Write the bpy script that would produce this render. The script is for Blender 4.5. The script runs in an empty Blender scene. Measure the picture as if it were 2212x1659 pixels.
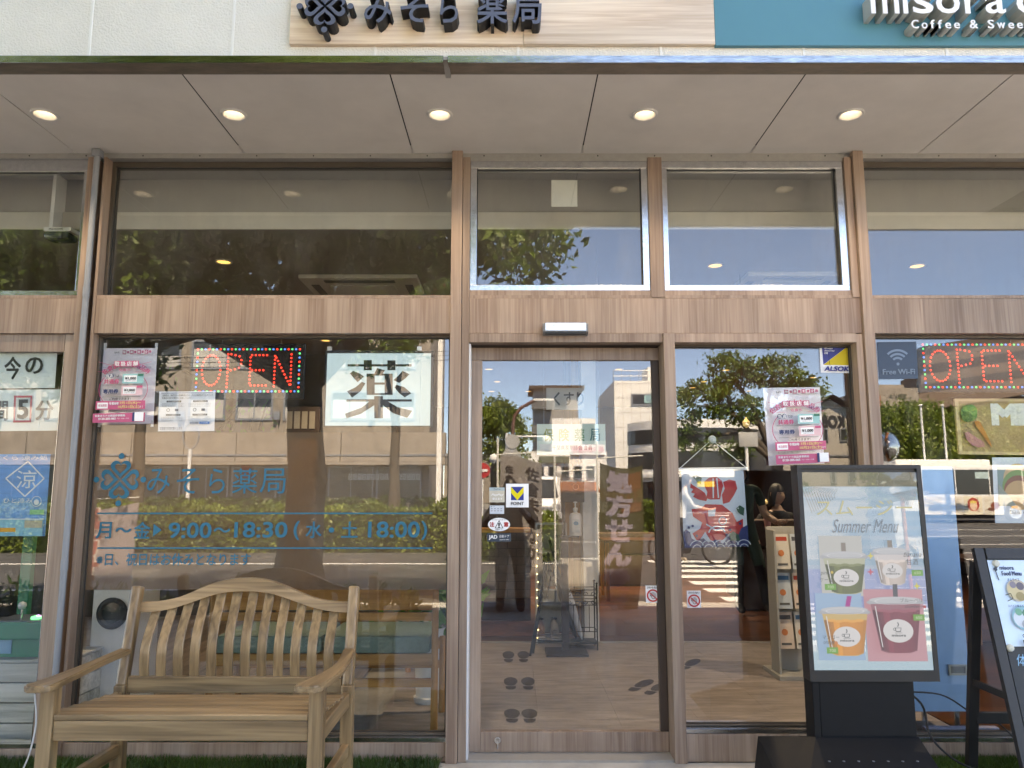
import bpy, bmesh, math, random
import numpy as np
from mathutils import Vector, Matrix
random.seed(7); NR = np.random.RandomState(11)
S = bpy.context.scene; C = S.collection
# ---------------------------------------------------------------- camera, sky, sun, exposure
CAMY, CAMZ, FPX, PITCH = -3.9, 1.28, 1650.0, math.radians(8.07)
cd = bpy.data.cameras.new("camera"); cam = bpy.data.objects.new("camera", cd); C.objects.link(cam)
cam.location = (0, CAMY, CAMZ); cam.rotation_euler = (math.pi/2 + PITCH, 0, 0)
cd.sensor_width = 36; cd.lens = 36*FPX/2212; cd.clip_start = 0.02; cd.clip_end = 2000
S.camera = cam
SUN_EL, SUN_AZ = 57.0, 18.0
w = bpy.data.worlds.new("World"); S.world = w; w.use_nodes = True
nt = w.node_tree; sky = nt.nodes.new("ShaderNodeTexSky"); sky.sky_type = 'NISHITA'
sky.sun_disc = False; sky.sun_elevation = math.radians(SUN_EL); sky.sun_rotation = math.radians(SUN_AZ)
sky.altitude = 0; sky.air_density = 0.6; sky.dust_density = 0.0; sky.ozone_density = 3.5
nt.links.new(sky.outputs[0], nt.nodes["Background"].inputs[0]); nt.nodes["Background"].inputs[1].default_value = 0.15
sl = bpy.data.lights.new("sun", 'SUN'); sun = bpy.data.objects.new("sun", sl); C.objects.link(sun)
sl.energy = 5.0; sl.angle = math.radians(0.55); sl.color = (1, .95, .87)
_e, _a = math.radians(SUN_EL), math.radians(SUN_AZ)
sun.rotation_euler = Vector((math.sin(_a)*math.cos(_e), math.cos(_a)*math.cos(_e), math.sin(_e))).to_track_quat('Z', 'Y').to_euler()
sun.location = (6, 12, 20)
V = S.view_settings; V.view_transform = 'Standard'; V.look = 'None'; V.exposure = 3.08; V.gamma = 1; V.use_curve_mapping = False
V.use_white_balance = True; V.white_balance_temperature = 9400; V.white_balance_tint = 14
cy = S.cycles
cy.use_adaptive_sampling = True; cy.adaptive_threshold = .02
cy.max_bounces = 6; cy.diffuse_bounces = 3; cy.glossy_bounces = 3; cy.transmission_bounces = 4; cy.transparent_max_bounces = 24
cy.caustics_reflective = False; cy.caustics_refractive = False; cy.sample_clamp_indirect = 4.0; cy.use_denoising = True
try: cy.denoiser = 'OPENIMAGEDENOISE'; cy.denoising_input_passes = 'RGB_ALBEDO_NORMAL'
except Exception: pass
# ---------------------------------------------------------------- pixel helpers (survey of the photograph, 2212 px wide)
def _dir(px, py):
    dx = (px-1106)/FPX; dy = (829.5-py)/FPX
    return dx, math.cos(PITCH)-math.sin(PITCH)*dy, math.sin(PITCH)+math.cos(PITCH)*dy
def P(px, py, Y=0.0):
    x, y, z = _dir(px, py); t = (Y-CAMY)/y
    return Vector((x*t, Y, CAMZ+z*t))
def PG(px, py, Z=0.0):
    x, y, z = _dir(px, py); t = (Z-CAMZ)/z
    return Vector((x*t, CAMY+y*t, Z))
def Q(px, py, d):            # a thing seen mirrored in the glass: it really stands at y = -d
    p = P(px, py, d); return Vector((p.x, -d, p.z))
def RC(px0, py0, px1, py1, Y):
    m = (py0+py1)/2; return P(px0, m, Y).x, P(px1, m, Y).x, P(px0, py1, Y).z, P(px0, py0, Y).z
def QR(px0, py0, px1, py1, d): return RC(px0, py0, px1, py1, d)
def sr(r, g, b):
    f = lambda c: (c/255/12.92) if c/255 <= .04045 else ((c/255+.055)/1.055)**2.4
    return (f(r), f(g), f(b))
# ---------------------------------------------------------------- materials
_M = {}
def _new(name):
    m = bpy.data.materials.new(name); m.use_nodes = True; n = m.node_tree
    return m, n, n.nodes["Principled BSDF"]
def N(n, t, **k):
    x = n.nodes.new(t)
    for a, b in k.items(): setattr(x, a, b)
    return x
def mat(name, col, rough=.55, metal=0, var=.12, scale=6, bump=0, bscale=80, stretch=None, spec=.5, coat=0):
    if name in _M: return _M[name]
    m, n, b = _new(name); L = n.links.new
    b.inputs["Roughness"].default_value = rough; b.inputs["Metallic"].default_value = metal
    b.inputs["Specular IOR Level"].default_value = spec; b.inputs["Coat Weight"].default_value = coat
    b.inputs["Base Color"].default_value = (*col, 1)
    if var or bump:
        g = N(n, "ShaderNodeNewGeometry"); mp = N(n, "ShaderNodeMapping")
        L(g.outputs["Position"], mp.inputs[0])
        if stretch: mp.inputs["Scale"].default_value = stretch
    if var:
        no = N(n, "ShaderNodeTexNoise"); no.inputs["Scale"].default_value = scale; no.inputs["Detail"].default_value = 6; no.inputs["Roughness"].default_value = .65
        L(mp.outputs[0], no.inputs[0]); r = N(n, "ShaderNodeMapRange")
        r.inputs[1].default_value = .3; r.inputs[2].default_value = .7; r.inputs[3].default_value = 1-var; r.inputs[4].default_value = 1+var
        L(no.outputs[0], r.inputs[0]); mx = N(n, "ShaderNodeVectorMath", operation='SCALE'); mx.inputs[0].default_value = col
        L(r.outputs[0], mx.inputs["Scale"]); L(mx.outputs[0], b.inputs["Base Color"])
        rr = N(n, "ShaderNodeMapRange"); rr.inputs[3].default_value = max(.02, rough-.1); rr.inputs[4].default_value = min(1, rough+.12)
        L(no.outputs[0], rr.inputs[0]); L(rr.outputs[0], b.inputs["Roughness"])
    if bump:
        n2 = N(n, "ShaderNodeTexNoise"); n2.inputs["Scale"].default_value = bscale; n2.inputs["Detail"].default_value = 3
        L(mp.outputs[0], n2.inputs[0]); bp = N(n, "ShaderNodeBump"); bp.inputs["Strength"].default_value = bump; bp.inputs["Distance"].default_value = .01
        L(n2.outputs[0], bp.inputs["Height"]); L(bp.outputs[0], b.inputs["Normal"])
    _M[name] = m; return m
def wood(name, c0, c1, axis='z', fine=70, rough=.5, band=9, knots=.55, coat=0):
    if name in _M: return _M[name]
    m, n, b = _new(name); L = n.links.new; g = N(n, "ShaderNodeNewGeometry")
    oi = N(n, "ShaderNodeObjectInfo"); rv = N(n, "ShaderNodeVectorMath", operation='SCALE'); rv.inputs[0].default_value = (37, 23, 51); L(oi.outputs["Random"], rv.inputs["Scale"])
    ps = N(n, "ShaderNodeVectorMath", operation='ADD'); L(g.outputs["Position"], ps.inputs[0]); L(rv.outputs[0], ps.inputs[1]); pos = ps.outputs[0]
    def nz(sc, al, det, dist=0):
        mp = N(n, "ShaderNodeMapping"); s = [sc]*3; s['xyz'.index(axis)] = al; mp.inputs["Scale"].default_value = s
        L(pos, mp.inputs[0]); t = N(n, "ShaderNodeTexNoise"); t.inputs["Scale"].default_value = 1
        t.inputs["Detail"].default_value = det; t.inputs["Distortion"].default_value = dist; L(mp.outputs[0], t.inputs[0]); return t.outputs[0]
    f = nz(fine, 2.2, 5, .6); bd = nz(band, .5, 3, .3); kn = nz(band*.35, .8, 3, 1.2)
    mx = N(n, "ShaderNodeMix"); mx.inputs[0].default_value = knots; L(f, mx.inputs[2]); L(bd, mx.inputs[3])
    r = N(n, "ShaderNodeValToRGB"); e = r.color_ramp.elements
    e[0].position = .36; e[0].color = (*c0, 1); e[1].position = .62; e[1].color = (*c1, 1)
    L(mx.outputs[0], r.inputs[0]); b.inputs["Roughness"].default_value = rough
    q1 = N(n, "ShaderNodeMapRange"); q1.inputs[3].default_value = .9; q1.inputs[4].default_value = 1.1; L(oi.outputs["Random"], q1.inputs[0])
    q2 = N(n, "ShaderNodeMapRange"); q2.inputs[1].default_value = .3; q2.inputs[2].default_value = .7; q2.inputs[3].default_value = .84; q2.inputs[4].default_value = 1.12; L(kn, q2.inputs[0])
    q3 = N(n, "ShaderNodeMath", operation='MULTIPLY'); L(q1.outputs[0], q3.inputs[0]); L(q2.outputs[0], q3.inputs[1])
    q4 = N(n, "ShaderNodeVectorMath", operation='SCALE'); L(r.outputs[0], q4.inputs[0]); L(q3.outputs[0], q4.inputs["Scale"]); L(q4.outputs[0], b.inputs["Base Color"])
    b.inputs["Coat Weight"].default_value = coat; b.inputs["Coat Roughness"].default_value = .3
    bp = N(n, "ShaderNodeBump"); bp.inputs["Strength"].default_value = .25; bp.inputs["Distance"].default_value = .002
    L(f, bp.inputs["Height"]); L(bp.outputs[0], b.inputs["Normal"]); _M[name] = m; return m
def emis(name, col, st):
    if name in _M: return _M[name]
    m, n, b = _new(name); b.inputs["Base Color"].default_value = (*[c*.5 for c in col], 1)
    b.inputs["Emission Color"].default_value = (*col, 1); b.inputs["Emission Strength"].default_value = st; _M[name] = m; return m
def glass(name, refl=.11, tint=(.975, .985, .98)):
    if name in _M: return _M[name]
    m, n, b = _new(name); L = n.links.new; n.nodes.remove(b); out = n.nodes["Material Output"]
    lw = N(n, "ShaderNodeLayerWeight"); lw.inputs[0].default_value = .5
    pw = N(n, "ShaderNodeMath", operation='POWER'); pw.inputs[1].default_value = 4; L(lw.outputs["Facing"], pw.inputs[0])
    r = N(n, "ShaderNodeMapRange"); r.inputs[3].default_value = refl; r.inputs[4].default_value = 1; L(pw.outputs[0], r.inputs[0])
    t = N(n, "ShaderNodeBsdfTransparent"); t.inputs[0].default_value = (*tint, 1)
    gl = N(n, "ShaderNodeBsdfGlossy"); gl.inputs["Roughness"].default_value = 0.0; gl.inputs[0].default_value = (.97, .98, 1, 1)
    no = N(n, "ShaderNodeTexNoise"); no.inputs["Scale"].default_value = 1.3; g = N(n, "ShaderNodeNewGeometry"); L(g.outputs["Position"], no.inputs[0])
    bp = N(n, "ShaderNodeBump"); bp.inputs["Strength"].default_value = .0025; bp.inputs["Distance"].default_value = .05
    L(no.outputs[0], bp.inputs["Height"]); L(bp.outputs[0], gl.inputs["Normal"])
    mx = N(n, "ShaderNodeMixShader"); L(r.outputs[0], mx.inputs[0]); L(t.outputs[0], mx.inputs[1]); L(gl.outputs[0], mx.inputs[2])
    mp2 = N(n, "ShaderNodeMapping"); mp2.inputs["Scale"].default_value = (5, 5, 1.6); L(g.outputs["Position"], mp2.inputs[0]); n3 = N(n, "ShaderNodeTexNoise"); n3.inputs["Scale"].default_value = 1.4; n3.inputs["Detail"].default_value = 8; n3.inputs["Roughness"].default_value = .7; L(mp2.outputs[0], n3.inputs[0])
    r3 = N(n, "ShaderNodeMapRange"); r3.inputs[1].default_value = .48; r3.inputs[2].default_value = .8; r3.inputs[3].default_value = 0; r3.inputs[4].default_value = .05; L(n3.outputs[0], r3.inputs[0])
    df = N(n, "ShaderNodeBsdfDiffuse"); df.inputs[0].default_value = (.6, .58, .54, 1); m3 = N(n, "ShaderNodeMixShader"); L(r3.outputs[0], m3.inputs[0]); L(mx.outputs[0], m3.inputs[1]); L(df.outputs[0], m3.inputs[2]); L(m3.outputs[0], out.inputs[0])
    _M[name] = m; return m
def sheet(name, col, opac, transl=.5, rough=.4):      # a thin see-through sheet (film, cloth)
    if name in _M: return _M[name]
    m, n, b = _new(name); L = n.links.new; n.nodes.remove(b); out = n.nodes["Material Output"]
    d = N(n, "ShaderNodeBsdfDiffuse"); d.inputs[0].default_value = (*col, 1); tr = N(n, "ShaderNodeBsdfTranslucent"); tr.inputs[0].default_value = (*col, 1)
    a = N(n, "ShaderNodeMixShader"); a.inputs[0].default_value = transl; L(d.outputs[0], a.inputs[1]); L(tr.outputs[0], a.inputs[2])
    t = N(n, "ShaderNodeBsdfTransparent"); mx = N(n, "ShaderNodeMixShader"); mx.inputs[0].default_value = opac
    L(t.outputs[0], mx.inputs[1]); L(a.outputs[0], mx.inputs[2]); L(mx.outputs[0], out.inputs[0]); _M[name] = m; return m
def leafmat(name, c0, c1, tr=.35):
    if name in _M: return _M[name]
    m, n, b = _new(name); L = n.links.new; out = n.nodes["Material Output"]
    g = N(n, "ShaderNodeNewGeometry"); no = N(n, "ShaderNodeTexNoise"); no.inputs["Scale"].default_value = 1.7; no.inputs["Detail"].default_value = 5
    L(g.outputs["Position"], no.inputs[0]); r = N(n, "ShaderNodeValToRGB"); e = r.color_ramp.elements
    e[0].position = .35; e[0].color = (*c0, 1); e[1].position = .65; e[1].color = (*c1, 1); L(no.outputs[0], r.inputs[0])
    L(r.outputs[0], b.inputs["Base Color"]); b.inputs["Roughness"].default_value = .45; b.inputs["Specular IOR Level"].default_value = .35
    t = N(n, "ShaderNodeBsdfTranslucent"); mu = N(n, "ShaderNodeVectorMath", operation='MULTIPLY'); mu.inputs[1].default_value = (1.5, 1.7, .6)
    L(r.outputs[0], mu.inputs[0]); L(mu.outputs[0], t.inputs[0]); mx = N(n, "ShaderNodeMixShader"); mx.inputs[0].default_value = tr
    L(b.outputs[0], mx.inputs[1]); L(t.outputs[0], mx.inputs[2]); L(mx.outputs[0], out.inputs[0]); _M[name] = m; return m
def flat(r, g, b, rough=.6):                          # printed colour given as seen on white paper
    k = "print_%02x%02x%02x" % (r, g, b)
    return mat(k, tuple(.82*c for c in sr(r, g, b)), rough, var=0)
# ---------------------------------------------------------------- mesh builder
_T = {}; _W = {}
def bold(s, off):                                      # shifts that thicken a stroke: (du, dv, layer)
    if off <= .012: return [(0, 0, 0)]
    glyphs(s); w_, h_ = _W[(s, 0)]; a, b = off*1.1/w_, off*.8/h_
    return [(-a, -b, 0), (a, -b, 1), (-a, b, 2), (a, b, 3), (0, 0, 4)]
def glyphs(s, off=0):
    off = 0 if off > .012 else off
    k = (s, off)
    if k not in _T:
        c = bpy.data.curves.new("t", 'FONT'); c.body = s; c.resolution_u = 3; c.offset = off
        o = bpy.data.objects.new("t", c); me = o.to_mesh()
        v = [(q.co.x, q.co.y) for q in me.vertices]; f = [tuple(q.vertices) for q in me.polygons]
        o.to_mesh_clear(); bpy.data.objects.remove(o); bpy.data.curves.remove(c)
        if v:
            x0 = min(a[0] for a in v); x1 = max(a[0] for a in v); y0 = min(a[1] for a in v); y1 = max(a[1] for a in v)
            v = [((a-x0)/max(x1-x0, 1e-6), (b-y0)/max(y1-y0, 1e-6)) for a, b in v]
        else: x0 = y0 = 0; x1 = y1 = 1
        _T[k] = (v, f, (x1-x0)/max(y1-y0, 1e-6)); _W[k] = (max(x1-x0, .2), max(y1-y0, .2))
    return _T[k]
class MB:
    def __init__(s): s.v = []; s.f = []; s.mi = []; s.ms = []
    def add(s, vs, fs, m):
        if m not in s.ms: s.ms.append(m)
        k = s.ms.index(m); n = len(s.v); s.v += [tuple(a) for a in vs]
        for f in fs: s.f.append(tuple(i+n for i in f)); s.mi.append(k)
        return s
    def box(s, x0, x1, y0, y1, z0, z1, m, bev=0, M=None):
        if bev:
            b = bmesh.new(); bmesh.ops.create_cube(b, size=1)
            for q in b.verts: q.co = Vector(((x0+x1)/2+q.co.x*(x1-x0), (y0+y1)/2+q.co.y*(y1-y0), (z0+z1)/2+q.co.z*(z1-z0)))
            bmesh.ops.bevel(b, geom=b.edges[:], offset=bev, segments=2, affect='EDGES', profile=.6)
            b.verts.index_update(); vs = [q.co.copy() for q in b.verts]; fs = [[q.index for q in f.verts] for f in b.faces]; b.free()
        else:
            vs = [Vector((x, y, z)) for z in (z0, z1) for y in (y0, y1) for x in (x0, x1)]
            fs = [(0, 2, 3, 1), (4, 5, 7, 6), (0, 1, 5, 4), (2, 6, 7, 3), (0, 4, 6, 2), (1, 3, 7, 5)]
        if M: vs = [M @ q for q in vs]
        return s.add(vs, fs, m)
    def bar(s, p, q, wd, th, m, up=(0, 0, 1), bev=0):      # a rectangular bar from p to q
        p = Vector(p); q = Vector(q); d = q-p; l = d.length; z = d.normalized(); x = Vector(up).cross(z)
        if x.length < 1e-4: x = Vector((1, 0, 0)).cross(z)
        x.normalize(); y = z.cross(x); M = Matrix((x, y, z)).transposed().to_4x4(); M.translation = p
        return s.box(-wd/2, wd/2, -th/2, th/2, 0, l, m, bev, M)
    def tube(s, pts, r, m, n=8, cap=True):
        pts = [Vector(p) for p in pts]; vs = []; fs = []; rs = r if isinstance(r, (list, tuple)) else [r]*len(pts)
        ref = Vector((.13, .9, .31)).normalized()
        for i, p in enumerate(pts):
            t = (pts[min(i+1, len(pts)-1)]-pts[max(i-1, 0)]).normalized(); a = t.cross(ref)
            if a.length < 1e-3: a = t.cross(Vector((1, 0, 0)))
            a.normalize(); b = t.cross(a)
            vs += [p+(a*math.cos(2*math.pi*k/n)+b*math.sin(2*math.pi*k/n))*rs[i] for k in range(n)]
            if i: fs += [((i-1)*n+k, (i-1)*n+(k+1) % n, i*n+(k+1) % n, i*n+k) for k in range(n)]
        if cap: fs += [tuple(range(n))[::-1], tuple((len(pts)-1)*n+k for k in range(n))]
        return s.add(vs, fs, m)
    def cyl(s, p, q, r, m, n=16, r2=None): return s.tube([p, q], [r, r if r2 is None else r2], m, n)
    def lathe(s, prof, c, m, n=20, axis='z'):
        vs = []; fs = []; c = Vector(c)
        for i, (r, h) in enumerate(prof):
            for k in range(n):
                a = 2*math.pi*k/n; u, v = r*math.cos(a), r*math.sin(a)
                vs.append(c+Vector({'z': (u, v, h), 'y': (u, h, v), 'x': (h, u, v)}[axis]))
            if i: fs += [((i-1)*n+k, (i-1)*n+(k+1) % n, i*n+(k+1) % n, i*n+k) for k in range(n)]
        return s.add(vs, fs, m)
    def prism(s, pts, y0, y1, m):                          # outline in x,z pushed through y
        n = len(pts); vs = [(a, y0, b) for a, b in pts]+[(a, y1, b) for a, b in pts]
        fs = [tuple(range(n))]+[tuple(range(n, 2*n))[::-1]]+[(k, (k+1) % n, n+(k+1) % n, n+k) for k in range(n)]
        return s.add(vs, fs, m)
    def poly(s, pts, m): return s.add(pts, [tuple(range(len(pts)))], m)
    def rect(s, x0, x1, z0, z1, y, m): return s.poly([(x0, y, z0), (x1, y, z0), (x1, y, z1), (x0, y, z1)], m)
    def disc(s, cx, cz, rx, rz, y, m, n=24): return s.poly([(cx+rx*math.cos(2*math.pi*k/n), y, cz+rz*math.sin(2*math.pi*k/n)) for k in range(n)], m)
    def ring(s, cx, cz, r0, r1, y, m, n=28, a0=0, a1=2*math.pi, sq=1):
        vs = []; fs = []
        for k in range(n+1):
            a = a0+(a1-a0)*k/n
            vs += [(cx+r0*math.cos(a), y, cz+r0*math.sin(a)*sq), (cx+r1*math.cos(a), y, cz+r1*math.sin(a)*sq)]
            if k: fs.append((2*k-2, 2*k-1, 2*k+1, 2*k))
        return s.add(vs, fs, m)
    def text(s, t, x0, x1, z0, z1, y, m, off=0, mirror=False, depth=0, shear=0, fit=False):
        if off > .012:
            for du, dv, k in bold(t, off): s.text(t, x0+du*(x1-x0)*(-1 if mirror else 1), x1+du*(x1-x0)*(-1 if mirror else 1), z0+dv*(z1-z0), z1+dv*(z1-z0), y-.00012*k*(-1 if mirror else 1), m, 0, mirror, depth, shear, fit)
            return s
        v, f, asp = glyphs(t, off)
        if fit:                                            # keep the letters' own width, centred
            wd = min(x1-x0, asp*(z1-z0)); c = (x0+x1)/2; x0, x1 = c-wd/2, c+wd/2
        vs = [((x1-a*(x1-x0)) if mirror else (x0+a*(x1-x0))+b*shear*(z1-z0), y, z0+b*(z1-z0)) for a, b in v]
        if not depth: return s.add(vs, f, m)
        n = len(vs); e = {}
        for q in f:
            for i in range(len(q)):
                a, b = q[i], q[(i+1) % len(q)]; e[(a, b)] = 1
        side = [(a, b, b+n, a+n) for (a, b) in e if (b, a) not in e]
        return s.add(vs+[(a, y+depth, c) for a, b, c in vs], list(f)+side, m)
    def vtext(s, t, x0, x1, z0, z1, y, m, off=0, gap=.08, mirror=False):   # a column of upright letters
        h = (z1-z0)/len(t)
        for k, ch in enumerate(t): s.text(ch, x0, x1, z1-h*(k+1)+h*gap, z1-h*k-h*gap, y, m, off, mirror)
        return s
    def build(s, name, parent=None, smooth=False, M=None):
        me = bpy.data.meshes.new(name); L = Vector((0, 0, 0))
        vs = [Vector(q) for q in s.v]
        if M: vs = [M @ q for q in vs]
        if parent is not None: L = wloc(parent)
        elif vs:
            xs = [q.x for q in vs]; ys = [q.y for q in vs]; L = Vector(((min(xs)+max(xs))/2, (min(ys)+max(ys))/2, min(q.z for q in vs)))
        me.from_pydata([tuple(q-L) for q in vs], [], s.f)
        for q in s.ms: me.materials.append(q)
        me.polygons.foreach_set("material_index", s.mi)
        if smooth: me.polygons.foreach_set("use_smooth", [True]*len(s.f))
        me.update(); o = bpy.data.objects.new(name, me); C.objects.link(o)
        if parent is not None: o.parent = parent; o.location = (0, 0, 0)
        else: o.location = L
        o["_w"] = list(L); return o
def wloc(o):
    return Vector(o["_w"])
def tag(o, label=None, cat=None, group=None, kind=None):
    if label: o["label"] = label
    if cat: o["category"] = cat
    if group: o["group"] = group
    if kind: o["kind"] = kind
    return o
def thing(name, label, cat, loc, group=None):
    o = bpy.data.objects.new(name, None); C.objects.link(o); o.location = loc; o["_w"] = list(loc); o.empty_display_size = .1
    return tag(o, label, cat, group)
def bx(name, parent, x0, x1, y0, y1, z0, z1, m, bev=0):
    return MB().box(x0, x1, y0, y1, z0, z1, m, bev).build(name, parent)
def auto_smooth(o, ang=40):
    me = o.data; me.polygons.foreach_set("use_smooth", [True]*len(me.polygons))
    b = bmesh.new(); b.from_mesh(me)
    for e in b.edges: e.smooth = len(e.link_faces) == 2 and e.calc_face_angle(0) < math.radians(ang)
    b.to_mesh(me); b.free(); return o
def clone(o, d, parent=None, label=None):
    c = o.copy(); C.objects.link(c); c.parent = parent
    if parent is None: c.location = Vector(o.location)+Vector(d); c["_w"] = list(Vector(o["_w"])+Vector(d))
    else: c["_w"] = list(parent["_w"])
    if label: c["label"] = label
    for k in o.children: clone(k, (0, 0, 0), c)
    return c
# ================================================================ materials of the shop
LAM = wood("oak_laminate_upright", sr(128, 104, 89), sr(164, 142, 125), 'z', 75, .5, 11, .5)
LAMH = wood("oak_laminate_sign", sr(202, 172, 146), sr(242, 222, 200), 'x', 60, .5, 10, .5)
ALC = mat("white_textured_panel", (.80, .775, .72), .8, var=.04, scale=5, bump=.5, bscale=120)
SOF = mat("grey_soffit_board", (.66, .615, .56), .75, var=.08, scale=2.2)
ALU = mat("mill_aluminium", (.62, .63, .64), .2, 1, var=.12, scale=40, bump=.05, bscale=300)
ALUD = mat("grey_aluminium", (.36, .345, .32), .4, .3, var=.08, scale=30)
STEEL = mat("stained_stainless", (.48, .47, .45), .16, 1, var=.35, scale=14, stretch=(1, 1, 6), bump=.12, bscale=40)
STEELU = mat("stained_under_reflection", (.20, .16, .13), .42, .7, var=.45, scale=9, stretch=(1, 1.5, 4), bump=.1, bscale=50)  # stained underside; brown reflection of soffit and ground is put into the colour
DARK = mat("dark_gap", (.02, .018, .016), .8, var=0)
GASK = mat("black_gasket", (.03, .03, .03), .6, var=0)
GLZ = glass("window_glass", .066)
GLD = glass("door_glass", .06)
CONC = mat("grey_concrete", (.33, .32, .30), .85, var=.25, scale=4, bump=.35, bscale=60)
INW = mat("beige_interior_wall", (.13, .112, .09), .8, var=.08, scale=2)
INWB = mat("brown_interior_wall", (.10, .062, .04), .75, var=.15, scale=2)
CEIL = mat("grey_interior_ceiling", (.34, .32, .29), .8, var=.04, scale=2)
WHT = mat("white_paint", (.74, .73, .70), .55, var=.05, scale=5)
# ================================================================ shop building
shop = thing("shop_building", "oak laminate shopfront building with white panel fascia and grey soffit", "building", (0, .05, 0))
SZ = 3.083; XL, XR = -3.4, 3.4
wallp = bx("fascia_backing", shop, -7, 7, -.899, .3, SZ+.08, 6.3, WHT)
jx = P(505, 60, -.9).x; k0 = -6
for i in range(-9, 14):
    a = jx+i*.603; 
    if a > 6.2 or a < -6.4: continue
    bx("wall_panel", shop, a+.003, a+.600, -.907+.0006*((i*7) % 3), -.8995, 3.072, 4.4, ALC, .003)
for i in range(-9, 14):
    a = jx+i*.603
    if -6.4 < a < 6.2: bx("joint_seal", shop, a-.006, a+.006, -.9095, -.8995, 3.073, 4.4, mat("seal_white", (.84, .83, .80), .6, var=.03), .002)
bx("upper_wall", shop, -6.9, 6.9, -.895, -.873, 4.41, 6.28, ALC)
bx("roof_slab", shop, -7, 7, -.86, 9.6, 6.3, 6.45, CONC)
for n_, (xa, xb) in enumerate(((-7, P(957, 128, -.97).x), (P(967, 128, -.97).x, 7))):
    t = MB(); pr = [(-.97, 3.033), (-.97, 3.066), (-.885, 3.071), (-.885, 3.078), (-.80, 3.0815)]
    for i in range(4):
        (ya, za), (yb, zb) = pr[i], pr[i+1]
    t.add([(xa, -.97, 3.034), (xb, -.97, 3.034), (xb, -.97, 3.064), (xa, -.97, 3.064)], [(0, 1, 2, 3)], STEEL)
    t.add([(xa, -.97, 3.064), (xb, -.97, 3.064), (xb, -.9, 3.0705), (xa, -.9, 3.0705)], [(0, 1, 2, 3)], ALUD)
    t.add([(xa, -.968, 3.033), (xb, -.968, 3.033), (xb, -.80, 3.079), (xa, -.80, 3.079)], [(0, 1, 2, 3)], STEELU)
    t.add([(xa, -.97, 3.034), (xb, -.97, 3.034), (xb, -.968, 3.033), (xa, -.968, 3.033)], [(0, 1, 2, 3)], STEEL)
    t.build("drip_trim", shop)
bx("trim_joint", shop, P(956, 128, -.97).x, P(968, 128, -.97).x, -.962, -.82, 3.05, 3.064, ALUD)
sj = [P(530, 332, 0).x+.905*k for k in range(-3, 6)]
LP = [PG(a, 247, SZ) for a in (97, 505, 950, 1393, 1838)]
def holed(x0, x1, y0, y1, z, c, r, m):                 # a board with a round cut-out
    angs = sorted({2*math.pi*k/28 for k in range(28)} | {math.atan2(y-c.y, x-c.x) % (2*math.pi) for x in (x0, x1) for y in (y0, y1)})
    n = len(angs); vs = []
    for a in angs:
        u, v = math.cos(a), math.sin(a); vs.append((c.x+r*u, c.y+r*v, z))
    for a in angs:
        u, v = math.cos(a), math.sin(a); ts = []
        if abs(u) > 1e-9: ts.append(((x1 if u > 0 else x0)-c.x)/u)
        if abs(v) > 1e-9: ts.append(((y1 if v > 0 else y0)-c.y)/v)
        t = min(ts); vs.append((c.x+t*u, c.y+t*v, z))
    return MB().add(vs, [(k, (k+1) % n, n+(k+1) % n, n+k) for k in range(n)], m)
for a, b in zip(sj[:-1], sj[1:]):
    h = [p for p in LP if a+.06 < p.x < b-.06]
    if h: holed(a+.003, b-.003, -.80, .02, SZ, h[0], .0485, SOF).build("soffit_panel", shop)
    else: bx("soffit_panel", shop, a+.003, b-.003, -.80, .02, SZ, SZ+.012, SOF)
bx("soffit_backing", shop, -6.9, 6.9, -.86, .02, SZ+.06, SZ+.07, DARK)
bx("head_rail", shop, XL, XR, -.012, .075, 3.055, SZ-.001, ALUD)
hs = MB()
for k in range(22): hs.cyl((-3.2+k*.305, -.0125, 3.068), (-3.2+k*.305, -.0145, 3.068), .004, DARK, 6)
hs.build("rail_screws", shop)["kind"] = "stuff"
# posts
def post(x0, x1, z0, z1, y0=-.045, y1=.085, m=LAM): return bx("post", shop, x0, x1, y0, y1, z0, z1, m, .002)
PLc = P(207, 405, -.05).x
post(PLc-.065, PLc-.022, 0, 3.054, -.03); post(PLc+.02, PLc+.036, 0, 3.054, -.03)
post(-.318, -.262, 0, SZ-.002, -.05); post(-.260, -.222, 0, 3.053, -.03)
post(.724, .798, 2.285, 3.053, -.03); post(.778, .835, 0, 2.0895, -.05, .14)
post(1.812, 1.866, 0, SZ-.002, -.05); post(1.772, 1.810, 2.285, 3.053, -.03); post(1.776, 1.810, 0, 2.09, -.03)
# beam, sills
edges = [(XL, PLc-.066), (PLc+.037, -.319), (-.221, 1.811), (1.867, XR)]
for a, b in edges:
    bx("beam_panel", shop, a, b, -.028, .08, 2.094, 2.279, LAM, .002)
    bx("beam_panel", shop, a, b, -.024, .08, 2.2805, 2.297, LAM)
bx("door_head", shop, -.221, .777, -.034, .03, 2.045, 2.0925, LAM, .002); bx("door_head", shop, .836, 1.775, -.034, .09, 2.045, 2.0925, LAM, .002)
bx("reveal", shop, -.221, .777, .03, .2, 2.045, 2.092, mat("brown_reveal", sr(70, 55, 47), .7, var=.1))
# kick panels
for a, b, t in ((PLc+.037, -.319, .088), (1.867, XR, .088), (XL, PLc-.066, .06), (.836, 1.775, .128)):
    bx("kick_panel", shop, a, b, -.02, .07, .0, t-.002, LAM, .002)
    bx("sill_rail", shop, a, b, -.012, .062, t, t+.018, ALU)
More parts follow.
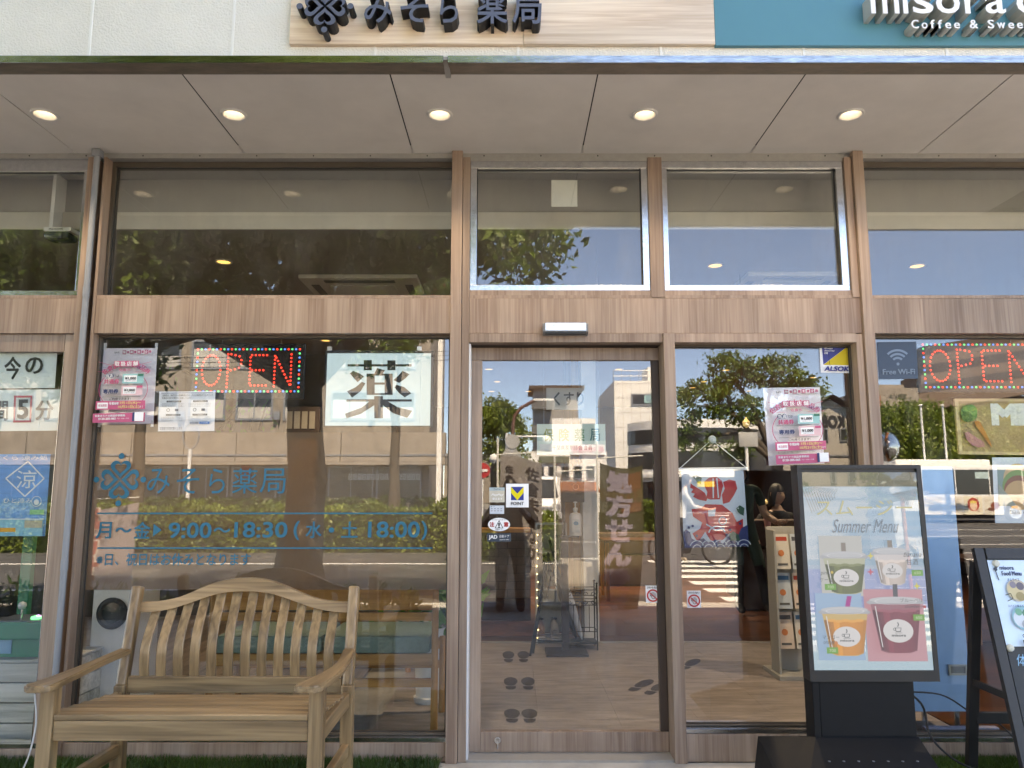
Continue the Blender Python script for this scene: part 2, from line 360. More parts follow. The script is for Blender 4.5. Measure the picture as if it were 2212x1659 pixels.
# windows
def window(name, x0, x1, z0, z1, fr, m, y=.04, gl=GLZ, fd=.02, bead=True):
    wn = bpy.data.objects.new(name, None); C.objects.link(wn); wn.parent = shop; wn["_w"] = shop["_w"]
    ft, fb, fl, frr = fr
    for nm, (a, b, c, d) in (("frame", (x0, x1, z1-ft, z1)), ("frame", (x0, x1, z0, z0+fb)), ("frame", (x0, x0+fl, z0+fb, z1-ft)), ("frame", (x1-frr, x1, z0+fb, z1-ft))):
        if b-a > .001 and d-c > .001: bx(nm, wn, a, b, y-fd, y+.03, c, d, m, .0015)
    bx("pane", wn, x0+fl, x1-frr, y, y+.008, z0+fb, z1-ft, gl)
    if bead:
        g = MB(); a, b, c, d = x0+fl, x1-frr, z0+fb, z1-ft
        g.box(a, b, y-.004, y, d-.004, d, GASK); g.box(a, b, y-.004, y, c, c+.004, GASK); g.box(a, a+.004, y-.004, y, c, d, GASK); g.box(b-.004, b, y-.004, y, c, d, GASK)
        g.build("gasket", wn)
    return wn
AW = mat("bronze_frame", sr(92, 82, 72), .4, .3, var=.1)
window("transom_window", PLc+.037, -.319, 2.2985, 3.054, (.03, .004, .018, .004), AW, .05)
window("transom_window", XL, PLc-.066, 2.2985, 3.054, (.07, .03, .02, .03), ALU, .02)
window("transom_window", -.221, .723, 2.325, 3.035, (.038, .03, .034, .034), ALU, .015, fd=.03)
window("transom_window", .799, 1.771, 2.325, 3.035, (.038, .03, .028, .04), ALU, .015, fd=.03)
for a, b in ((-.221, .723), (.799, 1.771)):
    bx("transom_sill", shop, a, b, -.022, .07, 2.2975, 2.3245, LAM); bx("transom_head", shop, a, b, -.016, .06, 3.0355, 3.053, ALUD)
window("transom_window", 1.867, XR, 2.2985, 3.054, (.03, .004, .004, .004), AW, .05)
window("shop_window", PLc+.037, -.319, .107, 2.0935, (.012, .012, .012, .008), AW, .045)
window("shop_window", 1.867, XR, .107, 2.0935, (.012, .012, .006, .008), AW, .045)
window("side_pane", .836, 1.775, .147, 2.0445, (.008, .008, .003, .006), AW, .055)
# far-left glazed door with laminate rails
fl_ = bpy.data.objects.new("glazed_door", None); C.objects.link(fl_); fl_.parent = shop; fl_["_w"] = shop["_w"]
bx("rail", fl_, XL, PLc-.12, -.01, .05, 2.0, 2.092, LAM, .002); bx("stile", fl_, PLc-.118, PLc-.067, -.01, .05, .08, 2.092, LAM, .002)
bx("pane", fl_, XL, PLc-.12, .02, .028, .08, 1.999, GLZ)
bx("bead", fl_, PLc-.1195, PLc-.1165, -.012, .01, .08, 2.0, ALU)
# sliding door
sd = bpy.data.objects.new("sliding_door", None); C.objects.link(sd); sd.parent = shop; sd["_w"] = shop["_w"]
DY0, DY1 = .085, .125
bx("stile", sd, -.212, -.157, DY0, DY1, .012, 1.972, LAM, .002)
bx("top_rail", sd, -.212, .777, DY0, DY1, 1.973, 2.040, LAM, .002)
bx("bottom_rail", sd, -.1565, .777, DY0, DY1, .012, .106, LAM, .002)
bx("stile", sd, .738, .776, DY0, DY1, .107, 1.972, mat("bronze_stile", sr(64, 50, 42), .5, var=.1), .002)
bx("glass_pane", sd, -.1565, .7375, .1, .108, .107, 1.972, GLD)
lk = P(1075, 1604, DY0); t = MB()
t.cyl((lk.x, DY0-.006, lk.z+.012), (lk.x, DY0, lk.z+.012), .016, ALU, 20); t.cyl((lk.x, DY0-.009, lk.z+.012), (lk.x, DY0-.006, lk.z+.012), .009, STEEL, 16)
t.box(lk.x-.003, lk.x+.003, DY0-.012, DY0-.006, lk.z-.025, lk.z+.012, ALU); t.build("lock", sd)
bx("jamb_strip", shop, -.2215, -.2125, -.02, .12, 0, 2.04, mat("white_jamb", (.7, .7, .7), .35, var=.03))
bx("threshold", shop, -.22, .777, -.03, .16, -.002, .01, ALUD)
# ================================================================ interior shell (setting)
FLZ = .015
FT = mat("beige_vinyl_tile", (.27, .232, .215), .5, var=.36, scale=14, stretch=(.3, 1.5, 1), bump=.05, bscale=30)
FB = wood("dark_wood_floor", sr(60, 33, 20), sr(104, 63, 38), 'x', 40, .35, 6, .5)
FG = wood("grey_wood_floor", sr(88, 78, 70), sr(140, 126, 114), 'y', 30, .45, 7, .5)
fl = tag(bpy.data.objects.new("floor", None), kind="structure"); C.objects.link(fl); fl["_w"] = [0, 0, 0]
bx("floor_slab", fl, -7, 7, .165, 9.5, -.12, -.001, CONC)
for i in range(-1, 6):
    for j in range(6):
        a, b, c, d = -.30+.45*i, -.30+.45*(i+1), .17+.45*j, .17+.45*(j+1)
        bx("floor_tile", fl, a+.0006, b-.0006, c+.0006, min(d, 2.84)-.0006, 0, FLZ, FT)
bx("threshold_strip", fl, -.7, 2.4, 2.842, 2.87, 0, FLZ+.006, ALUD)
for j in range(22):
    a = 2.871+.3*j; off = (j % 3)*.6
    for i in range(5): bx("floor_plank", fl, -.7+1.8*i-off, -.7+1.8*(i+1)-off-.002, a, a+.298, 0, FLZ-.001+.0004*((i+j) % 3), FB)
for j in range(6):
    for i in range(14):
        a = -3.4-.15+.18*i
        if a+.18 > -.75: continue
        bx("floor_plank", fl, a, a+.179, .17+.9*j-(i % 2)*.4 if j else .17, .17+.9*(j+1)-(i % 2)*.4-.002, 0, FLZ, FG)
bx("floor_plank", fl, 2.41, 7, .17, 2.84, 0, FLZ, FB)
ce = tag(MB().box(-7, 7, .3, 9.5, 2.765, 2.8, CEIL).build("ceiling"), kind="structure")
bx("ceiling_edge", ce, -7, 7, .285, .299, 2.765, 2.865, mat("pale_ceiling_edge", (.62, .58, .5), .7, var=.05))
bx("window_pelmet", ce, -7, 7, .1, .284, 3.06, 3.075, CEIL)
bx("recess_back", ce, -7, 7, .3, .31, 2.866, 3.075, CEIL)
wl = tag(MB().box(-7.1, 7.1, 9.5, 9.6, 0, 3.2, INWB).build("wall_back"), kind="structure")
tag(MB().box(-7.1, -7.0, .1, 9.5, 0, 6.3, INW).build("wall_left"), kind="structure")
tag(MB().box(7.0, 7.1, .1, 9.5, 0, 6.3, INWB).build("wall_right"), kind="structure")
tag(MB().box(-7, -1.25, 4.3, 4.4, 0, 2.764, INW).build("wall_mural"), kind="structure")
# outer walls of the shop beyond the frame
bx("side_wall", shop, -7, XL-.001, -.03, .09, 0, SZ, LAM); bx("side_wall", shop, XR+.001, 7, -.03, .09, 0, SZ, LAM)
bx("side_wall", shop, -7.2, -7.101, -.87, 9.6, 0, 6.29, WHT); bx("side_wall", shop, 7.101, 7.2, -.87, 9.6, 0, 6.29, WHT)
bx("rear_wall", shop, -7.2, 7.2, 9.601, 9.7, 0, 6.29, WHT)
# ================================================================ downlights
LED = emis("lamp_glow", (1, .97, .92), 2.8); LEDW = emis("warm_lamp_glow", (1, .62, .2), .26)
RIM = mat("white_lamp_rim", (.62, .6, .56), .4, var=.03); REF = mat("cream_reflector", (.40, .38, .34), .35, var=.03)
def downlight(x, y, z, r, label, group, glow, em, power, col, warm=False):
    t = thing("downlight", label, "downlight", (x, y, z), group)
    MB().lathe([(r, 0), (r, -.004), (r*.93, -.008), (r*.8, -.006), (r*.78, 0)], (x, y, z), RIM, 28).build("rim", t, True)
    if not warm:
        MB().lathe([(r*.78, -.003), (r*.66, .022), (r*.62, .045), (r*.42, .047)], (x, y, z+.0), REF, 28).build("reflector", t, True)
        MB().lathe([(0.0001, .036), (r*.40, .038), (r*.42, .047)], (x, y, z), em, 24).build("lamp", t, True)
    else: MB().lathe([(.0001, -.003), (r*.77, -.002)], (x, y, z), em, 24).build("lamp", t, True)
    if power:
        l = bpy.data.lights.new("downlight_lamp", 'SPOT'); l.energy = power; l.color = col; l.spot_size = math.radians(110); l.spot_blend = .8; l.shadow_soft_size = .04
        o = bpy.data.objects.new("lamp_light", l); C.objects.link(o); o.parent = t; o.location = (0, 0, -.02)
names = ["leftmost of the five lit round downlights in the grey soffit", "second soffit downlight from the left, above the large left window", "middle soffit downlight, just left of the door bay", "fourth soffit downlight, above the door side pane", "rightmost soffit downlight, above the right window"]
for (a, b), nm in zip(((97, 247), (505, 247), (950, 247), (1393, 247), (1838, 247)), names):
    p = PG(a, b, SZ); downlight(p.x, p.y, SZ, .062, nm, "soffit downlights", True, LED, 4, (1, .93, .82))
for k, (a, b) in enumerate(((483, 565), (704, 735), (1545, 573), (1981, 574), (1056, 797), (1074, 824), (1062, 845), (1141, 845), (1337, 797), (1417, 823), (1568, 799), (1521, 824), (1496, 837), (1618, 844), (1757, 815), (1940, 770))):
    p = PG(a, b, 2.765)
    p.y = min(p.y, 9.2)
    lab = {0: "warm ceiling lamp behind the left transom window", 1: "warm ceiling lamp seen above the medicine sign", 2: "warm ceiling lamp behind the transom right of the door", 3: "warm ceiling lamp behind the far right transom", 4: "upper left warm lamp in the door glass, against the sky", 5: "middle one of three warm lamps at the door glass upper left", 6: "lowest warm lamp at the door glass upper left, before the round tree", 7: "warm lamp beside the grey tower roof in the door glass", 8: "warm lamp near the top right of the door glass", 9: "warm lamp beside the right stile of the door", 10: "highest warm lamp in the side pane, over the wide tree", 11: "warm lamp left of centre in the side pane tree", 12: "lowest left warm lamp in the side pane tree", 13: "warm lamp just left of the side pane coupon poster", 14: "warm lamp under the security sticker of the side pane", 15: "warm lamp behind the wireless sticker of the right window"}[k]
    downlight(p.x, p.y, 2.765, .055, lab, "interior ceiling lamps", True, LEDW, (13 if k < 2 else 15) if p.y < 6 else 14, (1, .88, .74), True)
# ================================================================ ground, road, crossing (setting)
PAVE = mat("pavement_concrete", (.36, .35, .33), .85, var=.22, scale=3, bump=.3, bscale=70)
ASPH = mat("asphalt", (.062, .06, .058), .85, var=.3, scale=2.5, bump=.5, bscale=220)
KERB = mat("kerb_concrete", (.38, .37, .34), .85, var=.2, scale=5, bump=.2, bscale=60)
LINE = mat("road_paint", (.74, .73, .69), .7, var=.18, scale=9)
SOIL = mat("soil", (.08, .06, .04), .95, var=.3, scale=10, bump=.5, bscale=50)
RZ = -.1
gr = tag(MB().poly([(-400, 400, RZ-.06), (-400, -400, RZ-.06), (400, -400, RZ-.06), (400, 400, RZ-.06)], mat("far_ground", (.2, .19, .17), .9, var=.2, scale=.4)).build("ground"), kind="structure")
tag(MB().box(-60, 60, -5.05, -.031, -.4, 0, PAVE).build("pavement"), kind="structure")
kb = tag(bpy.data.objects.new("kerb", None), kind="structure"); C.objects.link(kb); kb["_w"] = [0, 0, 0]
for i in range(-25, 30): bx("kerb_stone", kb, i*.6+.004, i*.6+.596, -5.2, -5.052, -.4, .004, KERB, .012)
tag(MB().poly([(-90, -5.1, RZ), (-90, -60, RZ), (90, -60, RZ), (90, -5.1, RZ)], ASPH).build("road"), kind="structure")
mk = tag(bpy.data.objects.new("road_marking", None), kind="structure"); C.objects.link(mk); mk["_w"] = [0, 0, 0]
for k in range(7):
    y = -6.0-.9*k; MB().poly([(2.75, y, RZ+.004), (7.6, y, RZ+.004), (7.6, y-.45, RZ+.004), (2.75, y-.45, RZ+.004)], LINE).build("crossing_stripe", mk)
def line(x0, y0, x1, y1, wd=.15):
    d = Vector((x1-x0, y1-y0, 0)); n = Vector((-d.y, d.x, 0)).normalized()*wd/2; z = RZ+.004
    MB().poly([(x0+n.x, y0+n.y, z), (x0-n.x, y0-n.y, z), (x1-n.x, y1-n.y, z), (x1+n.x, y1+n.y, z)], LINE).build("painted_line", mk)
line(-40, -11.2, 1.2, -11.2); line(-40, -7.2, -2.4, -7.2, .12); line(8.2, -12.2, 40, -12.6); line(8.2, -13.9, 40, -14.2); line(9, -16.5, 40, -19); line(9.5, -20.5, 40, -21.5); line(1.4, -18, 3.5, -17.2, .2); line(9, -24.5, 44, -25.5)
line(.4, -12.2, 2.6, -12.2, .3)
# ================================================================ foliage helpers
def leaves(name, cen, size, m, parent=None, flatn=0., asp=.45, seed=0, kind=None, up=None):
    r = np.random.RandomState(seed+5); n = len(cen); cen = np.asarray(cen, float)
    d = r.normal(size=(n, 3)); 
    if up is not None: d = d*.45+np.array(up)
    d /= np.linalg.norm(d, axis=1)[:, None]
    e = r.normal(size=(n, 3)); e[:, 2] += flatn; s = np.cross(d, e); s /= np.linalg.norm(s, axis=1)[:, None]; nn = np.cross(d, s)
    L = (size*(.65+.7*r.rand(n)))[:, None]
    a = cen; b = cen+d*L*.5+s*L*asp*.5+nn*L*.06; c = cen+d*L-nn*L*.08; e2 = cen+d*L*.5-s*L*asp*.5+nn*L*.06
    vs = np.stack([a, b, c, e2], 1).reshape(-1, 3); off = np.array(wloc(parent)) if parent is not None else np.array([vs[:, 0].mean(), vs[:, 1].mean(), vs[:, 2].min()])
    me = bpy.data.meshes.new(name); me.vertices.add(4*n); me.loops.add(4*n); me.polygons.add(n)
    me.vertices.foreach_set("co", (vs-off).ravel()); me.loops.foreach_set("vertex_index", np.arange(4*n, dtype=np.int32))
    me.polygons.foreach_set("loop_start", np.arange(0, 4*n, 4, dtype=np.int32)); me.polygons.foreach_set("loop_total", np.full(n, 4, dtype=np.int32))
    me.materials.append(m); me.update(calc_edges=True); o = bpy.data.objects.new(name, me); C.objects.link(o)
    if parent is not None: o.parent = parent
    else: o.location = off
    o["_w"] = list(off)
    if kind: o["kind"] = kind
    return o
def blob(c, r, n, clumps, spread, rs, hollow=.55):
    u = rs.normal(size=(clumps, 3)); u /= np.linalg.norm(u, axis=1)[:, None]
    rad = (hollow+(1-hollow)*rs.rand(clumps)**.6)[:, None]; cc = np.array(c)+u*rad*np.array(r)
    k = rs.randint(0, clumps, n); return cc[k]+rs.normal(size=(n, 3))*spread*np.array([1, 1, .7])
BARK = mat("bark", (.085, .068, .052), .95, var=.4, scale=9, stretch=(3, 3, .8), bump=1.0, bscale=30)
LF_A = leafmat("camphor_leaf", sr(58, 78, 36), sr(108, 128, 58), .3); LF_B = leafmat("oak_leaf", sr(60, 84, 40), sr(104, 124, 56), .3)
LF_C = leafmat("hedge_leaf", sr(72, 92, 36), sr(128, 140, 60), .25); LF_D = leafmat("dark_leaf", sr(40, 58, 34), sr(74, 96, 48), .25)
def tree(name, label, base, tr, fork, blobs, lsize, m, seed, group, per=1.0, lean=(0, 0)):
    rs = np.random.RandomState(seed); rd = random.Random(seed); b = Vector(base)
    t = thing(name, label, "tree", b, group); tk = MB()
    top = b+Vector((lean[0], lean[1], fork))
    pts = [b+(top-b)*(k/6)+Vector((math.sin(k*1.7+seed)*.12*tr, math.cos(k*1.3)*.12*tr, 0)) for k in range(7)]
    tk.tube(pts, [tr*(1.45 if k == 0 else 1.12 if k == 1 else 1-.04*k) for k in range(7)], BARK, 14)
    al = []
    for c, r, n, cl, sp in blobs:
        c = Vector(c); mid = top+(c-top)*.5+Vector((rd.uniform(-.2, .2), rd.uniform(-.2, .2), .12*(c-top).length))
        p0 = pts[-2]; sg = [p0+(mid-p0)*.5*k for k in range(3)]+[mid+(c-mid)*k/2 for k in (1, 2)]
        r0 = tr*.55; tk.tube(sg, [r0, r0*.8, r0*.6, r0*.4, r0*.2], BARK, 8)
        for _ in range(7):
            q = c+Vector((rd.uniform(-1, 1)*r[0], rd.uniform(-1, 1)*r[1], rd.uniform(-.8, .8)*r[2]))*.8
            s0 = mid+(c-mid)*rd.random(); mm = (s0+q)/2+Vector((0, 0, .1)); tk.tube([s0, mm, q], [r0*.28, r0*.16, r0*.05], BARK, 6)
        al.append(blob(c, r, int(n*per), cl, sp, rs))
    auto_smooth(tk.build("trunk", t), 60)
    leaves("crown", np.concatenate(al), lsize, m, t, .3, seed=seed); return t
# the big street tree by the kerb, close to the shop
tx = Q(648, 1150, 4.55).x
tree("street_tree", "big dark street tree by the kerb mirrored in the left window", (tx, -4.55, 0), .235, 2.9,
     [((tx-1.9, -4.2, 4.6), (1.5, 1.7, 1.1), 6500, 90, .2), ((tx-.2, -3.9, 5.0), (1.4, 1.7, 1.1), 6500, 90, .2), ((tx+1.2, -4.2, 4.9), (1.2, 1.5, 1.0), 5000, 70, .2),
      ((tx+2.2, -4.6, 4.0), (.75, .8, .5), 2000, 30, .14), ((tx+.3, -4.5, 6.6), (2.4, 2.2, 1.0), 5000, 70, .25), ((tx-3.4, -4.6, 3.7), (1.3, 1.2, 1.2), 4500, 60, .2), ((tx-2.6, -4.9, 2.75), (.9, .5, .45), 1300, 26, .12),
      ((tx-1.0, -4.2, 3.45), (.9, .8, .3), 1300, 24, .15), ((tx-.6, -4.6, 4.1), (2.2, 1.0, .6), 5000, 60, .2), ((tx+.35, -3.45, 4.05), (.75, .6, .4), 3000, 26, .16), ((tx+.55, -2.85, 4.3), (.9, .6, .4), 3200, 28, .16), ((tx-2.4, -4.3, 3.6), (1.2, 1.0, .5), 2600, 40, .18), ((tx+1.0, -4.5, 4.1), (1.0, .8, .45), 2200, 36, .16)], .108, LF_A, 3, "trees of the plaza", 1.2)  # two dense clumps reaching toward the shop are added to shade the trunk
# plaza trees
p = Q(1088, 1000, 29); tree("plaza_tree", "round sunlit tree left of the grey tower in the door glass", (p.x-.4, -29, -.1), .2, 2.6,
     [((p.x-.1, -29, 3.5), (1.15, 1.2, 1.2), 3600, 60, .2), ((p.x-.3, -29, 4.5), (.95, 1.1, .8), 2800, 50, .18), ((p.x+.3, -29, 2.6), (.8, .9, .9), 1500, 30, .2)], .17, LF_C, 9, "trees of the plaza")
p = Q(1640, 1000, 24); tree("plaza_tree", "wide spreading tree mirrored in the pane right of the door", (p.x+.7, -24, -.1), .24, 2.9,
     [((p.x-1.9, -24, 4.5), (1.0, 1.1, .75), 1700, 26, .17), ((p.x-.8, -24.4, 5.7), (1.1, 1.2, .7), 2000, 30, .17), ((p.x+.7, -24, 5.6), (1.0, 1.1, .7), 1700, 26, .17), ((p.x+1.9, -24.3, 5.0), (.8, 1.0, .5), 1100, 18, .16), ((p.x-2.3, -24, 3.3), (.7, .8, .5), 900, 15, .16), ((p.x-.6, -23.8, 4.2), (1.0, .8, .45), 1100, 18, .17), ((p.x+1.3, -23.8, 4.1), (.8, .8, .4), 800, 14, .16), ((p.x-.9, -23.7, 2.8), (.5, .4, .3), 400, 10, .12), ((p.x+.9, -23.7, 2.7), (.4, .4, .3), 300, 8, .12)], .17, LF_B, 21, "trees of the plaza")
for k, (a, b, d, r, lab) in enumerate(((1930, 935, 40, (2.3, 1.6, 1.9), "clipped green tree behind the bus, left of the flag pole"), (1990, 930, 42, (2.2, 1.6, 2.1), "tall clipped green tree behind the bus, right of the flag pole"), (2100, 940, 43, (2.6, 1.6, 2.0), "broad green tree behind the menu board's mirrored bus"), (2190, 930, 44, (2.5, 1.6, 2.0), "green tree at the right edge above the bus"))):
    c = Q(a, b, d); tree("clipped_tree", lab, (c.x, -d, -.1), .2, 2.0, [((c.x, -d, c.z-.3), r, 6000, 110, .26), ((c.x+.6, -d, c.z-1.4), (2.0, 1.4, 1.0), 2200, 50, .25)], .24, LF_C, 40+k, "trees behind the bus")
for k, (a, b, d, lab) in enumerate(((20, 560, 20, "leafy tree filling the far left transom reflection"), (330, 520, 26, "sunlit tree behind the big street tree, left window"), (860, 620, 30, "sunlit tree top behind the branches near the centre post"))):
    c = Q(a, b, d); tree("plaza_tree", lab, (c.x, -d, -.1), .25, c.z*.45, [((c.x, -d, c.z), (2.6, 2.2, 1.9), 4200, 60, .35), ((c.x-.8, -d, c.z-2.4), (2.2, 1.8, 1.5), 2500, 40, .3)], .3, LF_B, 60+k, "trees of the plaza")
# hedges (one clipped mass each)
def hedge(label, x0, x1, y0, y1, z0, z1, n, m, size, seed):
    rs = np.random.RandomState(seed); t = thing("hedge", label, "hedge", ((x0+x1)/2, (y0+y1)/2, z0), "clipped hedges")
    MB().box(x0+.06, x1-.06, y0+.06, y1-.06, z0, z1-.08, mat("hedge_core", (.02, .028, .01), .95, var=.2)).build("branch_core", t)
    u = rs.rand(n, 3); f = rs.rand(n); ar = np.array([(x1-x0)*(y1-y0), (x1-x0)*(z1-z0)*1.2, (y1-y0)*(z1-z0)*2]); ar = np.cumsum(ar/ar.sum())
    pts = np.array([x0, y0, z0])+u*np.array([x1-x0, y1-y0, z1-z0])
    top = f < ar[0]; fr = (f >= ar[0]) & (f < ar[1]); sd_ = f >= ar[1]
    wob = .07*np.sin(pts[:, 0]*3.1)+.05*np.sin(pts[:, 0]*7.3+1)
    pts[top, 2] = z1-.04+wob[top]+rs.normal(size=top.sum())*.035; pts[fr, 1] = y1+rs.normal(size=fr.sum())*.05; pts[sd_, 0] = np.where(u[sd_, 0] < .5, x0, x1)
    leaves("foliage", pts, size, m, t, .2, seed=seed, asp=.5); return t
hedge("long clipped hedge across the road mirrored in the left window", -12, -1.2, -15.3, -14, -.1, .92, 15000, LF_C, .1, 1)
hedge("low far hedge in front of the concrete hall", -34, -3.6, -43.2, -42, -.1, .85, 6000, LF_D, .22, 2)
hedge("small hedge on the traffic island mirrored beside the door stile", Q(1385, 1040, 22).x, Q(1436, 1040, 22).x, -23.2, -22, -.1, .9, 2400, LF_C, .11, 4)
hedge("tall weedy hedge mirrored left in the door glass", -1.2, .9, -12.4, -11.7, -.1, .75, 2600, LF_C, .12, 5)
# planting strip under the street tree
pl = tag(MB().box(-6.5, -.9, -4.98, -4.0, -.05, .012, SOIL).build("planting_bed"), kind="structure")
rs = np.random.RandomState(8); pts = []
for k in range(70):
    x = rs.uniform(-6.4, -1.0); y = rs.uniform(-4.9, -4.1)
    if abs(x-tx) < .4: continue
    h = rs.uniform(.1, .34); pts += [(x+rs.normal()*.05, y+rs.normal()*.05, h*rs.rand()) for _ in range(38)]
tag(leaves("ground_cover", pts, .11, LF_D, None, .1, .25, 3, up=(0, 0, .5)), "low dark shrubs growing in the bed under the street tree", "shrubs", kind="stuff")
# artificial turf strips at the foot of the shopfront
TURF = leafmat("artificial_turf", sr(42, 66, 28), sr(78, 104, 44), .2)
for k, (x0, x1, lab) in enumerate(((-3.3, -.345, "strip of artificial turf under the wooden bench"), (.9, 3.3, "strip of artificial turf under the display kiosk and sign board"))):
    t = thing("turf_mat", lab, "turf", ((x0+x1)/2, -.5, 0), "artificial turf strips")
    x1_ = x1; x0_ = 1.95 if k else x0
    MB().box(x0_, x1_, -1.2, -.034, .0005, .008, mat("turf_backing", (.03, .05, .02), .95, var=.2)).build("backing", t)
    n = 26000; u = NR.rand(n, 2); pts = np.stack([x0_+u[:, 0]*(x1_-x0_), -.036-.5*u[:, 1]**1.3, np.full(n, .006)], 1)
    leaves("blades", pts, .034, TURF, t, 0, .1, 30+k, "stuff", up=(0, 0, 1.0))
# ================================================================ buildings across the plaza (seen mirrored in the glass)
BGE = mat("beige_tile_wall", (.27, .235, .195), .8, var=.15, scale=3, bump=.2, bscale=12)
BGP = mat("beige_concrete_panel", (.29, .25, .21), .8, var=.25, scale=1.2)
DGL = mat("dark_shop_glass", (.035, .04, .042), .12, var=.2, scale=1)
WPN = mat("white_wall_panel", (.82, .81, .78), .7, var=.06, scale=1)
GRYW = mat("grey_wall", (.30, .29, .28), .8, var=.1, scale=1)
DBR = mat("dark_brown_wall", (.075, .055, .045), .8, var=.15, scale=1)
TILE = mat("orange_roof_tile", (.42, .15, .06), .7, var=.3, scale=6)
POLE = mat("white_pole_paint", (.72, .72, .70), .4, var=.05); GREYM = mat("grey_metal", (.33, .34, .35), .4, .6, var=.1)
BRP = mat("brown_pole_paint", (.13, .06, .04), .5, var=.1); BLK = mat("black_metal", (.016, .016, .017), .45, var=.15); RUB = mat("rubber", (.018, .018, .018), .8, var=0)
INKW = flat(245, 245, 240); INKK = flat(30, 30, 32); INKR = flat(196, 40, 40); INKB = flat(40, 80, 150)
def win(parent, x0, x1, z0, z1, y, m=DGL, fr=GREYM, t=.12, name="window", mull=0):
    w_ = MB(); w_.box(x0, x1, y-.05, y+.06, z1-t, z1, fr); w_.box(x0, x1, y-.05, y+.06, z0, z0+t, fr); w_.box(x0, x0+t, y-.05, y+.06, z0+t, z1-t, fr); w_.box(x1-t, x1, y-.05, y+.06, z0+t, z1-t, fr)
    for k in range(mull): a = x0+(x1-x0)*(k+1)/(mull+1); w_.box(a-t/3, a+t/3, y-.05, y+.05, z0+t, z1-t, fr)
    o = w_.build(name, parent); bx("pane", o, x0+t, x1-t, y-.04, y+.02, z0+t, z1-t, m); return o
# --- concrete hall, left
d = 46; Y = -d
hall = thing("concrete_hall", "long beige concrete hall across the plaza mirrored in the left window", "building", (-20, Y-5, -.1))
hx0, hx1 = -42, Q(962, 1000, d).x
z3, z37, z53 = Q(600, 1004, d).z, Q(600, 985, d).z, Q(600, 934, d).z
bx("wall", hall, hx0, hx1-1.2, Y-12, Y-1.2, -.1, 15, BGE)
n = 11; wd = (hx1-hx0)/n
for k in range(n):
    a = hx0+wd*k; bx("upper_panel", hall, a+.03, a+wd-.03, Y-1.15, Y, z37+.12, z53, BGP); bx("lower_panel", hall, a+.03, a+wd-.03, Y-1.15, Y+.12, z3+.22, z37, BGP)
bx("canopy_slab", hall, hx0, hx1, Y-1.19, Y+.25, z3, z3+.2, BGP); bx("canopy_slab", hall, hx0, hx1, Y-1.16, Y+.16, z37+.01, z37+.11, GREYM)
for k in range(12):
    a = hx0+1+k*3.2; 
    if a+2.4 > hx1-1.3: break
    for zz_ in (.9, 4.4):
        o_ = win(hall, a, a+2.5, z53+zz_, z53+zz_+2.0, Y-1.19, mull=1); bx("blind", o_, a+.14, a+2.36, Y-1.165, Y-1.155, z53+zz_+.14, z53+zz_+(.9 if k % 3 else 1.4), mat("window_blind", (.45, .44, .41), .8, var=.08))
    if k % 2: bx("vent_unit", hall, a+2.62, a+3.05, Y-1.19, Y-.9, z53+.9, z53+1.5, GREYM, .04)
    MB().cyl((a+2.85, Y-1.15, z53), (a+2.85, Y-1.15, 14.6), .06, BGP, 8).build("drain_pipe", hall)
    win(hall, a, a+3.0, -.05, z3-.05, Y-1.1, t=.1, name="shop_window", mull=1)
x0, x1, z0, z1 = QR(742, 1022, 902, 1036, d-.5)
tx_ = "詳細は店頭までお問合せください。"
for k, ch in enumerate(tx_):
    a = x1-(x1-x0)*(k+1)/len(tx_); b_ = a+(x1-x0)/len(tx_)*.86
    c_ = MB().box(a, b_, Y-.93, Y-.9, z0, z1, INKW); c_.text(ch, a+.06, b_-.06, z0+.06, z1-.06, Y-.895, INKK, 0, True); c_.build("letter_card", hall)
x0, x1, z0, z1 = QR(752, 1003, 916, 1015, d-.5); tx_ = "相続セミナー　　月　　日開催"
for k, ch in enumerate(tx_):
    if ch == "　": continue
    a = x1-(x1-x0)*(k+1)/len(tx_); b_ = a+(x1-x0)/len(tx_)*.86
    c_ = MB().box(a, b_, Y-.93, Y-.9, z0, z1, flat(150, 146, 140)); c_.text(ch, a+.06, b_-.06, z0+.06, z1-.06, Y-.895, INKK, 0, True); c_.build("letter_card", hall)
x0, x1, z0, z1 = QR(182, 1010, 272, 1058, d-.6); bx("wall_poster", hall, x0, x1, Y-1.0, Y-.9, z0, z1, flat(205, 200, 190))
x0, x1, z0, z1 = QR(502, 985+5, 524, 1030, d-.6); bx("red_notice", hall, x0, x1, Y-1.0, Y-.9, z0, z1, INKR)
bx("ramp_wall", hall, -16, -6, Y+2.3, Y+2.7, -.1, .9, BGP)
# --- white office block, centre right of the door glass
d = 58; Y = -d
ob = thing("office_block", "white panelled office block with strip windows mirrored in the door glass", "building", (Q(1390, 1000, d).x, Y-6, -.1))
xa, xb = Q(1330, 1000, d).x, Q(1462, 1000, d).x; zt = Q(1380, 822, d).z
bx("wall", ob, xa, xb, Y-11, Y, -.1, zt, WPN); xs = Q(1302, 1000, d+8).x
MB().prism([(0, 0), (1, 0), (1, 1), (0, 1)], 0, 1, WPN)
MB().add([(xs, Y-9, -.1), (xa, Y-.02, -.1), (xa, Y-.02, zt-.05), (xs, Y-9, zt-.4), (xs, Y-11, -.1), (xa, Y-11, -.1), (xa, Y-11, zt-.05), (xs, Y-11, zt-.4)], [(0, 1, 2, 3), (0, 3, 7, 4), (3, 2, 6, 7), (4, 7, 6, 5)], WPN).build("side_wall", ob)
for k in range(9): bx("panel_joint", ob, xa, xb, Y-.01, Y+.012, k*1.2+.5, k*1.2+.53, GRYW)
for k in range(7): bx("panel_joint", ob, xa+(xb-xa)*k/7, xa+(xb-xa)*k/7+.03, Y-.01, Y+.013, -.1, zt, GRYW)
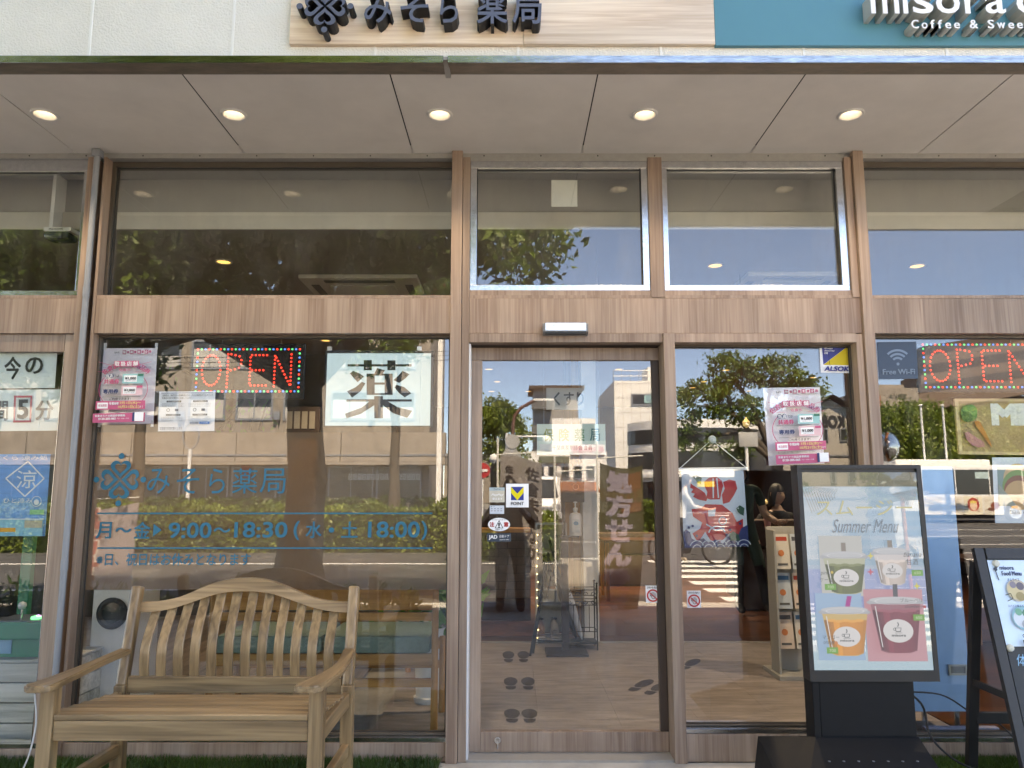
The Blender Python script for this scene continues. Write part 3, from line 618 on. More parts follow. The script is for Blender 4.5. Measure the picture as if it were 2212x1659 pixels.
for (b0, b1) in ((850, 876), (921, 947), (992, 1016)):
    x0, x1, z0, z1 = QR(1364, b0, 1452, b1, d); win(ob, x0, x1, z0, z1, Y+.02, mull=2)
x0, x1, z0, z1 = QR(1390, 999, 1432, 1012, d-.1); sg = MB().box(x0, x1, Y+.1, Y+.14, z0, z1, INKW); sg.text("中澤養生園", x0+.05, x1-.05, z0+.08, z1-.08, Y+.146, INKR, .01, True); sg.build("window_sign", ob)
x0, x1, z0, z1 = QR(1392, 854, 1430, 870, d-.1); sg = MB().box(x0, x1, Y+.1, Y+.14, z0, z1, flat(160, 205, 205)); sg.text("スーロ", x0+.2, x1-.2, z0+.1, z1-.1, Y+.146, INKB, .01, True); sg.build("window_sign", ob)
x0, x1, z0, z1 = QR(1320, 1032, 1450, 1046, d-1); sg = MB().box(x0, x1, Y+.9, Y+1, z0, z1, INKW); sg.box(x0+(x1-x0)*.1, x0+(x1-x0)*.45, Y+.98, Y+1.01, z0+.06, z1-.06, INKR)
sg.text("コマル", x0+(x1-x0)*.55, x1-.1, z0+.07, z1-.07, Y+1.02, INKK, .01, True); sg.build("shop_sign", ob)
x0, x1, z0, z1 = QR(1320, 1048, 1450, 1100, d-1); bx("shopfront", ob, x0, x1, Y+.02, Y+.5, -.1, z1, DGL)
x0, x1, z0, z1 = QR(1400, 792, 1440, 824, d+3); bx("roof_room", ob, x0, x1, Y-6, Y-3, zt, z1, WPN)
rl = MB()
for k in range(8): xx = xa+(xb-xa)*k/7; rl.cyl((xx, Y-.3, zt), (xx, Y-.3, zt+.9), .03, GREYM, 6)
for z in (.45, .9): rl.cyl((xa, Y-.3, zt+z), (xb, Y-.3, zt+z), .03, GREYM, 6)
rl.build("roof_railing", ob)
# --- grey tower
d = 88; Y = -d
gt = thing("grey_tower", "grey and white flats with corner balconies mirrored in the door glass", "building", (Q(1200, 900, d).x, Y-6, -.1))
x0, x1, z0, z1 = QR(1155, 836, 1252, 1060, d); bx("wall", gt, x0, x1, Y-9, Y-2, -.1, z1, GRYW)
bx("roof_slab", gt, x0-.6, x1+.8, Y-9.4, Y-1.2, z1, z1+.4, DBR)
for k in range(6):
    zz = z1-2.6-k*3; bx("balcony", gt, x0-.3, x0+2.2, Y-2, Y-.8, zz, zz+1.1, mat("balcony_panel", (.12, .12, .12), .6, var=.1)); win(gt, x0+2.5, x0+4.1, zz+.2, zz+1.9, Y-1.98)
x0b, x1b, z0b, z1b = QR(1192, 905, 1285, 1060, d-4); bx("lower_wing", gt, x0b, x1b, Y+1, Y+5, -.1, z1b, WPN)
for k in range(2): win(gt, x0b+3.4, x0b+4.9, z1b-4.2-3*k, z1b-.6-3*k, Y+5.01)
# --- low pharmacy building with tiled eave
d = 50; Y = -d
lb = thing("low_building", "low white shop building with orange tiled eave mirrored in the door glass", "building", (Q(1230, 1050, d).x, Y-4, -.1))
x0, x1, z0, z1 = QR(1138, 975, 1312, 1062, d); bx("wall", lb, x0, x1, Y-7, Y, -.1, z1, WPN)
nt_ = 34; e0, e1, _, _ = QR(1155, 1040, 1295, 1060, d-1.2); zr0, zr1 = Q(1200, 1062, d-1.6).z, Q(1200, 1042, d-1).z
for k in range(nt_):
    a = e0+(e1-e0)*k/nt_; MB().tube([(a+.06, Y+1.7, zr0), (a+.06, Y+.1, zr1)], .075, TILE, 8).build("roof_tile", lb)
bx("shopfront", lb, e0, e1, Y+.01, Y+.06, -.1, zr0-.1, DGL)
for k in range(5): a = e0+(e1-e0)*(k+.15)/5; win(lb, a, a+(e1-e0)*.13, zr1+.25, zr1+1.15, Y+.02, t=.06)
x0, x1, z0, z1 = QR(1234, 960, 1308, 982, d-.2); sg = MB().box(x0, x1, Y+.05, Y+.18, z0, z1, flat(240, 225, 225)); sg.text("処方せん受付", x0+.1, x1-.1, z0+.12, z1-.12, Y+.185, INKR, .02, True); sg.build("wall_sign", lb)
x0, x1, z0, z1 = QR(1165, 985, 1230, 1000, d-.2); bx("wall_sign", lb, x0, x1, Y+.05, Y+.15, z0, z1, flat(120, 125, 110))
# --- curved white building behind the wide tree
d = 48; Y = -d
cb = thing("curved_building", "white curved building with dark window band behind the wide tree", "building", (Q(1560, 1040, d).x, Y-4, -.1))
c = Q(1500, 1040, d+5); z1 = Q(1500, 905, d).z; zb = Q(1500, 990, d).z; R_ = 5.2
def arc(nm, r, za, zb_, m, a0=15, a1=165):
    t = MB(); 
    for k in range(24):
        b0, b1 = (math.radians(a0+(a1-a0)*(k+j)/24) for j in (0, 1))
        t.add([(c.x+r*math.cos(b0), c.y+r*math.sin(b0), za), (c.x+r*math.cos(b1), c.y+r*math.sin(b1), za), (c.x+r*math.cos(b1), c.y+r*math.sin(b1), zb_), (c.x+r*math.cos(b0), c.y+r*math.sin(b0), zb_), (c.x, c.y, zb_)], [(0, 1, 2, 3), (3, 2, 4)], m)
    return t.build(nm, cb)
arc("wall", R_, -.1, z1, WPN); arc("window_band", R_+.03, zb-.7, zb+.5, DGL); arc("window_band", R_+.03, z1-1.6, z1-.6, DGL); arc("canopy", R_+.5, Q(1500, 1031, d).z, Q(1500, 1024, d).z, WPN); arc("shop_glass", R_+.04, 0, Q(1500, 1040, d).z, DGL)
x0, x1, z0, z1_ = QR(1510, 1040, 1548, 1052, d-1); bx("yellow_poster", cb, x0, x1, Y+.6, Y+.65, z0, z1_, flat(235, 215, 60))
# --- house with gable and lettering
d = 44; Y = -d
kh = thing("gabled_shop", "grey gabled shop with black lettering mirrored right of the coupon poster", "building", (Q(1790, 1000, d).x, Y-5, -.1))
HW = mat("greige_siding", (.34, .31, .27), .8, var=.08, scale=2, bump=.3, bscale=8)
xa, xb, xm = Q(1668, 950, d).x, Q(1856, 950, d).x, Q(1795, 860, d).x; ze, zp = Q(1855, 897, d).z, Q(1795, 862, d).z
MB().prism([(xa, -.1), (xb, -.1), (xb, ze), (xm, zp), (xa, ze-1.3)], Y-9, Y, HW).build("wall", kh)
MB().add([(xm, Y+.5, zp+.25), (xb+.5, Y+.5, ze+.05), (xb+.5, Y-9.3, ze+.05), (xm, Y-9.3, zp+.25), (xa-.6, Y+.5, ze-1.5), (xa-.6, Y-9.3, ze-1.5)], [(0, 1, 2, 3), (0, 3, 5, 4)], mat("slate_roof", (.1, .1, .1), .7, var=.2)).build("roof", kh)
x0, x1, z0, z1 = QR(1762, 898, 1828, 922, d-.2); MB().text("KOBA", x0, x1, z0, z1, Y+.05, INKK, .04, True, depth=-.05).build("lettering", kh)
for a, b in ((1815, 1832), (1778, 1790)):
    x0, x1, z0, z1 = QR(a, 925, b, 953, d); win(kh, x0, x1, z0, z1, Y+.02, t=.08)
bx("plinth_band", kh, xa, xb, Y-.01, Y+.06, Q(1800, 986, d).z, Q(1800, 982, d).z, GREYM)
# --- light block with sign and big brown office, right
d = 66; Y = -d
kb2 = thing("beige_block", "beige flat-roofed block with mirrored lettering above the trees at right", "building", (Q(1950, 880, d).x, Y-6, -.1))
x0, x1, z0, z1 = QR(1892, 838, 1992, 1040, d); bx("wall", kb2, x0, x1, Y-8, Y, -.1, z1, BGE); x0, x1, z0, z1 = QR(1904, 828, 1965, 838, d+1); bx("roof_room", kb2, x0, x1, Y-6, Y-2, z0-.1, z1, BGP)
x0, x1, z0, z1 = QR(1922, 851, 1960, 861, d-.1); MB().text("栗原ビル", x0, x1, z0, z1, Y+.05, flat(70, 80, 60), .02, True).build("lettering", kb2)
x0, x1, z0, z1 = QR(1870, 855, 1905, 885, d-2); bx("brick_wing", kb2, x0, x1, Y+.1, Y+2, z0-2, z1, mat("red_brick", (.3, .12, .07), .8, var=.2, scale=8))
d = 92; Y = -d
bo = thing("brown_office", "large dark brown terraced office mirrored behind the right open sign", "building", (Q(2140, 820, d).x, Y-8, -.1))
for k in range(6):
    xl, zt = Q(1985-k*2, 880-k*19, d+k).x, Q(2000, 845-k*19, d+k).z
    xr_ = xl+26; m_ = DBR if k % 2 else mat("brown_band", (.17, .12, .09), .8, var=.1)
    MB().prism([(xl, zt-2.6), (xr_, zt+1.6), (xr_, zt+3.6), (xl, zt-.4)], Y-6, Y-.4*k, m_).build("storey_band", bo)
bx("wall", bo, Q(1985, 900, d).x, Q(1985, 900, d).x+26, Y-7, Y-2.6, -.1, Q(2000, 850, d).z, DBR)
# --- far row to close the horizon
for k, (a, b, t_, dd, m_, lab) in enumerate(((960, 1060, 985, 95, BGE, "far beige block left of the round tree"), (1040, 1150, 1000, 110, GRYW, "far grey block behind the round tree"), (1600, 1680, 1000, 100, WPN, "far white block below the wide tree"), (1640, 1760, 985, 115, BGE, "far beige block right of the wide tree"), (1850, 2000, 960, 105, GRYW, "far grey block behind the clipped trees"), (2000, 2300, 950, 120, BGE, "far beige block at the right edge"), (-200, 60, 940, 100, GRYW, "far grey block at the left edge"))):
    x0, x1, z0, z1 = QR(a, t_, b, 1060, dd); t = thing("distant_building", lab, "building", ((x0+x1)/2, -dd-5, -.1), "far buildings")
    bx("wall", t, x0, x1, -dd-8, -dd, -.1, z1, m_); bx("roof", t, x0-.2, x1+.2, -dd-8.2, -dd+.2, z1, z1+.3, GRYW)
    for i in range(int((x1-x0)/3)):
        for j in range(int(z1/3)): 
            win(t, x0+.8+i*3, x0+2.4+i*3, .9+j*3, 2.3+j*3, -dd+.02, t=.1)
# ================================================================ poles, signs, lamps of the plaza
def pole_thing(name, label, cat, x, y, parts, group=None):
    t = thing(name, label, cat, (x, y, -.1), group)
    for nm, mb in parts: auto_smooth(mb.build(nm, t), 50)
    return t
p = Q(1108, 1000, 20); x, y = p.x, p.y; zt = Q(1110, 880, 20).z; za = Q(1150, 863, 20).z
a = MB().tube([(x, y, -.1), (x, y, zt-.6), (x+.05, y, zt-.25), (x+.25, y, zt+.0), (x+.7, y, za)], .055, BRP, 10); b = MB().box(x+.65, x+1.3, y-.08, y+.08, za-.03, za+.05, POLE, .02)
pole_thing("street_lamp", "brown curved street lamp mirrored near the round tree", "street lamp", x, y, (("pole", a), ("lamp_head", b)))
p = Q(1104, 1000, 17); x, y = p.x-.12, p.y
pl_ = MB().cyl((x, y, -.1), (x, y, Q(1100, 935, 17).z), .045, POLE, 10); pl_.cyl((x, y, Q(1100, 942, 17).z), (x+1.1, y, Q(1100, 942, 17).z), .03, POLE, 8)
dsc = MB().lathe([(.001, .03), (.2, .03), (.2, 0), (.001, 0)], (x+.16, y+.06, Q(1110, 953, 17).z), mat("sign_back", (.42, .42, .41), .5, .2, var=.08), 24, 'y')
tri = MB(); zz = Q(1110, 985, 17).z; tri.prism([(x-.25, zz-.15), (x+.5, zz-.15), (x+.12, zz+.42)], y+.05, y+.07, mat("sign_back", (0, 0, 0)))
gl_ = MB(); 
for px_ in (-.35, 1.1): gl_.lathe([(.001, -.14), (.1, -.1), (.14, 0), (.1, .1), (.001, .14)], (x+px_, y, Q(1130, 950 if px_ > 0 else 990, 17).z), WHT, 14)
pole_thing("sign_post", "white road sign post with round and triangular sign backs", "road sign", x, y, (("pole", pl_), ("round_sign", dsc), ("triangle_sign", tri), ("globe_lamps", gl_)))
p = Q(1618, 1000, 9.5); x, y = p.x, p.y
a = MB().cyl((x, y, -.1), (x, y, Q(1616, 935, 9.5).z), .03, POLE, 10)
x0, x1, z0, z1 = QR(1600, 932, 1652, 970, 9.4); b = MB().box(x0+.02, x1-.06, y+.02, y+.05, z0+.05, z1, mat("sign_back", (0, 0, 0)), .01)
pole_thing("sign_post", "slim white post with square sign back mirrored beside the fish banner", "road sign", x, y, (("pole", a), ("sign_plate", b)))
p = Q(1900, 990, 13); x, y = p.x, p.y
a = MB().cyl((x, y, -.1), (x, y, Q(1900, 925, 13).z), .04, mat("orange_pole", (.5, .16, .03), .5, var=.1), 12)
mir = MB(); 
for px_, yaw in ((1885, .5), (1918, 1.15)):
    q = Q(px_, 965, 13); M = Matrix.Translation(q) @ Matrix.Rotation(yaw, 4, 'Z')
    t_ = MB().lathe([(.001, .05), (.2, .03), (.3, 0), (.33, 0), (.33, -.04), (.001, -.07)], (0, 0, 0), mat("mirror_steel", (.8, .8, .82), .08, 1, var=0), 26, 'y')
    mir.add([M @ Vector(v) for v in t_.v], t_.f, t_.ms[0])
    mir.cyl((x, y, q.z), (q.x, q.y, q.z), .02, GREYM, 8)
pole_thing("traffic_mirror", "pair of round traffic mirrors on a pole mirrored above the kiosk", "traffic mirror", x, y, (("pole", a), ("mirrors", mir)))
for k, (px_, lab) in enumerate(((2000, "thin steel flag pole left of the menu board in the mirrored trees"), (2048, "thin steel flag pole at the menu board's left edge"))):
    q = Q(px_, 1000, 33); pole_thing("flag_pole", lab, "flag pole", q.x, q.y, (("pole", MB().cyl((q.x, q.y, -.1), (q.x, q.y, Q(px_, 878, 33).z), .05, POLE, 8)), ("cap", MB().lathe([(.001, 0), (.12, .05), (.001, .14)], (q.x, q.y, Q(px_, 878, 33).z), POLE, 10))), "flag poles behind the bus")
q = Q(404, 1040, 22); zt = Q(404, 970, 22).z; pole_thing("street_pole", "thin white pole mirrored across the window lettering", "pole", q.x, q.y, (("pole", MB().cyl((q.x, q.y, -.1), (q.x, q.y, zt), .06, POLE, 10)), ("hoop", MB().tube([(q.x+.28*math.sin(a_), q.y, zt+.45-.45*math.cos(a_)) for a_ in [k*math.pi/8 for k in range(17)]], .025, GREYM, 6))))
# chain bollards
cbx = [Q(a_, 1090, 39).x for a_ in (880, 922, 962)]; gm = mat("bollard_paint", (.1, .08, .06), .6, var=.1)
for k, x in enumerate(cbx):
    t = thing("bollard", ["left", "middle", "right"][k]+" dark post of the mirrored chain bollards", "bollard", (x, -39, -.1), "chain bollards"); MB().cyl((x, -39, -.1), (x, -39, .62), .09, gm, 12).build("post", t); MB().lathe([(.11, .62), (.11, .68), (.001, .74)], (x, -39, 0), gm, 12).build("cap", t)
for k in range(2):
    pts = [(cbx[k]+(cbx[k+1]-cbx[k])*s/10, -39, .5-.42*(1-(s/5-1)**2)) for s in range(11)]
    tag(MB().tube(pts, .03, POLE, 6).build("chain"), ["left", "right"][k]+" hanging chain between the mirrored bollards", "chain", "bollard chains")
# tall red and white pylon
x0, x1, z0, z1 = QR(932, 560, 966, 640, 36); t = thing("pylon_sign", "tall white and red pylon sign mirrored beside the centre post", "sign", ((x0+x1)/2, -36, -.1)); bx("column", t, x0+.4, x1-.2, -36.4, -36, -.1, z1+1.4, WPN)
bx("red_panel", t, x0, x1-.1, -35.98, -35.8, z0-1.5, z1, INKR); bx("white_panel", t, x0-.3, x0+.35, -35.97, -35.85, z1-.6, z1+.9, INKW)
# no-entry sign
q = Q(1042, 1016, 26); pole_thing("road_sign", "small red round no entry sign mirrored at the door stile", "road sign", q.x, q.y, (("pole", MB().cyl((q.x, q.y, -.1), (q.x, q.y, q.z+.3), .04, POLE, 8)), ("disc", MB().lathe([(.001, .06), (.3, .06), (.3, .03)], q, INKR, 20, 'y')), ("bar", MB().box(q.x-.2, q.x+.2, q.y+.065, q.y+.08, q.z-.05, q.z+.05, INKW))))
# ================================================================ bus
d = 31; Y = -d
bus = thing("city_bus", "white city bus with blue windows and drawings on its side, mirrored at right", "bus", (Q(2060, 1100, d).x, Y-1.3, -.1))
xa, xb = Q(1905, 1060, d).x, Q(2300, 1060, d).x; zr, zg = Q(2050, 1004, d).z, Q(2050, 1119, d).z
zw0, zw1 = Q(2050, 1070, d).z, Q(2050, 1012, d).z
BW = mat("bus_white_paint", (.76, .75, .72), .3, var=.04, coat=.5); BGL = mat("bus_blue_glass", (.045, .11, .22), .1, var=.2, scale=1.5)
MB().box(xa, xb, Y-2.5, Y, .28, zr, BW, .12).build("body", bus)
MB().box(xa+1.0, xa+5.4, Y-2.0, Y-.5, zr-.02, zr+.28, BW, .1).build("roof_unit", bus)
nw = 5
for k in range(nw):
    a = xa+.35+(xb-xa-.6)*k/nw; bx("window", bus, a+.03, a+(xb-xa-.6)/nw-.03, Y-.02, Y+.015, zw0+.05, zw1-.05, BGL if k in (0, 1) else DGL)
for k in (0, 2):
    a = xa+.35+(xb-xa-.6)*k/nw+.9; bx("seat_notice", bus, a, a+.6, Y+.016, Y+.02, zw0+.75, zw0+1.05, flat(190, 215, 215))
for xx in (Q(1975, 1100, d).x-1.0, Q(2196, 1100, d).x):
    wh = MB().lathe([(.48, -.12), (.5, 0), (.48, .02), (.3, .02)], (xx, Y+.0, .4), RUB, 26, 'y'); o = wh.build("wheel", bus, True)
    MB().lathe([(.31, .025), (.24, .0), (.1, .05), (.001, .05)], (xx, Y+.0, .4), mat("wheel_rim", (.55, .56, .58), .35, .6, var=.1), 20, 'y').build("rim", o, True)
    MB().ring(xx, .4, .5, .62, Y+.004, mat("arch_blue", (.1, .2, .4), .5, var=0), 20, -.1, math.pi+.1).build("wheel_arch", bus)
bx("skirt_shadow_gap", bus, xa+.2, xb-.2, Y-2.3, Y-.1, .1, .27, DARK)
zs0, zs1 = Q(2050, 1113, d).z, Q(2050, 1072, d).z; sw = (xb-xa)/9.0
cols = [(236, 228, 210), (240, 236, 226), (233, 220, 190), (238, 230, 214), (240, 232, 205)]
rd = random.Random(5)
for k in range(9):
    a = xa+sw*k; pn = MB().box(a+.03, a+sw-.03, Y+.001, Y+.009, zs0+.02, zs1-.02, flat(*cols[k % 5]))
    cx, cz, h = a+sw/2, (zs0+zs1)/2, (zs1-zs0)
    for j in range(9):                                   # loose pencil-like loops, no character
        u, v, r = cx+rd.uniform(-.38, .38)*sw, cz+rd.uniform(-.36, .36)*h, rd.uniform(.04, .1)
        pn.ring(u, v, r, r+.014, Y+.0105+.0005*j, flat(rd.choice((150, 120, 170)), rd.choice((110, 120)), rd.choice((90, 110))), 14, 0, rd.uniform(3, 6.2), rd.uniform(.5, 1))
    if k == 4: pn.disc(cx, cz+.05, .26, .3, Y+.0165, flat(190, 60, 55)); pn.disc(cx, cz-.02, .17, .2, Y+.0175, flat(238, 205, 175)); pn.disc(cx, cz+.16, .17, .07, Y+.0185, flat(232, 205, 110))
    if k == 5: pn.disc(cx+.05, cz+.0, .2, .16, Y+.0165, flat(150, 80, 55)); pn.disc(cx-.14, cz-.16, .16, .07, Y+.0175, flat(120, 70, 50))
    if k == 6: pn.disc(cx, cz-.02, .16, .24, Y+.0165, flat(226, 178, 120))
    pn.build("picture_panel", bus)
x0, x1, z0, z1 = QR(1996, 1061, 2009, 1068, d-.05); MB().text("0186", x0, x1, z0, z1, Y+.03, INKW, .02, True).build("number", bus)
# ================================================================ parked van
d = 27; Y = -d; x0, x1, z0, z1 = QR(1141, 1030, 1192, 1100, d)
van = thing("parked_van", "white van facing the shop mirrored behind the left banner", "van", ((x0+x1)/2, Y-2, -.1)); cx = (x0+x1)/2; hw = .85
CARW = mat("car_white", (.75, .75, .74), .3, var=.03, coat=.6)
zA, zB, zC, zD = .2, 1.0, 1.25, 1.95; prf = [(Y, zA), (Y+.02, .75), (Y-.15, zB), (Y-.75, zD-.05), (Y-1.2, zD), (Y-4.2, zD), (Y-4.4, .9), (Y-4.3, zA)]
n = len(prf); MB().add([(cx-hw, a, b) for a, b in prf]+[(cx+hw, a, b) for a, b in prf], [tuple(range(n)), tuple(range(n, 2*n))[::-1]]+[(k, n+k, n+(k+1) % n, (k+1) % n) for k in range(n)], CARW).build("body", van)
MB().poly([(cx-hw+.1, Y-.17+.02, zB+.06), (cx+hw-.1, Y-.15, zB+.06), (cx+hw-.18, Y-.68, zD-.14), (cx-hw+.18, Y-.68, zD-.14)], DGL).build("windscreen", van)
bx("grille", van, cx-.5, cx+.5, Y+.0, Y+.035, .55, .68, GREYM); bx("bumper", van, cx-hw-.02, cx+hw+.02, Y-.1, Y+.06, .2, .48, CARW, .03)
for s_ in (-1, 1): bx("headlight", van, cx+s_*.66-.16, cx+s_*.66+.16, Y-.03, Y+.03, .62, .82, mat("lamp_glass", (.7, .7, .7), .1, .3, var=0), .02); MB().lathe([(.001, -.1), (.3, -.1), (.3, .1), (.001, .1)], (cx+s_*hw*.95, Y-.8, .2), RUB, 18, 'x').build("wheel", van)
pn = MB().box(cx-.17, cx+.17, Y+.061, Y+.075, .3, .45, INKW); pn.text("20-46", cx-.13, cx+.13, .33, .41, Y+.078, INKK, .01, True); pn.build("number_plate", van)

# overhead wires and a utility pole at the right of the plaza
q = Q(2260, 700, 26); t = thing("utility_pole", "concrete utility pole beyond the right edge of the mirrored plaza", "utility pole", (q.x, q.y, -.1)); auto_smooth(MB().cyl((q.x, q.y, -.1), (q.x, q.y, 9.5), .16, KERB, 12, .12).build("pole", t)); bx("crossarm", t, q.x-.9, q.x+.9, q.y-.06, q.y+.06, 8.6, 8.72, GREYM)
for k in range(3):
    xo = -.8+.8*k; a_ = Vector((q.x+xo, q.y, 8.75)); b_ = Vector((-32+xo, -34-2*k, 8.4))
    tag(MB().tube([a_.lerp(b_, s_/12)-Vector((0, 0, 1.1*(1-(s_/6-1)**2))) for s_ in range(13)], .018, RUB, 5).build("overhead_wire"), ["lowest", "middle", "highest"][k]+" black overhead wire crossing the mirrored sky", "wire", "overhead wires")
# ================================================================ printed sheets
class Sheet:                                             # a flat printed thing spanned by four corners (tl, tr, br, bl)
    def __init__(s, tl, tr, br, bl, base, th=.0012, step=.0005):
        s.c = [Vector(q) for q in (tl, tr, br, bl)]; s.n = (s.c[1]-s.c[0]).cross(s.c[3]-s.c[0]).normalized()
        if s.n.y > 0: s.n = -s.n
        s.m = MB(); s.k = 0; s.step = step; b = [q-s.n*th for q in s.c]
        s.m.add(s.c+b, [(0, 3, 2, 1), (4, 5, 6, 7), (0, 1, 5, 4), (1, 2, 6, 5), (2, 3, 7, 6), (3, 0, 4, 7)], base)
    def at(s, u, v, k=None):
        a = s.c[0].lerp(s.c[1], u); b = s.c[3].lerp(s.c[2], u); return a.lerp(b, v)+s.n*s.step*(s.k if k is None else k)
    def lay(s): s.k += 1; return s
    def r(s, u0, v0, u1, v1, m): s.lay(); s.m.poly([s.at(u0, v0), s.at(u1, v0), s.at(u1, v1), s.at(u0, v1)], m); return s
    def pg(s, pts, m): s.lay(); s.m.poly([s.at(*p) for p in pts], m); return s
    def asp(s): return (s.c[1]-s.c[0]).length/(s.c[3]-s.c[0]).length
    def d(s, u, v, ru, m, n=26, rv=None): rv = rv or ru*s.asp(); return s.pg([(u+ru*math.cos(2*math.pi*k/n), v+rv*math.sin(2*math.pi*k/n)) for k in range(n)], m)
    def ring(s, u, v, r0, r1, m, a0=0, a1=6.2832, n=30, sq=1):
        s.lay(); a_ = s.asp()*sq; vs = []; fs = []
        for k in range(n+1):
            a = a0+(a1-a0)*k/n
            vs += [s.at(u+r0*math.cos(a), v+r0*a_*math.sin(a)), s.at(u+r1*math.cos(a), v+r1*a_*math.sin(a))]
            if k: fs.append((2*k-2, 2*k-1, 2*k+1, 2*k))
        s.m.add(vs, fs, m); return s
    def ln(s, pts, wd, m):
        s.lay(); a_ = s.asp()
        for (u0, v0), (u1, v1) in zip(pts[:-1], pts[1:]):
            dx, dy = u1-u0, (v1-v0)/a_; l = math.hypot(dx, dy) or 1e-6; nx, ny = -dy/l*wd/2, dx/l*wd/2*a_
            s.m.poly([s.at(u0+nx, v0+ny), s.at(u1+nx, v1+ny), s.at(u1-nx, v1-ny), s.at(u0-nx, v0-ny)], m)
        return s
    def t(s, tx, u0, v0, u1, v1, m, off=0, mir=False, shear=0):
        v, f, _ = glyphs(tx, off)
        for du, dv, k in bold(tx, off): s.lay(); s.m.add([s.at(u0+((1-a) if mir else a)*(u1-u0)+(b*shear+du)*(u1-u0), v1+(b+dv)*(v0-v1)) for a, b in v], f, m)
        return s
    def arc(s, tx, u, v, ru, h, a0, a1, m, off=0):       # letters along an arc
        n = len(tx); q = s.asp()
        for k, ch, du, dv in [(k, ch, du, dv) for k, ch in enumerate(tx) for du, dv, _ in bold(ch, off)]:
            s.k += .25
            a = a0+(a1-a0)*(k+.5)/n; ca, sa = math.cos(a), math.sin(a); gv, gf, ga = glyphs(ch, off); w_ = h*min(1.1, max(.4, ga)); hh = h if ga < 2 else h*.3
            self_v = []
            for p_, r_ in gv:
                lx = (p_-.5+du)*w_; ly = (r_-.5+dv)*hh; x_ = u+ru*ca+lx*(-sa)*1+ly*ca; y_ = v+(ru*sa+lx*ca+ly*sa)*q
                self_v.append(s.at(x_, y_))
            s.m.add(self_v, gf, m)
        return s
    def build(s, name, label=None, cat=None, group=None, parent=None):
        o = s.m.build(name, parent); return tag(o, label, cat, group) if label else o
def psheet(pts, Y, base, th=.0012, **k): return Sheet(*[P(a, b, Y) for a, b in pts], base, th, **k)
def prect(px0, py0, px1, py1, Y, base, th=.0012):
    x0, x1, z0, z1 = RC(px0, py0, px1, py1, Y); return Sheet((x0, Y, z1), (x1, Y, z1), (x1, Y, z0), (x0, Y, z0), base, th)
PAPER = mat("white_paper", (.86, .86, .87), .55, var=.03); TEAL = flat(10, 112, 140); PINK = flat(216, 98, 138); NAVY = flat(40, 62, 112)
# ---------------------------------------------------------------- emblem of four hearts
def heart_ring(mb, cx, cz, ang, size, stroke, y, m, depth=0, n=26):
    def hp(sc):
        o = []
        for k in range(n):
            t = 2*math.pi*k/n; x = .5*math.sin(t)**3; z = (13*math.cos(t)-5*math.cos(2*t)-2*math.cos(3*t)-math.cos(4*t))/17*.52+.56
            o.append((x*sc, .58+(z-.58)*sc))
        return o
    oo, ii = hp(1), hp(1-stroke); ca, sa = math.cos(ang), math.sin(ang)
    T = lambda a, b: (cx+(a*ca-b*sa)*size, cz+(a*sa+b*ca)*size)
    oo = [T(*q) for q in oo]; ii = [T(*q) for q in ii]; vs = [(a, y, b) for a, b in oo+ii]
    fs = [(k, (k+1) % n, n+(k+1) % n, n+k) for k in range(n)]
    if depth:
        vs += [(a, y+depth, b) for a, b in oo+ii]; fs += [(k, (k+1) % n, 2*n+(k+1) % n, 2*n+k) for k in range(n)]+[(n+k, n+(k+1) % n, 3*n+(k+1) % n, 3*n+k) for k in range(n)]
    mb.add(vs, fs, m)
def emblem(mb, px, py, R, Y, m, depth=0, md=None):
    c = P(px, py, Y); s = R/FPX*(c-Vector((0, CAMY, CAMZ))).length
    for k in range(4):
        a = k*math.pi/2
        if depth: heart_ring(mb, c.x, c.z, a, s*1.12, .42, Y+.001+.0004*k, md, depth)
        heart_ring(mb, c.x, c.z, a, s*1.12, .42, Y-.0003*k, m)
        q = Vector((c.x+s*1.28*math.sin(a), Y, c.z+s*1.28*math.cos(a)))
        if depth: mb.cyl(q, q+Vector((0, depth, 0)), s*.16, md, 18)
        mb.disc(q.x, q.z, s*.16, s*.16, Y-.0005, m, 18)
# ---------------------------------------------------------------- fascia signs
SLATE = mat("slate_letter_face", sr(88, 94, 112), .5, var=.05); LBLK = mat("black_letter_side", (.012, .012, .013), .6, var=0)
t = thing("pharmacy_sign", "pale oak fascia sign with raised slate letters and four-heart emblem", "sign", (P(1085, 96, -.925).x, -.92, P(1085, 96, -.925).z))
x0, x1 = P(627, 60, -.925).x, P(1543, 60, -.925).x; zb = P(1085, 96, -.925).z; xm = P(1118+740, 0, -.925).x
xj = P(1130, 60, -.925).x
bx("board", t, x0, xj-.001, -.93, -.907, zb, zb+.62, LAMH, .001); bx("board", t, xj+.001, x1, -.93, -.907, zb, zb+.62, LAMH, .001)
m = MB(); emblem(m, 702, 13, 37.5, -1.0, SLATE, .068, LBLK); m.build("emblem", t)
cx_ = [(787, 846), (865, 925), (950, 990), (1030, 1097), (1107, 1170)]
for ch, (a, b) in zip("みそら薬局", cx_):
    q0, q1 = P(a, 10, -1.0).x, P(b, 10, -1.0).x; zt, zl = P(a, {"薬": -24, "局": -20}.get(ch, -14), -1.0).z, P(a, {"み": 49, "そ": 48, "ら": 49, "薬": 51, "局": 51}[ch], -1.0).z
    m = MB().text(ch, q0, q1, zl, zt, -.999, LBLK, .012, depth=.069); m.text(ch, q0, q1, zl, zt, -1.0, SLATE, .012); m.build("letter", t)
CBL = mat("cafe_sign_blue", sr(66, 128, 142), .5, var=.04, scale=2); CW = mat("white_letter_face", (.8, .8, .8), .5, var=.03); CSD = mat("cream_letter_side", (.42, .42, .38), .6, var=.08)
t = thing("cafe_sign", "teal blue fascia sign with raised white cafe lettering", "sign", (P(1900, 98, -.925).x, -.92, P(1900, 98, -.925).z))
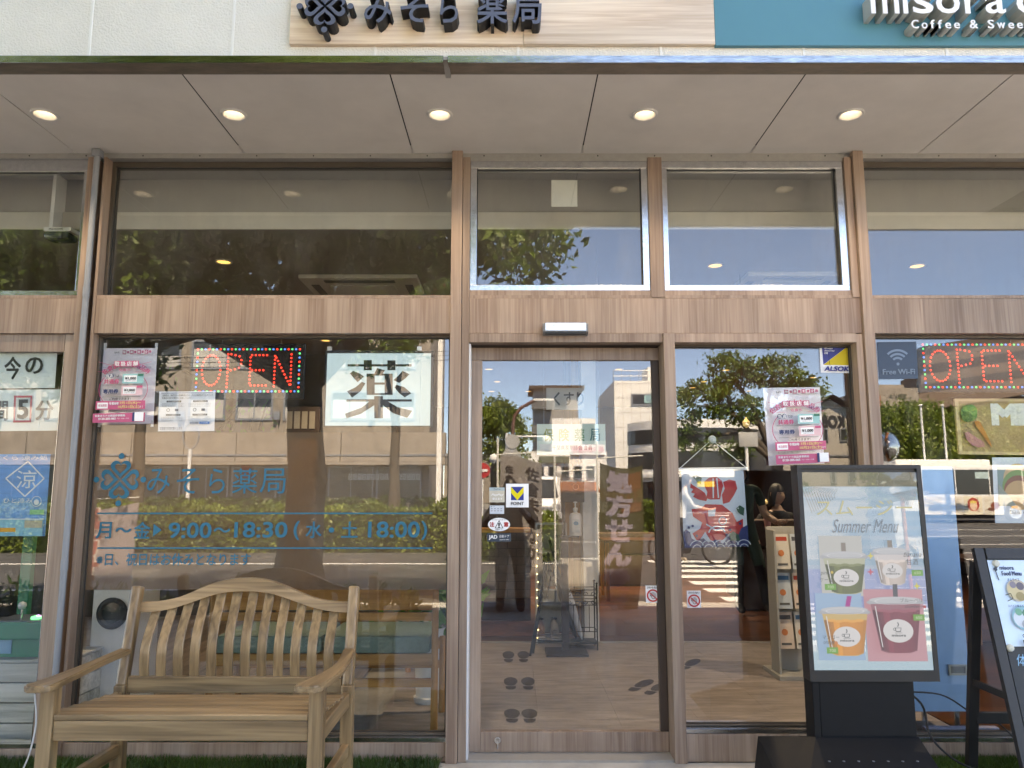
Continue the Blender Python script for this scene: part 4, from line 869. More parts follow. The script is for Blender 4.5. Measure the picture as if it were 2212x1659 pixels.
bx("board", t, x1+.002, 4.6, -.928, -.907, P(1900, 99, -.925).z, zb+.62, CBL, .001)
for ch, a, b, top, bot in (("m", 1881, 1942, -15, 29), ("i", 1950, 1962, -34, 29), ("s", 1972, 2016, -15, 29), ("o", 2022, 2074, -15, 29), ("r", 2084, 2120, -15, 29), ("a", 2128, 2172, -15, 29), ("c", 2196, 2240, -15, 29), ("a", 2250, 2296, -15, 29), ("f", 2304, 2336, -40, 29), ("e", 2344, 2390, -15, 29)):
    q0, q1 = P(a, 10, -1.0).x, P(b, 10, -1.0).x; zt, zl = P(a, top, -1.0).z, P(a, bot, -1.0).z
    MB().text(ch, q0, q1, zl, zt, -.999, CSD, .012, depth=.07).text(ch, q0, q1, zl, zt, -1.0, CW, .012).build("letter", t)
a = 1969
for ch in "Coffee & Sweets":
    wd = {"C": 15, "S": 13, "w": 17, "f": 9, " ": 8, "&": 17, "t": 9}.get(ch, 12)
    if ch != " ":
        q0, q1 = P(a, 52, -.99).x, P(a+wd, 52, -.99).x; tall = ch in "CfS&t"
        MB().text(ch, q0, q1, P(a, 61, -.99).z, P(a, 43 if tall else 49, -.99).z, -.989, CSD, .015, depth=.06).text(ch, q0, q1, P(a, 61, -.99).z, P(a, 43 if tall else 49, -.99).z, -.99, CW, .015).build("letter", t)
    a += wd+7
# ---------------------------------------------------------------- window lettering and film (left window)
wl_ = MB(); Y = .0435
emblem(wl_, 259, 1036, 35, Y, TEAL)
def wt(tx, a, b, c, d_, off=0): x0, x1, z0, z1 = RC(a, c, b, d_, Y); wl_.text(tx, x0, x1, z0, z1, Y, TEAL, off)
for ch, a, b in (("み", 318, 367), ("そ", 382, 430), ("ら", 452, 486), ("薬", 502, 556), ("局", 562, 617)): wt(ch, a, b, 1012, 1066)
for (tx, a, b, c, d_) in (("月", 208, 240, 1128, 1163), ("～", 250, 283, 1140, 1150), ("金", 290, 324, 1128, 1163), ("9:00", 365, 456, 1129, 1162), ("～", 462, 497, 1140, 1150), ("18:30", 507, 620, 1128, 1161), ("(", 635, 646, 1126, 1166), ("水", 661, 694, 1127, 1162), ("・", 711, 721, 1140, 1150), ("土", 738, 772, 1127, 1161), ("18:00", 796, 906, 1127, 1161), (")", 911, 922, 1126, 1166)): wt(tx, a, b, c, d_, .017)
x0, x1, z0, z1 = RC(331, 1131, 349, 1159, Y); wl_.poly([(x0, Y, z0), (x1, Y, (z0+z1)/2), (x0, Y, z1)], TEAL)
wt("※日、祝日はお休みとなります", 208, 541, 1195, 1222, .012)
for c_ in (1109, 1184): x0, x1, z0, z1 = RC(210, c_-1.7, 934, c_+1.7, Y); wl_.rect(x0, x1, z0, z1, Y, TEAL)
tag(wl_.build("window_lettering"), "teal shop name and opening hours lettered on the left window", "lettering")
FILM = sheet("smoked_film", sr(160, 136, 114), .6, .5); x0, x1, z0, z1 = RC(150, 934, 966, 1274, .056)
fm = MB().box(PLc+.05, -.328, .0545, .0555, z0, z1, FILM).build("window_film"); tag(fm, "smoky brown see-through film band behind the window lettering", "window film")
# ---------------------------------------------------------------- coupon posters
def coupon(pts, Y, label):
    s = psheet(pts, Y, mat("poster_lilac", (.86, .80, .88), .5, var=.06, scale=14)); R_ = PINK
    s.t("佐倉市", .22, .045, .31, .07, INKK)
    for k, ch in enumerate("物価高騰支援企画"):
        a = .37+.072*k; s.r(a, .03, a+.066, .082, R_ if k % 2 == 0 else PAPER); s.t(ch, a+.01, .038, a+.056, .074, PAPER if k % 2 == 0 else R_, .02)
    s.arc("佐倉まちナカ商品券", .5, .66, .62, .098, -2.33, -.81, R_, .02)
    for k, ch in enumerate("取扱店舗"): a = .28+.117*k; s.r(a, .185, a+.11, .258, R_); s.t(ch, a+.012, .193, a+.098, .25, PAPER, .02)
    s.t("佐倉市にお住まいの", .04, .265, .27, .285, NAVY); s.t("方すべてが対象!!", .06, .29, .27, .31, NAVY); s.t("佐倉を元気に!!", .72, .26, .97, .29, NAVY, .01); s.t("佐倉市", .4, .285, .61, .325, R_, .01)
    s.ln([(.02, .2), (.28, .25)], .006, R_); s.ln([(.98, .2), (.72, .25)], .006, R_); s.ln([(.02, .325), (.3, .335)], .005, R_); s.ln([(.98, .325), (.7, .335)], .005, R_)
    s.ring(.5, .56, .435, .447, R_, 2.45, 3.83, 20, .8); s.ring(.5, .56, .435, .447, R_, -.69, .69, 20, .8)
    for k, ch in enumerate("当店"): s.d(.2+.08*k, .385, .042, NAVY); s.t(ch, .172+.08*k, .362, .228+.08*k, .408, PAPER, .02)
    s.t("では", .33, .37, .42, .405, INKK, .01); s.t("共通券", .16, .43, .43, .49, R_, .035); s.ln([(.12, .505), (.86, .505)], .005, INKK)
    s.t("専用券", .16, .56, .43, .615, NAVY, .035); s.ln([(.15, .66), (.84, .66)], .005, INKK)
    for k, (v, cc) in enumerate(((.365, (150, 205, 205)), (.52, (240, 200, 205)))):
        s.r(.5, v, .88, v+.125, flat(*cc)); s.r(.53, v+.02, .76, v+.105, PAPER); s.t("¥1,000", .55, v+.04, .745, v+.08, INKK, .02); s.r(.78, v, .88, v+.03, flat(40, 120, 100) if not k else R_)
        s.t("令和8年7月1日～10月31日", .56, v+.087, .74, v+.098, INKK)
    s.t("ご利用できます!", .3, .672, .68, .705, INKK, .012)
    s.r(.06, .715, .95, .825, R_); s.r(.09, .735, .28, .81, PAPER); s.t("有効期間", .11, .755, .26, .79, R_, .01); s.t("令和8年", .3, .73, .48, .768, PAPER, .02); s.t("7月1日(水)～", .5, .725, .88, .768, flat(255, 232, 160), .025); s.t("10月31日(土)", .48, .775, .86, .82, flat(255, 232, 160), .025); s.t("まで", .87, .785, .93, .812, PAPER)
    for k in range(2): s.t("※おつりは出ません。現金との引換えはできません。券の再発行はいたしません。", .08, .836+.015*k, .92, .846+.015*k, INKK)
    s.r(.04, .875, .975, .992, R_); s.t("佐倉まちナカ商品券事務局", .08, .892, .62, .92, PAPER, .015); s.t("0120-205-065", .15, .932, .46, .958, PAPER, .03); s.t("平日／9:00～17:30", .48, .937, .7, .955, PAPER); s.r(.76, .87, .8, .985, NAVY); s.r(.8, .87, .96, .985, PAPER)
    return s.build("coupon_poster", label, "poster", "coupon posters")
coupon([(222, 752), (340, 752), (331, 915), (213, 918)], .0565, "pink and white coupon poster at the left window's upper left corner")
coupon([(1648, 838), (1771, 836), (1781, 1001), (1661, 1006)], .0665, "pink and white coupon poster inside the pane right of the door")
tp = MB()
for a, b in ((227, 741), (338, 741), (214, 908), (329, 908)):
    x0, x1, z0, z1 = RC(a-3, b, a+3, b+14, .0555); tp.box(x0, x1, .0535, .0555, z0, z1, mat("clear_tape", (.7, .7, .72), .4, var=0))
tag(tp.build("sticky_tape"), "clear tape strips holding the left coupon poster", "tape")
# white notice
s = psheet([(344, 846), (465, 845), (463, 931), (341, 932)], .0575, mat("notice_paper", (.72, .76, .84), .4, var=.04))
s.r(.04, .03, .96, .045, NAVY); s.t("当薬局は、持続可能な医療制度のため、バイオ後続品やジェネリック", .06, .07, .96, .125, INKK); s.t("医薬品の調剤を積極的に推進しています", .06, .14, .58, .19, INKK)
for u in (.06, .54):
    for v in (.23, .57):
        s.r(u+.08, v, u+.34, v+.045, flat(70, 74, 84)); s.t("バイオ後続品とは", u+.1, v+.008, u+.32, v+.037, PAPER)
        for k in range(3): s.t("先行品の特許が切れた後に別のメーカーから出る薬です。", u, v+.07+.035*k, u+.4, v+.09+.035*k, flat(90, 94, 104))
    s.ring(u+.12, .47, .022, .03, flat(90, 94, 104)); s.r(u+.24, .44, u+.3, .5, flat(110, 114, 124))
s.r(.58, .77, .74, .83, flat(170, 175, 185)); s.r(.75, .77, .93, .83, flat(60, 120, 185)); s.t("ジェネリック医薬品", .59, .785, .73, .815, INKK); s.t("バイオ後続品", .77, .785, .91, .815, PAPER)
for k in range(2): s.t("医療費の負担を軽くします", .06, .9+.035*k, .45, .925+.035*k, INKK)
s.build("notice_sheet", "white laminated notice below the left window's open sign", "notice")
# 薬 sign
x0, x1, z0, z1 = RC(700, 757, 936, 922, .075)
t = thing("medicine_sign", "white light panel with one large black medicine character in the left window", "sign", ((x0+x1)/2, .09, z0))
bx("frame", t, x0, x1, .074, .10, z0, z1, GASK, .003); MB().box(x0+.012, x1-.014, .0725, .0745, z0+.006, z1-.016, emis("sign_panel_glow", (.55, .80, .95), .07)).build("panel", t)
a0, a1, b0, b1 = RC(750, 778, 890, 908, .072); m = MB(); kz = lambda x, y: P((1000+x*.4973)/1.8517, (750+y*.4973)/1.8517, .072); lay = [0]
def kp(*pts):
    lay[0] += 1; m.poly([kz(a, b)-Vector((0, .00015*lay[0], 0)) for a, b in pts], INKK)
def kr(a, b, c, d): kp((a, d), (c, d), (c, b), (a, b))
kr(785, 1421, 1300, 1440); kr(915, 1388, 980, 1470); kr(1105, 1390, 1170, 1470); kp((1000, 1497), (1068, 1498), (1086, 1470), (1022, 1452))
kr(938, 1497, 1003, 1668); kr(1083, 1497, 1148, 1668); kr(1003, 1497, 1083, 1513); kr(1003, 1568, 1083, 1586); kr(1003, 1655, 1083, 1668)
kp((830, 1475), (803, 1497), (836, 1534), (866, 1566), (918, 1520), (880, 1495)); kp((900, 1563), (850, 1607), (780, 1640), (822, 1690), (890, 1640), (928, 1575)); kp((1228, 1475), (1185, 1522), (1153, 1550), (1200, 1572), (1252, 1535), (1283, 1502)); kp((1178, 1587), (1163, 1608), (1200, 1655), (1245, 1688), (1298, 1655), (1240, 1605))
kr(777, 1704, 1302, 1722); kr(1000, 1678, 1070, 1856); kp((960, 1722), (900, 1770), (765, 1820), (778, 1856), (890, 1822), (1000, 1752), (1000, 1722)); kp((1070, 1722), (1070, 1752), (1150, 1815), (1265, 1853), (1306, 1796), (1190, 1768), (1110, 1722)); m.build("character", t)
for a in (712, 906): xx = P(a, 745, .08).x; MB().box(xx-.012, xx+.012, .08, .09, z1, z1+.022, mat("clip_steel", (.6, .6, .6), .3, .8, var=0)).cyl((xx, .085, z1+.02), (xx, .085, 2.09), .0015, GREYM, 6).build("hanger", t)
# stickers on the glass
def stk(name, px0, py0, px1, py1, Y, base, label): return prect(px0, py0, px1, py1, Y, base, .0008), name, label
s = psheet([(1770, 745), (1834, 746), (1838, 806), (1773, 805)], .0535, PAPER); BLU = flat(62, 72, 150); YEL = flat(236, 206, 40)
s.pg([(.08, .06), (.92, .06), (.1, .71)], BLU); s.pg([(.92, .06), (.94, .72), (.1, .72)], YEL); s.r(.88, .06, .945, .72, flat(214, 180, 20))
for k, w_ in enumerate(("ALways", "Security", "OK")): s.t(w_, .13, .1+.085*k, .13+(.28, .34, .12)[k], .165+.085*k, PAPER, .02, shear=.1)
s.t("ALSOK", .1, .78, .9, .94, flat(48, 52, 140), .03, shear=.05); s.ln([(.27, .34), (.27, .55), (.29, .75)], .015, INKK)
s.build("security_sticker", "blue and yellow security sticker in the side pane's top right corner", "sticker")
for (a, b, Y, lab) in ((1395, 1265, .0985, "white do-not-touch hand sticker on the sliding door"), (1484, 1276, .0535, "white do-not-touch hand sticker on the pane right of the door")):
    s = prect(a, b, a+30, b+37, Y, PAPER); s.t("さわらない", .1, .05, .9, .17, INKK, .02)
    s.ring(.5, .58, .34, .44, flat(214, 50, 50)); hand = INKK
    s.ln([(.34, .62), (.3, .5)], .03, hand); s.ln([(.3, .5), (.4, .62)], .03, hand)
    for k, (u, v) in enumerate(((.42, .4), (.5, .36), (.58, .38), (.66, .44))): s.ln([(u, v), (u, .62)], .028, hand)
    s.ln([(.4, .6), (.42, .72), (.5, .76), (.62, .74), (.67, .6)], .03, hand); s.ln([(.26, .4), (.74, .76)], .075, flat(214, 50, 50)); s.build("touch_sticker", lab, "sticker", "do-not-touch stickers")
Y = .0985
s = prect(1093, 1045, 1142, 1096, Y, PAPER); s.r(.22, .13, .78, .7, flat(34, 56, 150)); s.pg([(.22, .13), (.5, .42), (.78, .13), (.78, .38), (.5, .7), (.22, .38)], flat(244, 226, 20)); s.pg([(.25, .13), (.75, .13), (.5, .4)], flat(34, 56, 150)); s.t("POINT", .22, .77, .78, .9, INKK, .015)
s.build("point_sticker", "white square sticker with blue and yellow arrow on the door", "sticker")
s = prect(1057, 1053, 1090, 1085, Y, flat(222, 214, 196)); s.r(0, 0, 1, .22, flat(180, 200, 205)); s.t("PayPay", .3, .07, .75, .17, INKK); s.t("PayPay", .12, .42, .88, .6, PAPER, .02, shear=.1); s.t("使えます", .2, .68, .86, .84, PAPER, .02); s.build("payment_sticker", "faded beige payment sticker left of the arrow sticker", "sticker")
s = prect(1058, 1092, 1089, 1110, Y, flat(220, 228, 238)); s.d(.1, .14, .035, flat(30, 90, 90)); s.t("Square", .17, .1, .36, .18, INKK)
for k in range(4):
    for j in range(2): s.r(.08+.22*k, .34+.25*j, .2+.22*k, .42+.25*j, flat(120+30*j, 140, 160))
s.build("card_sticker", "small pale card logo sticker on the sliding door", "sticker")
c = P(1078, 1133, Y); rx, rz = P(1103, 1133, Y).x-c.x, P(1078, 1120, Y).z-P(1078, 1135.5, Y).z
t = MB(); t.disc(c.x, c.z, rx, rz, Y, INKK, 36); t.disc(c.x, c.z, rx*.95, rz*.93, Y-.0005, PAPER, 36)
t.text("注", c.x-rx*.8, c.x-rx*.42, c.z-rz*.3, c.z+rz*.34, Y-.001, INKR, .04); t.text("意", c.x+rx*.42, c.x+rx*.8, c.z-rz*.3, c.z+rz*.34, Y-.001, INKR, .04)
tri = [(-.38, -.52), (.38, -.52), (0, .62)]; t.poly([(c.x+a*rx, Y-.001, c.z+b*rz) for a, b in tri], INKK); t.poly([(c.x+a*rx*.78, Y-.0015, c.z+(b*.78-.05)*rz) for a, b in tri], PAPER); t.text("!", c.x-rx*.05, c.x+rx*.05, c.z-rz*.45, c.z+rz*.2, Y-.002, INKK, .05)
t.text("自動ドア", c.x-rx*.3, c.x+rx*.3, c.z-rz*.83, c.z-rz*.58, Y-.001, INKK); t.text("かけ込まない・立ち止まらない", c.x-rx*.62, c.x+rx*.62, c.z+rz*.58, c.z+rz*.76, Y-.001, INKK)
tag(t.build("caution_sticker"), "white oval caution sticker with red characters on the door", "sticker")
s = prect(1052, 1152, 1104, 1170, Y, flat(58, 70, 84)); s.t("JAD", .08, .22, .42, .78, PAPER, .03); s.t("自動ドア", .52, .2, .92, .52, PAPER); s.t("automatic door", .52, .66, .92, .82, PAPER); s.build("door_sticker", "dark grey automatic door sticker under the oval one", "sticker")
# Free Wi-Fi
s = psheet([(1895, 739), (1979, 738), (1983, 818), (1899, 819)], .0435, flat(62, 82, 104)); gl2 = flat(128, 150, 172)
for r0 in (.07, .17, .27): s.ring(.5, .6, r0+.06, r0+.115, gl2, -2.35, -.79, 18)
s.d(.5, .6, .04, gl2); s.t("Free Wi-Fi", .1, .74, .92, .88, gl2, .02); s.build("wifi_sticker", "slate blue square wireless sticker at the right window's corner", "sticker")
# ---------------------------------------------------------------- LED open signs
LR, LG, LB = emis("led_red", (1, .05, .03), .32), emis("led_green", (.06, .9, .3), .2), emis("led_blue", (.04, .22, 1), .26)
def ledmesh(m): q = MB().lathe([(.0064, 0), (.0064, -.003), (.004, -.006), (.0001, -.0075)], (0, 0, 0), m, 8, 'y'); o = q.build("led_proto"); me = o.data; bpy.data.objects.remove(o); return me
LM = {k: ledmesh(v) for k, v in (("r", LR), ("g", LG), ("b", LB))}
def open_sign(px0, py0, px1, py1, lx0, ly0, lx1, ly1, Y, label):
    x0, x1, z0, z1 = RC(px0, py0, px1, py1, Y); t = thing("open_sign", label, "led sign", ((x0+x1)/2, Y+.01, z0), "led open signs")
    bx("panel", t, x0, x1, Y, Y+.014, z0, z1, mat("black_acrylic", (.008, .008, .01), .2, var=0), .002)
    A, B, Cc, D = RC(lx0, ly0, lx1, ly1, Y); W_, H_ = B-A, D-Cc; pts = []
    nx, nz = 27, 10
    seq = "rgb"; k = 0
    per = [(A+W_*i/nx, D) for i in range(nx)]+[(B, D-H_*i/nz) for i in range(nz)]+[(B-W_*i/nx, Cc) for i in range(nx)]+[(A, Cc+H_*i/nz) for i in range(nz)]
    for k, q in enumerate(per): pts.append((q, seq[k % 3]))
    def poly(path, n):
        L_ = [0]
        for a, b in zip(path[:-1], path[1:]): L_.append(L_[-1]+math.hypot((b[0]-a[0])*W_, (b[1]-a[1])*H_))
        for i in range(n):
            s_ = L_[-1]*i/(n-1)
            for j in range(len(L_)-1):
                if s_ <= L_[j+1]+1e-9: f = (s_-L_[j])/(L_[j+1]-L_[j]); a, b = path[j], path[j+1]; pts.append(((A+W_*(a[0]+(b[0]-a[0])*f), Cc+H_*(a[1]+(b[1]-a[1])*f)), "r")); break
    ov = [(.14+.09*math.cos(a), .5+.36*math.sin(a)) for a in [k*2*math.pi/22 for k in range(22)]]
    for q in ov: pts.append(((A+W_*q[0], Cc+H_*q[1]), "r"))
    poly([(.30, .1), (.30, .88)], 10); poly([(.33, .88), (.41, .84), (.44, .7), (.41, .55), (.33, .5)], 8)
    poly([(.68, .14), (.52, .14), (.52, .86), (.68, .86)], 18); poly([(.54, .5), (.65, .5)], 4)
    poly([(.76, .12), (.76, .86), (.92, .12), (.92, .88)], 27)
    for (a, b), c_ in pts:
        o = bpy.data.objects.new("led", LM[c_]); C.objects.link(o); o.parent = t; o.location = Vector((a, Y, b))-wloc(t)
    for xx in (x0+(x1-x0)*.25, x0+(x1-x0)*.78): MB().cyl((xx, Y+.007, z1), (xx, Y+.007, 2.09), .0012, GREYM, 6).build("hanging_wire", t)
open_sign(416, 742, 658, 862, 425, 757, 646, 848, .085, "black led panel spelling OPEN in red dots inside the left window")
open_sign(1979, 742, 2250, 848, 1997, 747, 2240, 839, .085, "led panel spelling OPEN in red dots inside the right window")
# ---------------------------------------------------------------- far left posters
s = psheet([(0-70, 757), (124, 756), (118, 838), (-70, 840)], .036, mat("pale_paper", (.70, .78, .76), .5, var=.03)); s.t("今", .42, .18, .60, .76, INKK, .02); s.t("の", .66, .2, .85, .62, INKK, .02); s.build("notice_sheet", "white sheet with two large black characters in the far left door", "notice")
s = psheet([(-70, 842), (139, 841), (133, 930), (-70, 932)], .0365, mat("pale_paper", (0, 0, 0))); s.t("間", .30, .28, .42, .74, flat(90, 94, 96), .02); s.t("分", .72, .28, .9, .74, flat(110, 114, 116), .02)
for r_ in ((.49, .15, .51, .8), (.66, .15, .68, .8), (.49, .15, .68, .2), (.49, .75, .68, .8)): s.r(*r_, flat(205, 80, 92))
s.t("5", .54, .26, .64, .7, INKK, .03); s.build("notice_sheet", "white sheet with red-framed five in the far left door", "notice")
s = psheet([(-60, 981), (109, 981), (97, 1158), (-60, 1158)], .037, mat("blue_print", sr(70, 140, 200), .5, var=.25, scale=9, stretch=(.6, 1, 4)))
s.t("さくら 涼み処", .28, .015, .97, .075, INKW); s.ln([(.72, .09), (.94, .3), (.7, .52), (.44, .3), (.72, .09)], .018, INKW); s.t("涼", .58, .2, .84, .42, INKW); s.t("ひと涼み", .42, .54, .8, .6, INKW); s.ring(.86, .58, .06, .066, INKW); s.d(.86, .59, .035, INKW)
s.r(.78, .68, .97, .74, flat(120, 200, 150)); s.r(0, .79, .97, .8, INKW); s.r(0, .8, .97, 1, flat(120, 190, 215)); s.r(.3, .9, .6, .95, flat(230, 150, 50)); s.r(.72, .81, .96, .9, flat(190, 180, 160)); s.build("summer_poster", "blue cooling-spot poster with white diamond in the far left door", "poster")
# hanging insurance pharmacy sign behind the door glass
s = prect(1160, 916, 1308, 982, .62, mat("glass_sign", sr(205, 228, 222), .4, var=.05), .004); s.r(0, .0, 1, .55, flat(190, 225, 225)); 
for k, ch in enumerate("保険薬局"): a = .1+.225*k; s.t(ch, a, .16, a+.14, .56, [flat(130, 160, 90), flat(130, 165, 95), flat(60, 150, 110), flat(40, 130, 140)][k], .02)
s.r(.04, .66, .96, .9, flat(238, 246, 246)); s.t("千葉県薬剤師会 会員", .22, .7, .8, .86, INKK); s.build("insurance_sign", "pale green pharmacy sign hanging inside the sliding door", "sign")
sw_ = MB()
for a in (1175, 1295): q = P(a, 916, .62); sw_.cyl((q.x, .622, q.z), (q.x, .622, 2.76), .0012, GREYM, 6)
tag(sw_.build("sign_wires"), "thin wires holding the pale green pharmacy sign", "wire")
# kusuri lettering deeper inside
s = prect(1180, 838, 1262, 885, 1.4, mat("clear_board", (.62, .68, .72), .3, var=.02), .004); s.t("くすり", .2, .2, .98, .8, flat(30, 60, 80), .02); s.build("medicine_board", "grey board reading medicine in kana inside the door", "sign")
# transom sticker
x0, x1, z0, z1 = RC(1191, 390, 1247, 447, .028); tag(MB().box(x0, x1, .0235, .026, z0, z1, mat("cream_card", (.62, .61, .54), .6, var=.03)).build("blank_card"), "blank cream card inside the transom above the door", "card")
# door sensor, conduit, security lamp
x0, x1, z0, z1 = RC(1173, 697, 1271, 721, -.09)
t = thing("door_sensor", "grey boxy automatic door sensor on the beam above the door", "sensor", ((x0+x1)/2, -.034, z0))
n_ = [(-.036, z0), (-.09, z0+.012), (-.092, z1-.008), (-.085, z1), (-.036, z1)]
MB().add([(x0, a, b) for a, b in n_]+[(x1, a, b) for a, b in n_], [tuple(range(5)), tuple(range(5, 10))[::-1]]+[(k, 5+k, 5+(k+1) % 5, (k+1) % 5) for k in range(5)], mat("sensor_grey", (.2, .2, .2), .4, var=.05)).build("housing", t)
bx("face_plate", t, x0+.012, x1-.012, -.0965, -.0925, z0+.016, z1-.002, mat("sensor_plate", (.6, .64, .68), .25, .5, var=.05)); bx("lens_slot", t, x0+.012, x1-.012, -.0915, -.06, z0+.001, z0+.0115, GASK)
t = thing("conduit", "grey conduit pipe running down the left window post", "conduit", (PLc, -.05, 0)); CG = mat("conduit_grey", (.24, .25, .265), .5, var=.06)
auto_smooth(MB().cyl((PLc, -.06, 0), (PLc, -.06, 3.075), .0155, CG, 14).build("pipe", t)); 
for z in (.9, 2.28, 1.2): auto_smooth(MB().cyl((PLc, -.06, z), (PLc, -.06, z+.05), .018, CG, 14).build("coupling", t))
bx("end_cap", t, PLc-.022, PLc+.022, -.08, -.035, 3.04, 3.08, CG, .004)
# ================================================================ wooden bench on the turf
TKX, TKY, TKZ = (wood("teak_"+a, sr(102, 77, 50), sr(166, 134, 96), a, 45, .4, 8, .4, .4) for a in "xyz")
BXL, BXR, BYF, BYB = -1.762, -.742, -.845, -.30
bench = thing("garden_bench", "weathered wooden garden bench with curved top rail before the left window", "bench", ((BXL+BXR)/2, -.55, 0))
for x in (BXL, BXR):
    bx("leg", bench, x-.028, x+.028, BYF-.025, BYF+.03, .009, .552, TKZ, .005)
    q = MB(); q.bar((x, BYB+.02, .009), (x, BYB+.01, .42), .05, .055, TKZ, (1, 0, 0), .005); q.bar((x, BYB+.01, .41), (x, BYB+.10, .842), .05, .048, TKZ, (1, 0, 0), .012); q.build("rear_post", bench)
    bx("side_stretcher", bench, x-.016, x+.016, BYF+.03, BYB-.008, .12, .17, TKY, .004); bx("side_rail", bench, x-.016, x+.016, BYF+.03, BYB-.018, .33, .395, TKY, .004)
    # arm: a board waisted in plan, rounded nose
    pts = []; n_ = 14
    for k in range(n_+1):
        s_ = k/n_; y = BYB+.02+(BYF-.10-BYB-.02)*s_; wv = .026+.026*max(0, (s_-.3)/.7)**1.2; off = (-.02 if x < -1.2 else .02)*math.sin(s_*math.pi*1.2)
        pts.append((y, x+off-wv, x+off+wv))
    vs = []; fs = []
    for (y, a, b) in pts: z = .575+.012*math.sin((y-BYB)*5); vs += [(a, y, z-.026), (b, y, z-.026), (b, y, z), (a, y, z)]
    yq, a, b = pts[-1]; 
    for r_, s2 in ((.018, .86), (.03, .55)): m_ = (a+b)/2; h = (b-a)/2*s2; vs += [(m_-h, yq-r_, .551), (m_+h, yq-r_, .551), (m_+h, yq-r_, .576), (m_-h, yq-r_, .576)]
    nr = len(vs)//4
    for k in range(nr-1):
        for j in range(4): fs.append((k*4+j, k*4+(j+1) % 4, (k+1)*4+(j+1) % 4, (k+1)*4+j))
    fs += [(0, 1, 2, 3), tuple((nr-1)*4+j for j in (3, 2, 1, 0))]
    o = MB().add(vs, fs, TKY).build("armrest", bench); bm_ = bmesh.new(); bm_.from_mesh(o.data); bmesh.ops.recalc_face_normals(bm_, faces=bm_.faces); bmesh.ops.bevel(bm_, geom=bm_.edges[:], offset=.005, segments=2, affect='EDGES'); bm_.to_mesh(o.data); bm_.free(); auto_smooth(o, 50)
bx("front_rail", bench, BXL+.0285, BXR-.0285, BYF-.018, BYF+.014, .352, .424, TKX, .004)
for k in range(6):
    y0 = BYF-.022+k*.081; dz = -.008*k; bx("seat_slat", bench, BXL-.012 if k else BXL+.03, BXR+.012 if k else BXR-.03, y0, y0+.05, .436+dz-.01*(k == 0), .447+dz, TKX, .003)
bx("back_rail", bench, BXL+.026, BXR-.026, BYB-.0, BYB+.032, .385, .455, TKX, .004)
xm_, hl = (BXL+BXR)/2, (BXR-BXL)/2-.024; vs, fs = [], []
NB = 28
for k in range(NB+1):
    u = -1+2*k/NB; x = xm_+u*hl; b_ = math.exp(-(abs(u)/.55)**2.6); zt = .768+.112*b_; zl = .722+.098*math.exp(-(abs(u)/.58)**2.6)
    for (y, z) in ((BYB+.082, zl), (BYB+.112, zl), (BYB+.118, zt), (BYB+.088, zt)): vs.append((x, y, z))
    if k: fs += [((k-1)*4+j, (k-1)*4+(j+1) % 4, k*4+(j+1) % 4, k*4+j) for j in range(4)]
fs += [(0, 1, 2, 3), tuple(NB*4+j for j in (3, 2, 1, 0))]
o = MB().add(vs, fs, TKX).build("top_rail", bench); bm_ = bmesh.new(); bm_.from_mesh(o.data); bmesh.ops.recalc_face_normals(bm_, faces=bm_.faces); bm_.to_mesh(o.data); bm_.free(); auto_smooth(o, 45)
for k in range(12):
    x = BXL+.092+k*(BXR-BXL-.184)/11; u = (x-xm_)/hl; zt = .726+.098*math.exp(-(abs(u)/.58)**2.6); vs, fs = [], []; nn_ = 10
    for j in range(nn_+1):
        s_ = j/nn_; z = .452+(zt-.452)*s_; y = BYB+.012+.085*s_-.05*math.sin(s_*math.pi*1.0)**1.2*(1-.3*s_)
        vs += [(x-.0215, y, z), (x+.0215, y, z), (x+.0215, y+.013, z), (x-.0215, y+.013, z)]
        if j: fs += [((j-1)*4+i, (j-1)*4+(i+1) % 4, j*4+(i+1) % 4, j*4+i) for i in range(4)]
    o = MB().add(vs, fs, TKZ).build("back_slat", bench); bm_ = bmesh.new(); bm_.from_mesh(o.data); bmesh.ops.recalc_face_normals(bm_, faces=bm_.faces); bmesh.ops.bevel(bm_, geom=[e for e in bm_.edges if abs(e.verts[0].co.z-e.verts[1].co.z) > .01], offset=.003, segments=1, affect='EDGES'); bm_.to_mesh(o.data); bm_.free(); auto_smooth(o, 40)
# ================================================================ digital signage kiosk
def scr(r, g, b, k=.09):
    n_ = "screen_%02x%02x%02x" % (r, g, b)
    if n_ in _M: return _M[n_]
    m, n, bb = _new(n_); bb.inputs["Base Color"].default_value = (.01, .01, .01, 1); bb.inputs["Roughness"].default_value = .6; bb.inputs["Emission Color"].default_value = (*[(c*.85+w*.15)*k_ for c, w, k_ in zip(sr(r, g, b), sr(190, 206, 210), (.86, 1, 1.3))], 1); bb.inputs["Emission Strength"].default_value = k; _M[n_] = m; return m
KBK = mat("kiosk_black", (.006, .006, .0065), .6, var=.25, scale=20, spec=.25); KBZ = mat("kiosk_bezel", (.008, .008, .0085), .45, var=.1)
KY = -.45; A_ = P(1724, 1004, KY); B_ = P(1990, 1004, KY); zb = P(1850, 1471, KY).z; kx0, kx1 = A_.x, B_.x+.005; kz1 = A_.z; LEAN = .028
kio = thing("display_kiosk", "black digital menu kiosk showing smoothies beside the right window", "display kiosk", ((kx0+kx1)/2, -.55, 0))
ky = lambda z: KY+(z-zb)/(kz1-zb)*LEAN
q = MB(); q.add([(x, ky(z)+dy, z) for z in (zb, kz1) for dy in (0, .07) for x in (kx0, kx1)], [(0, 2, 3, 1), (4, 5, 7, 6), (0, 1, 5, 4), (2, 6, 7, 3), (0, 4, 6, 2), (1, 3, 7, 5)], KBZ); q.build("housing", kio)
u0, u1, v0, v1 = kx0+.021, kx1-.021, P(1850, 1447, KY).z, P(1850, 1020, KY).z
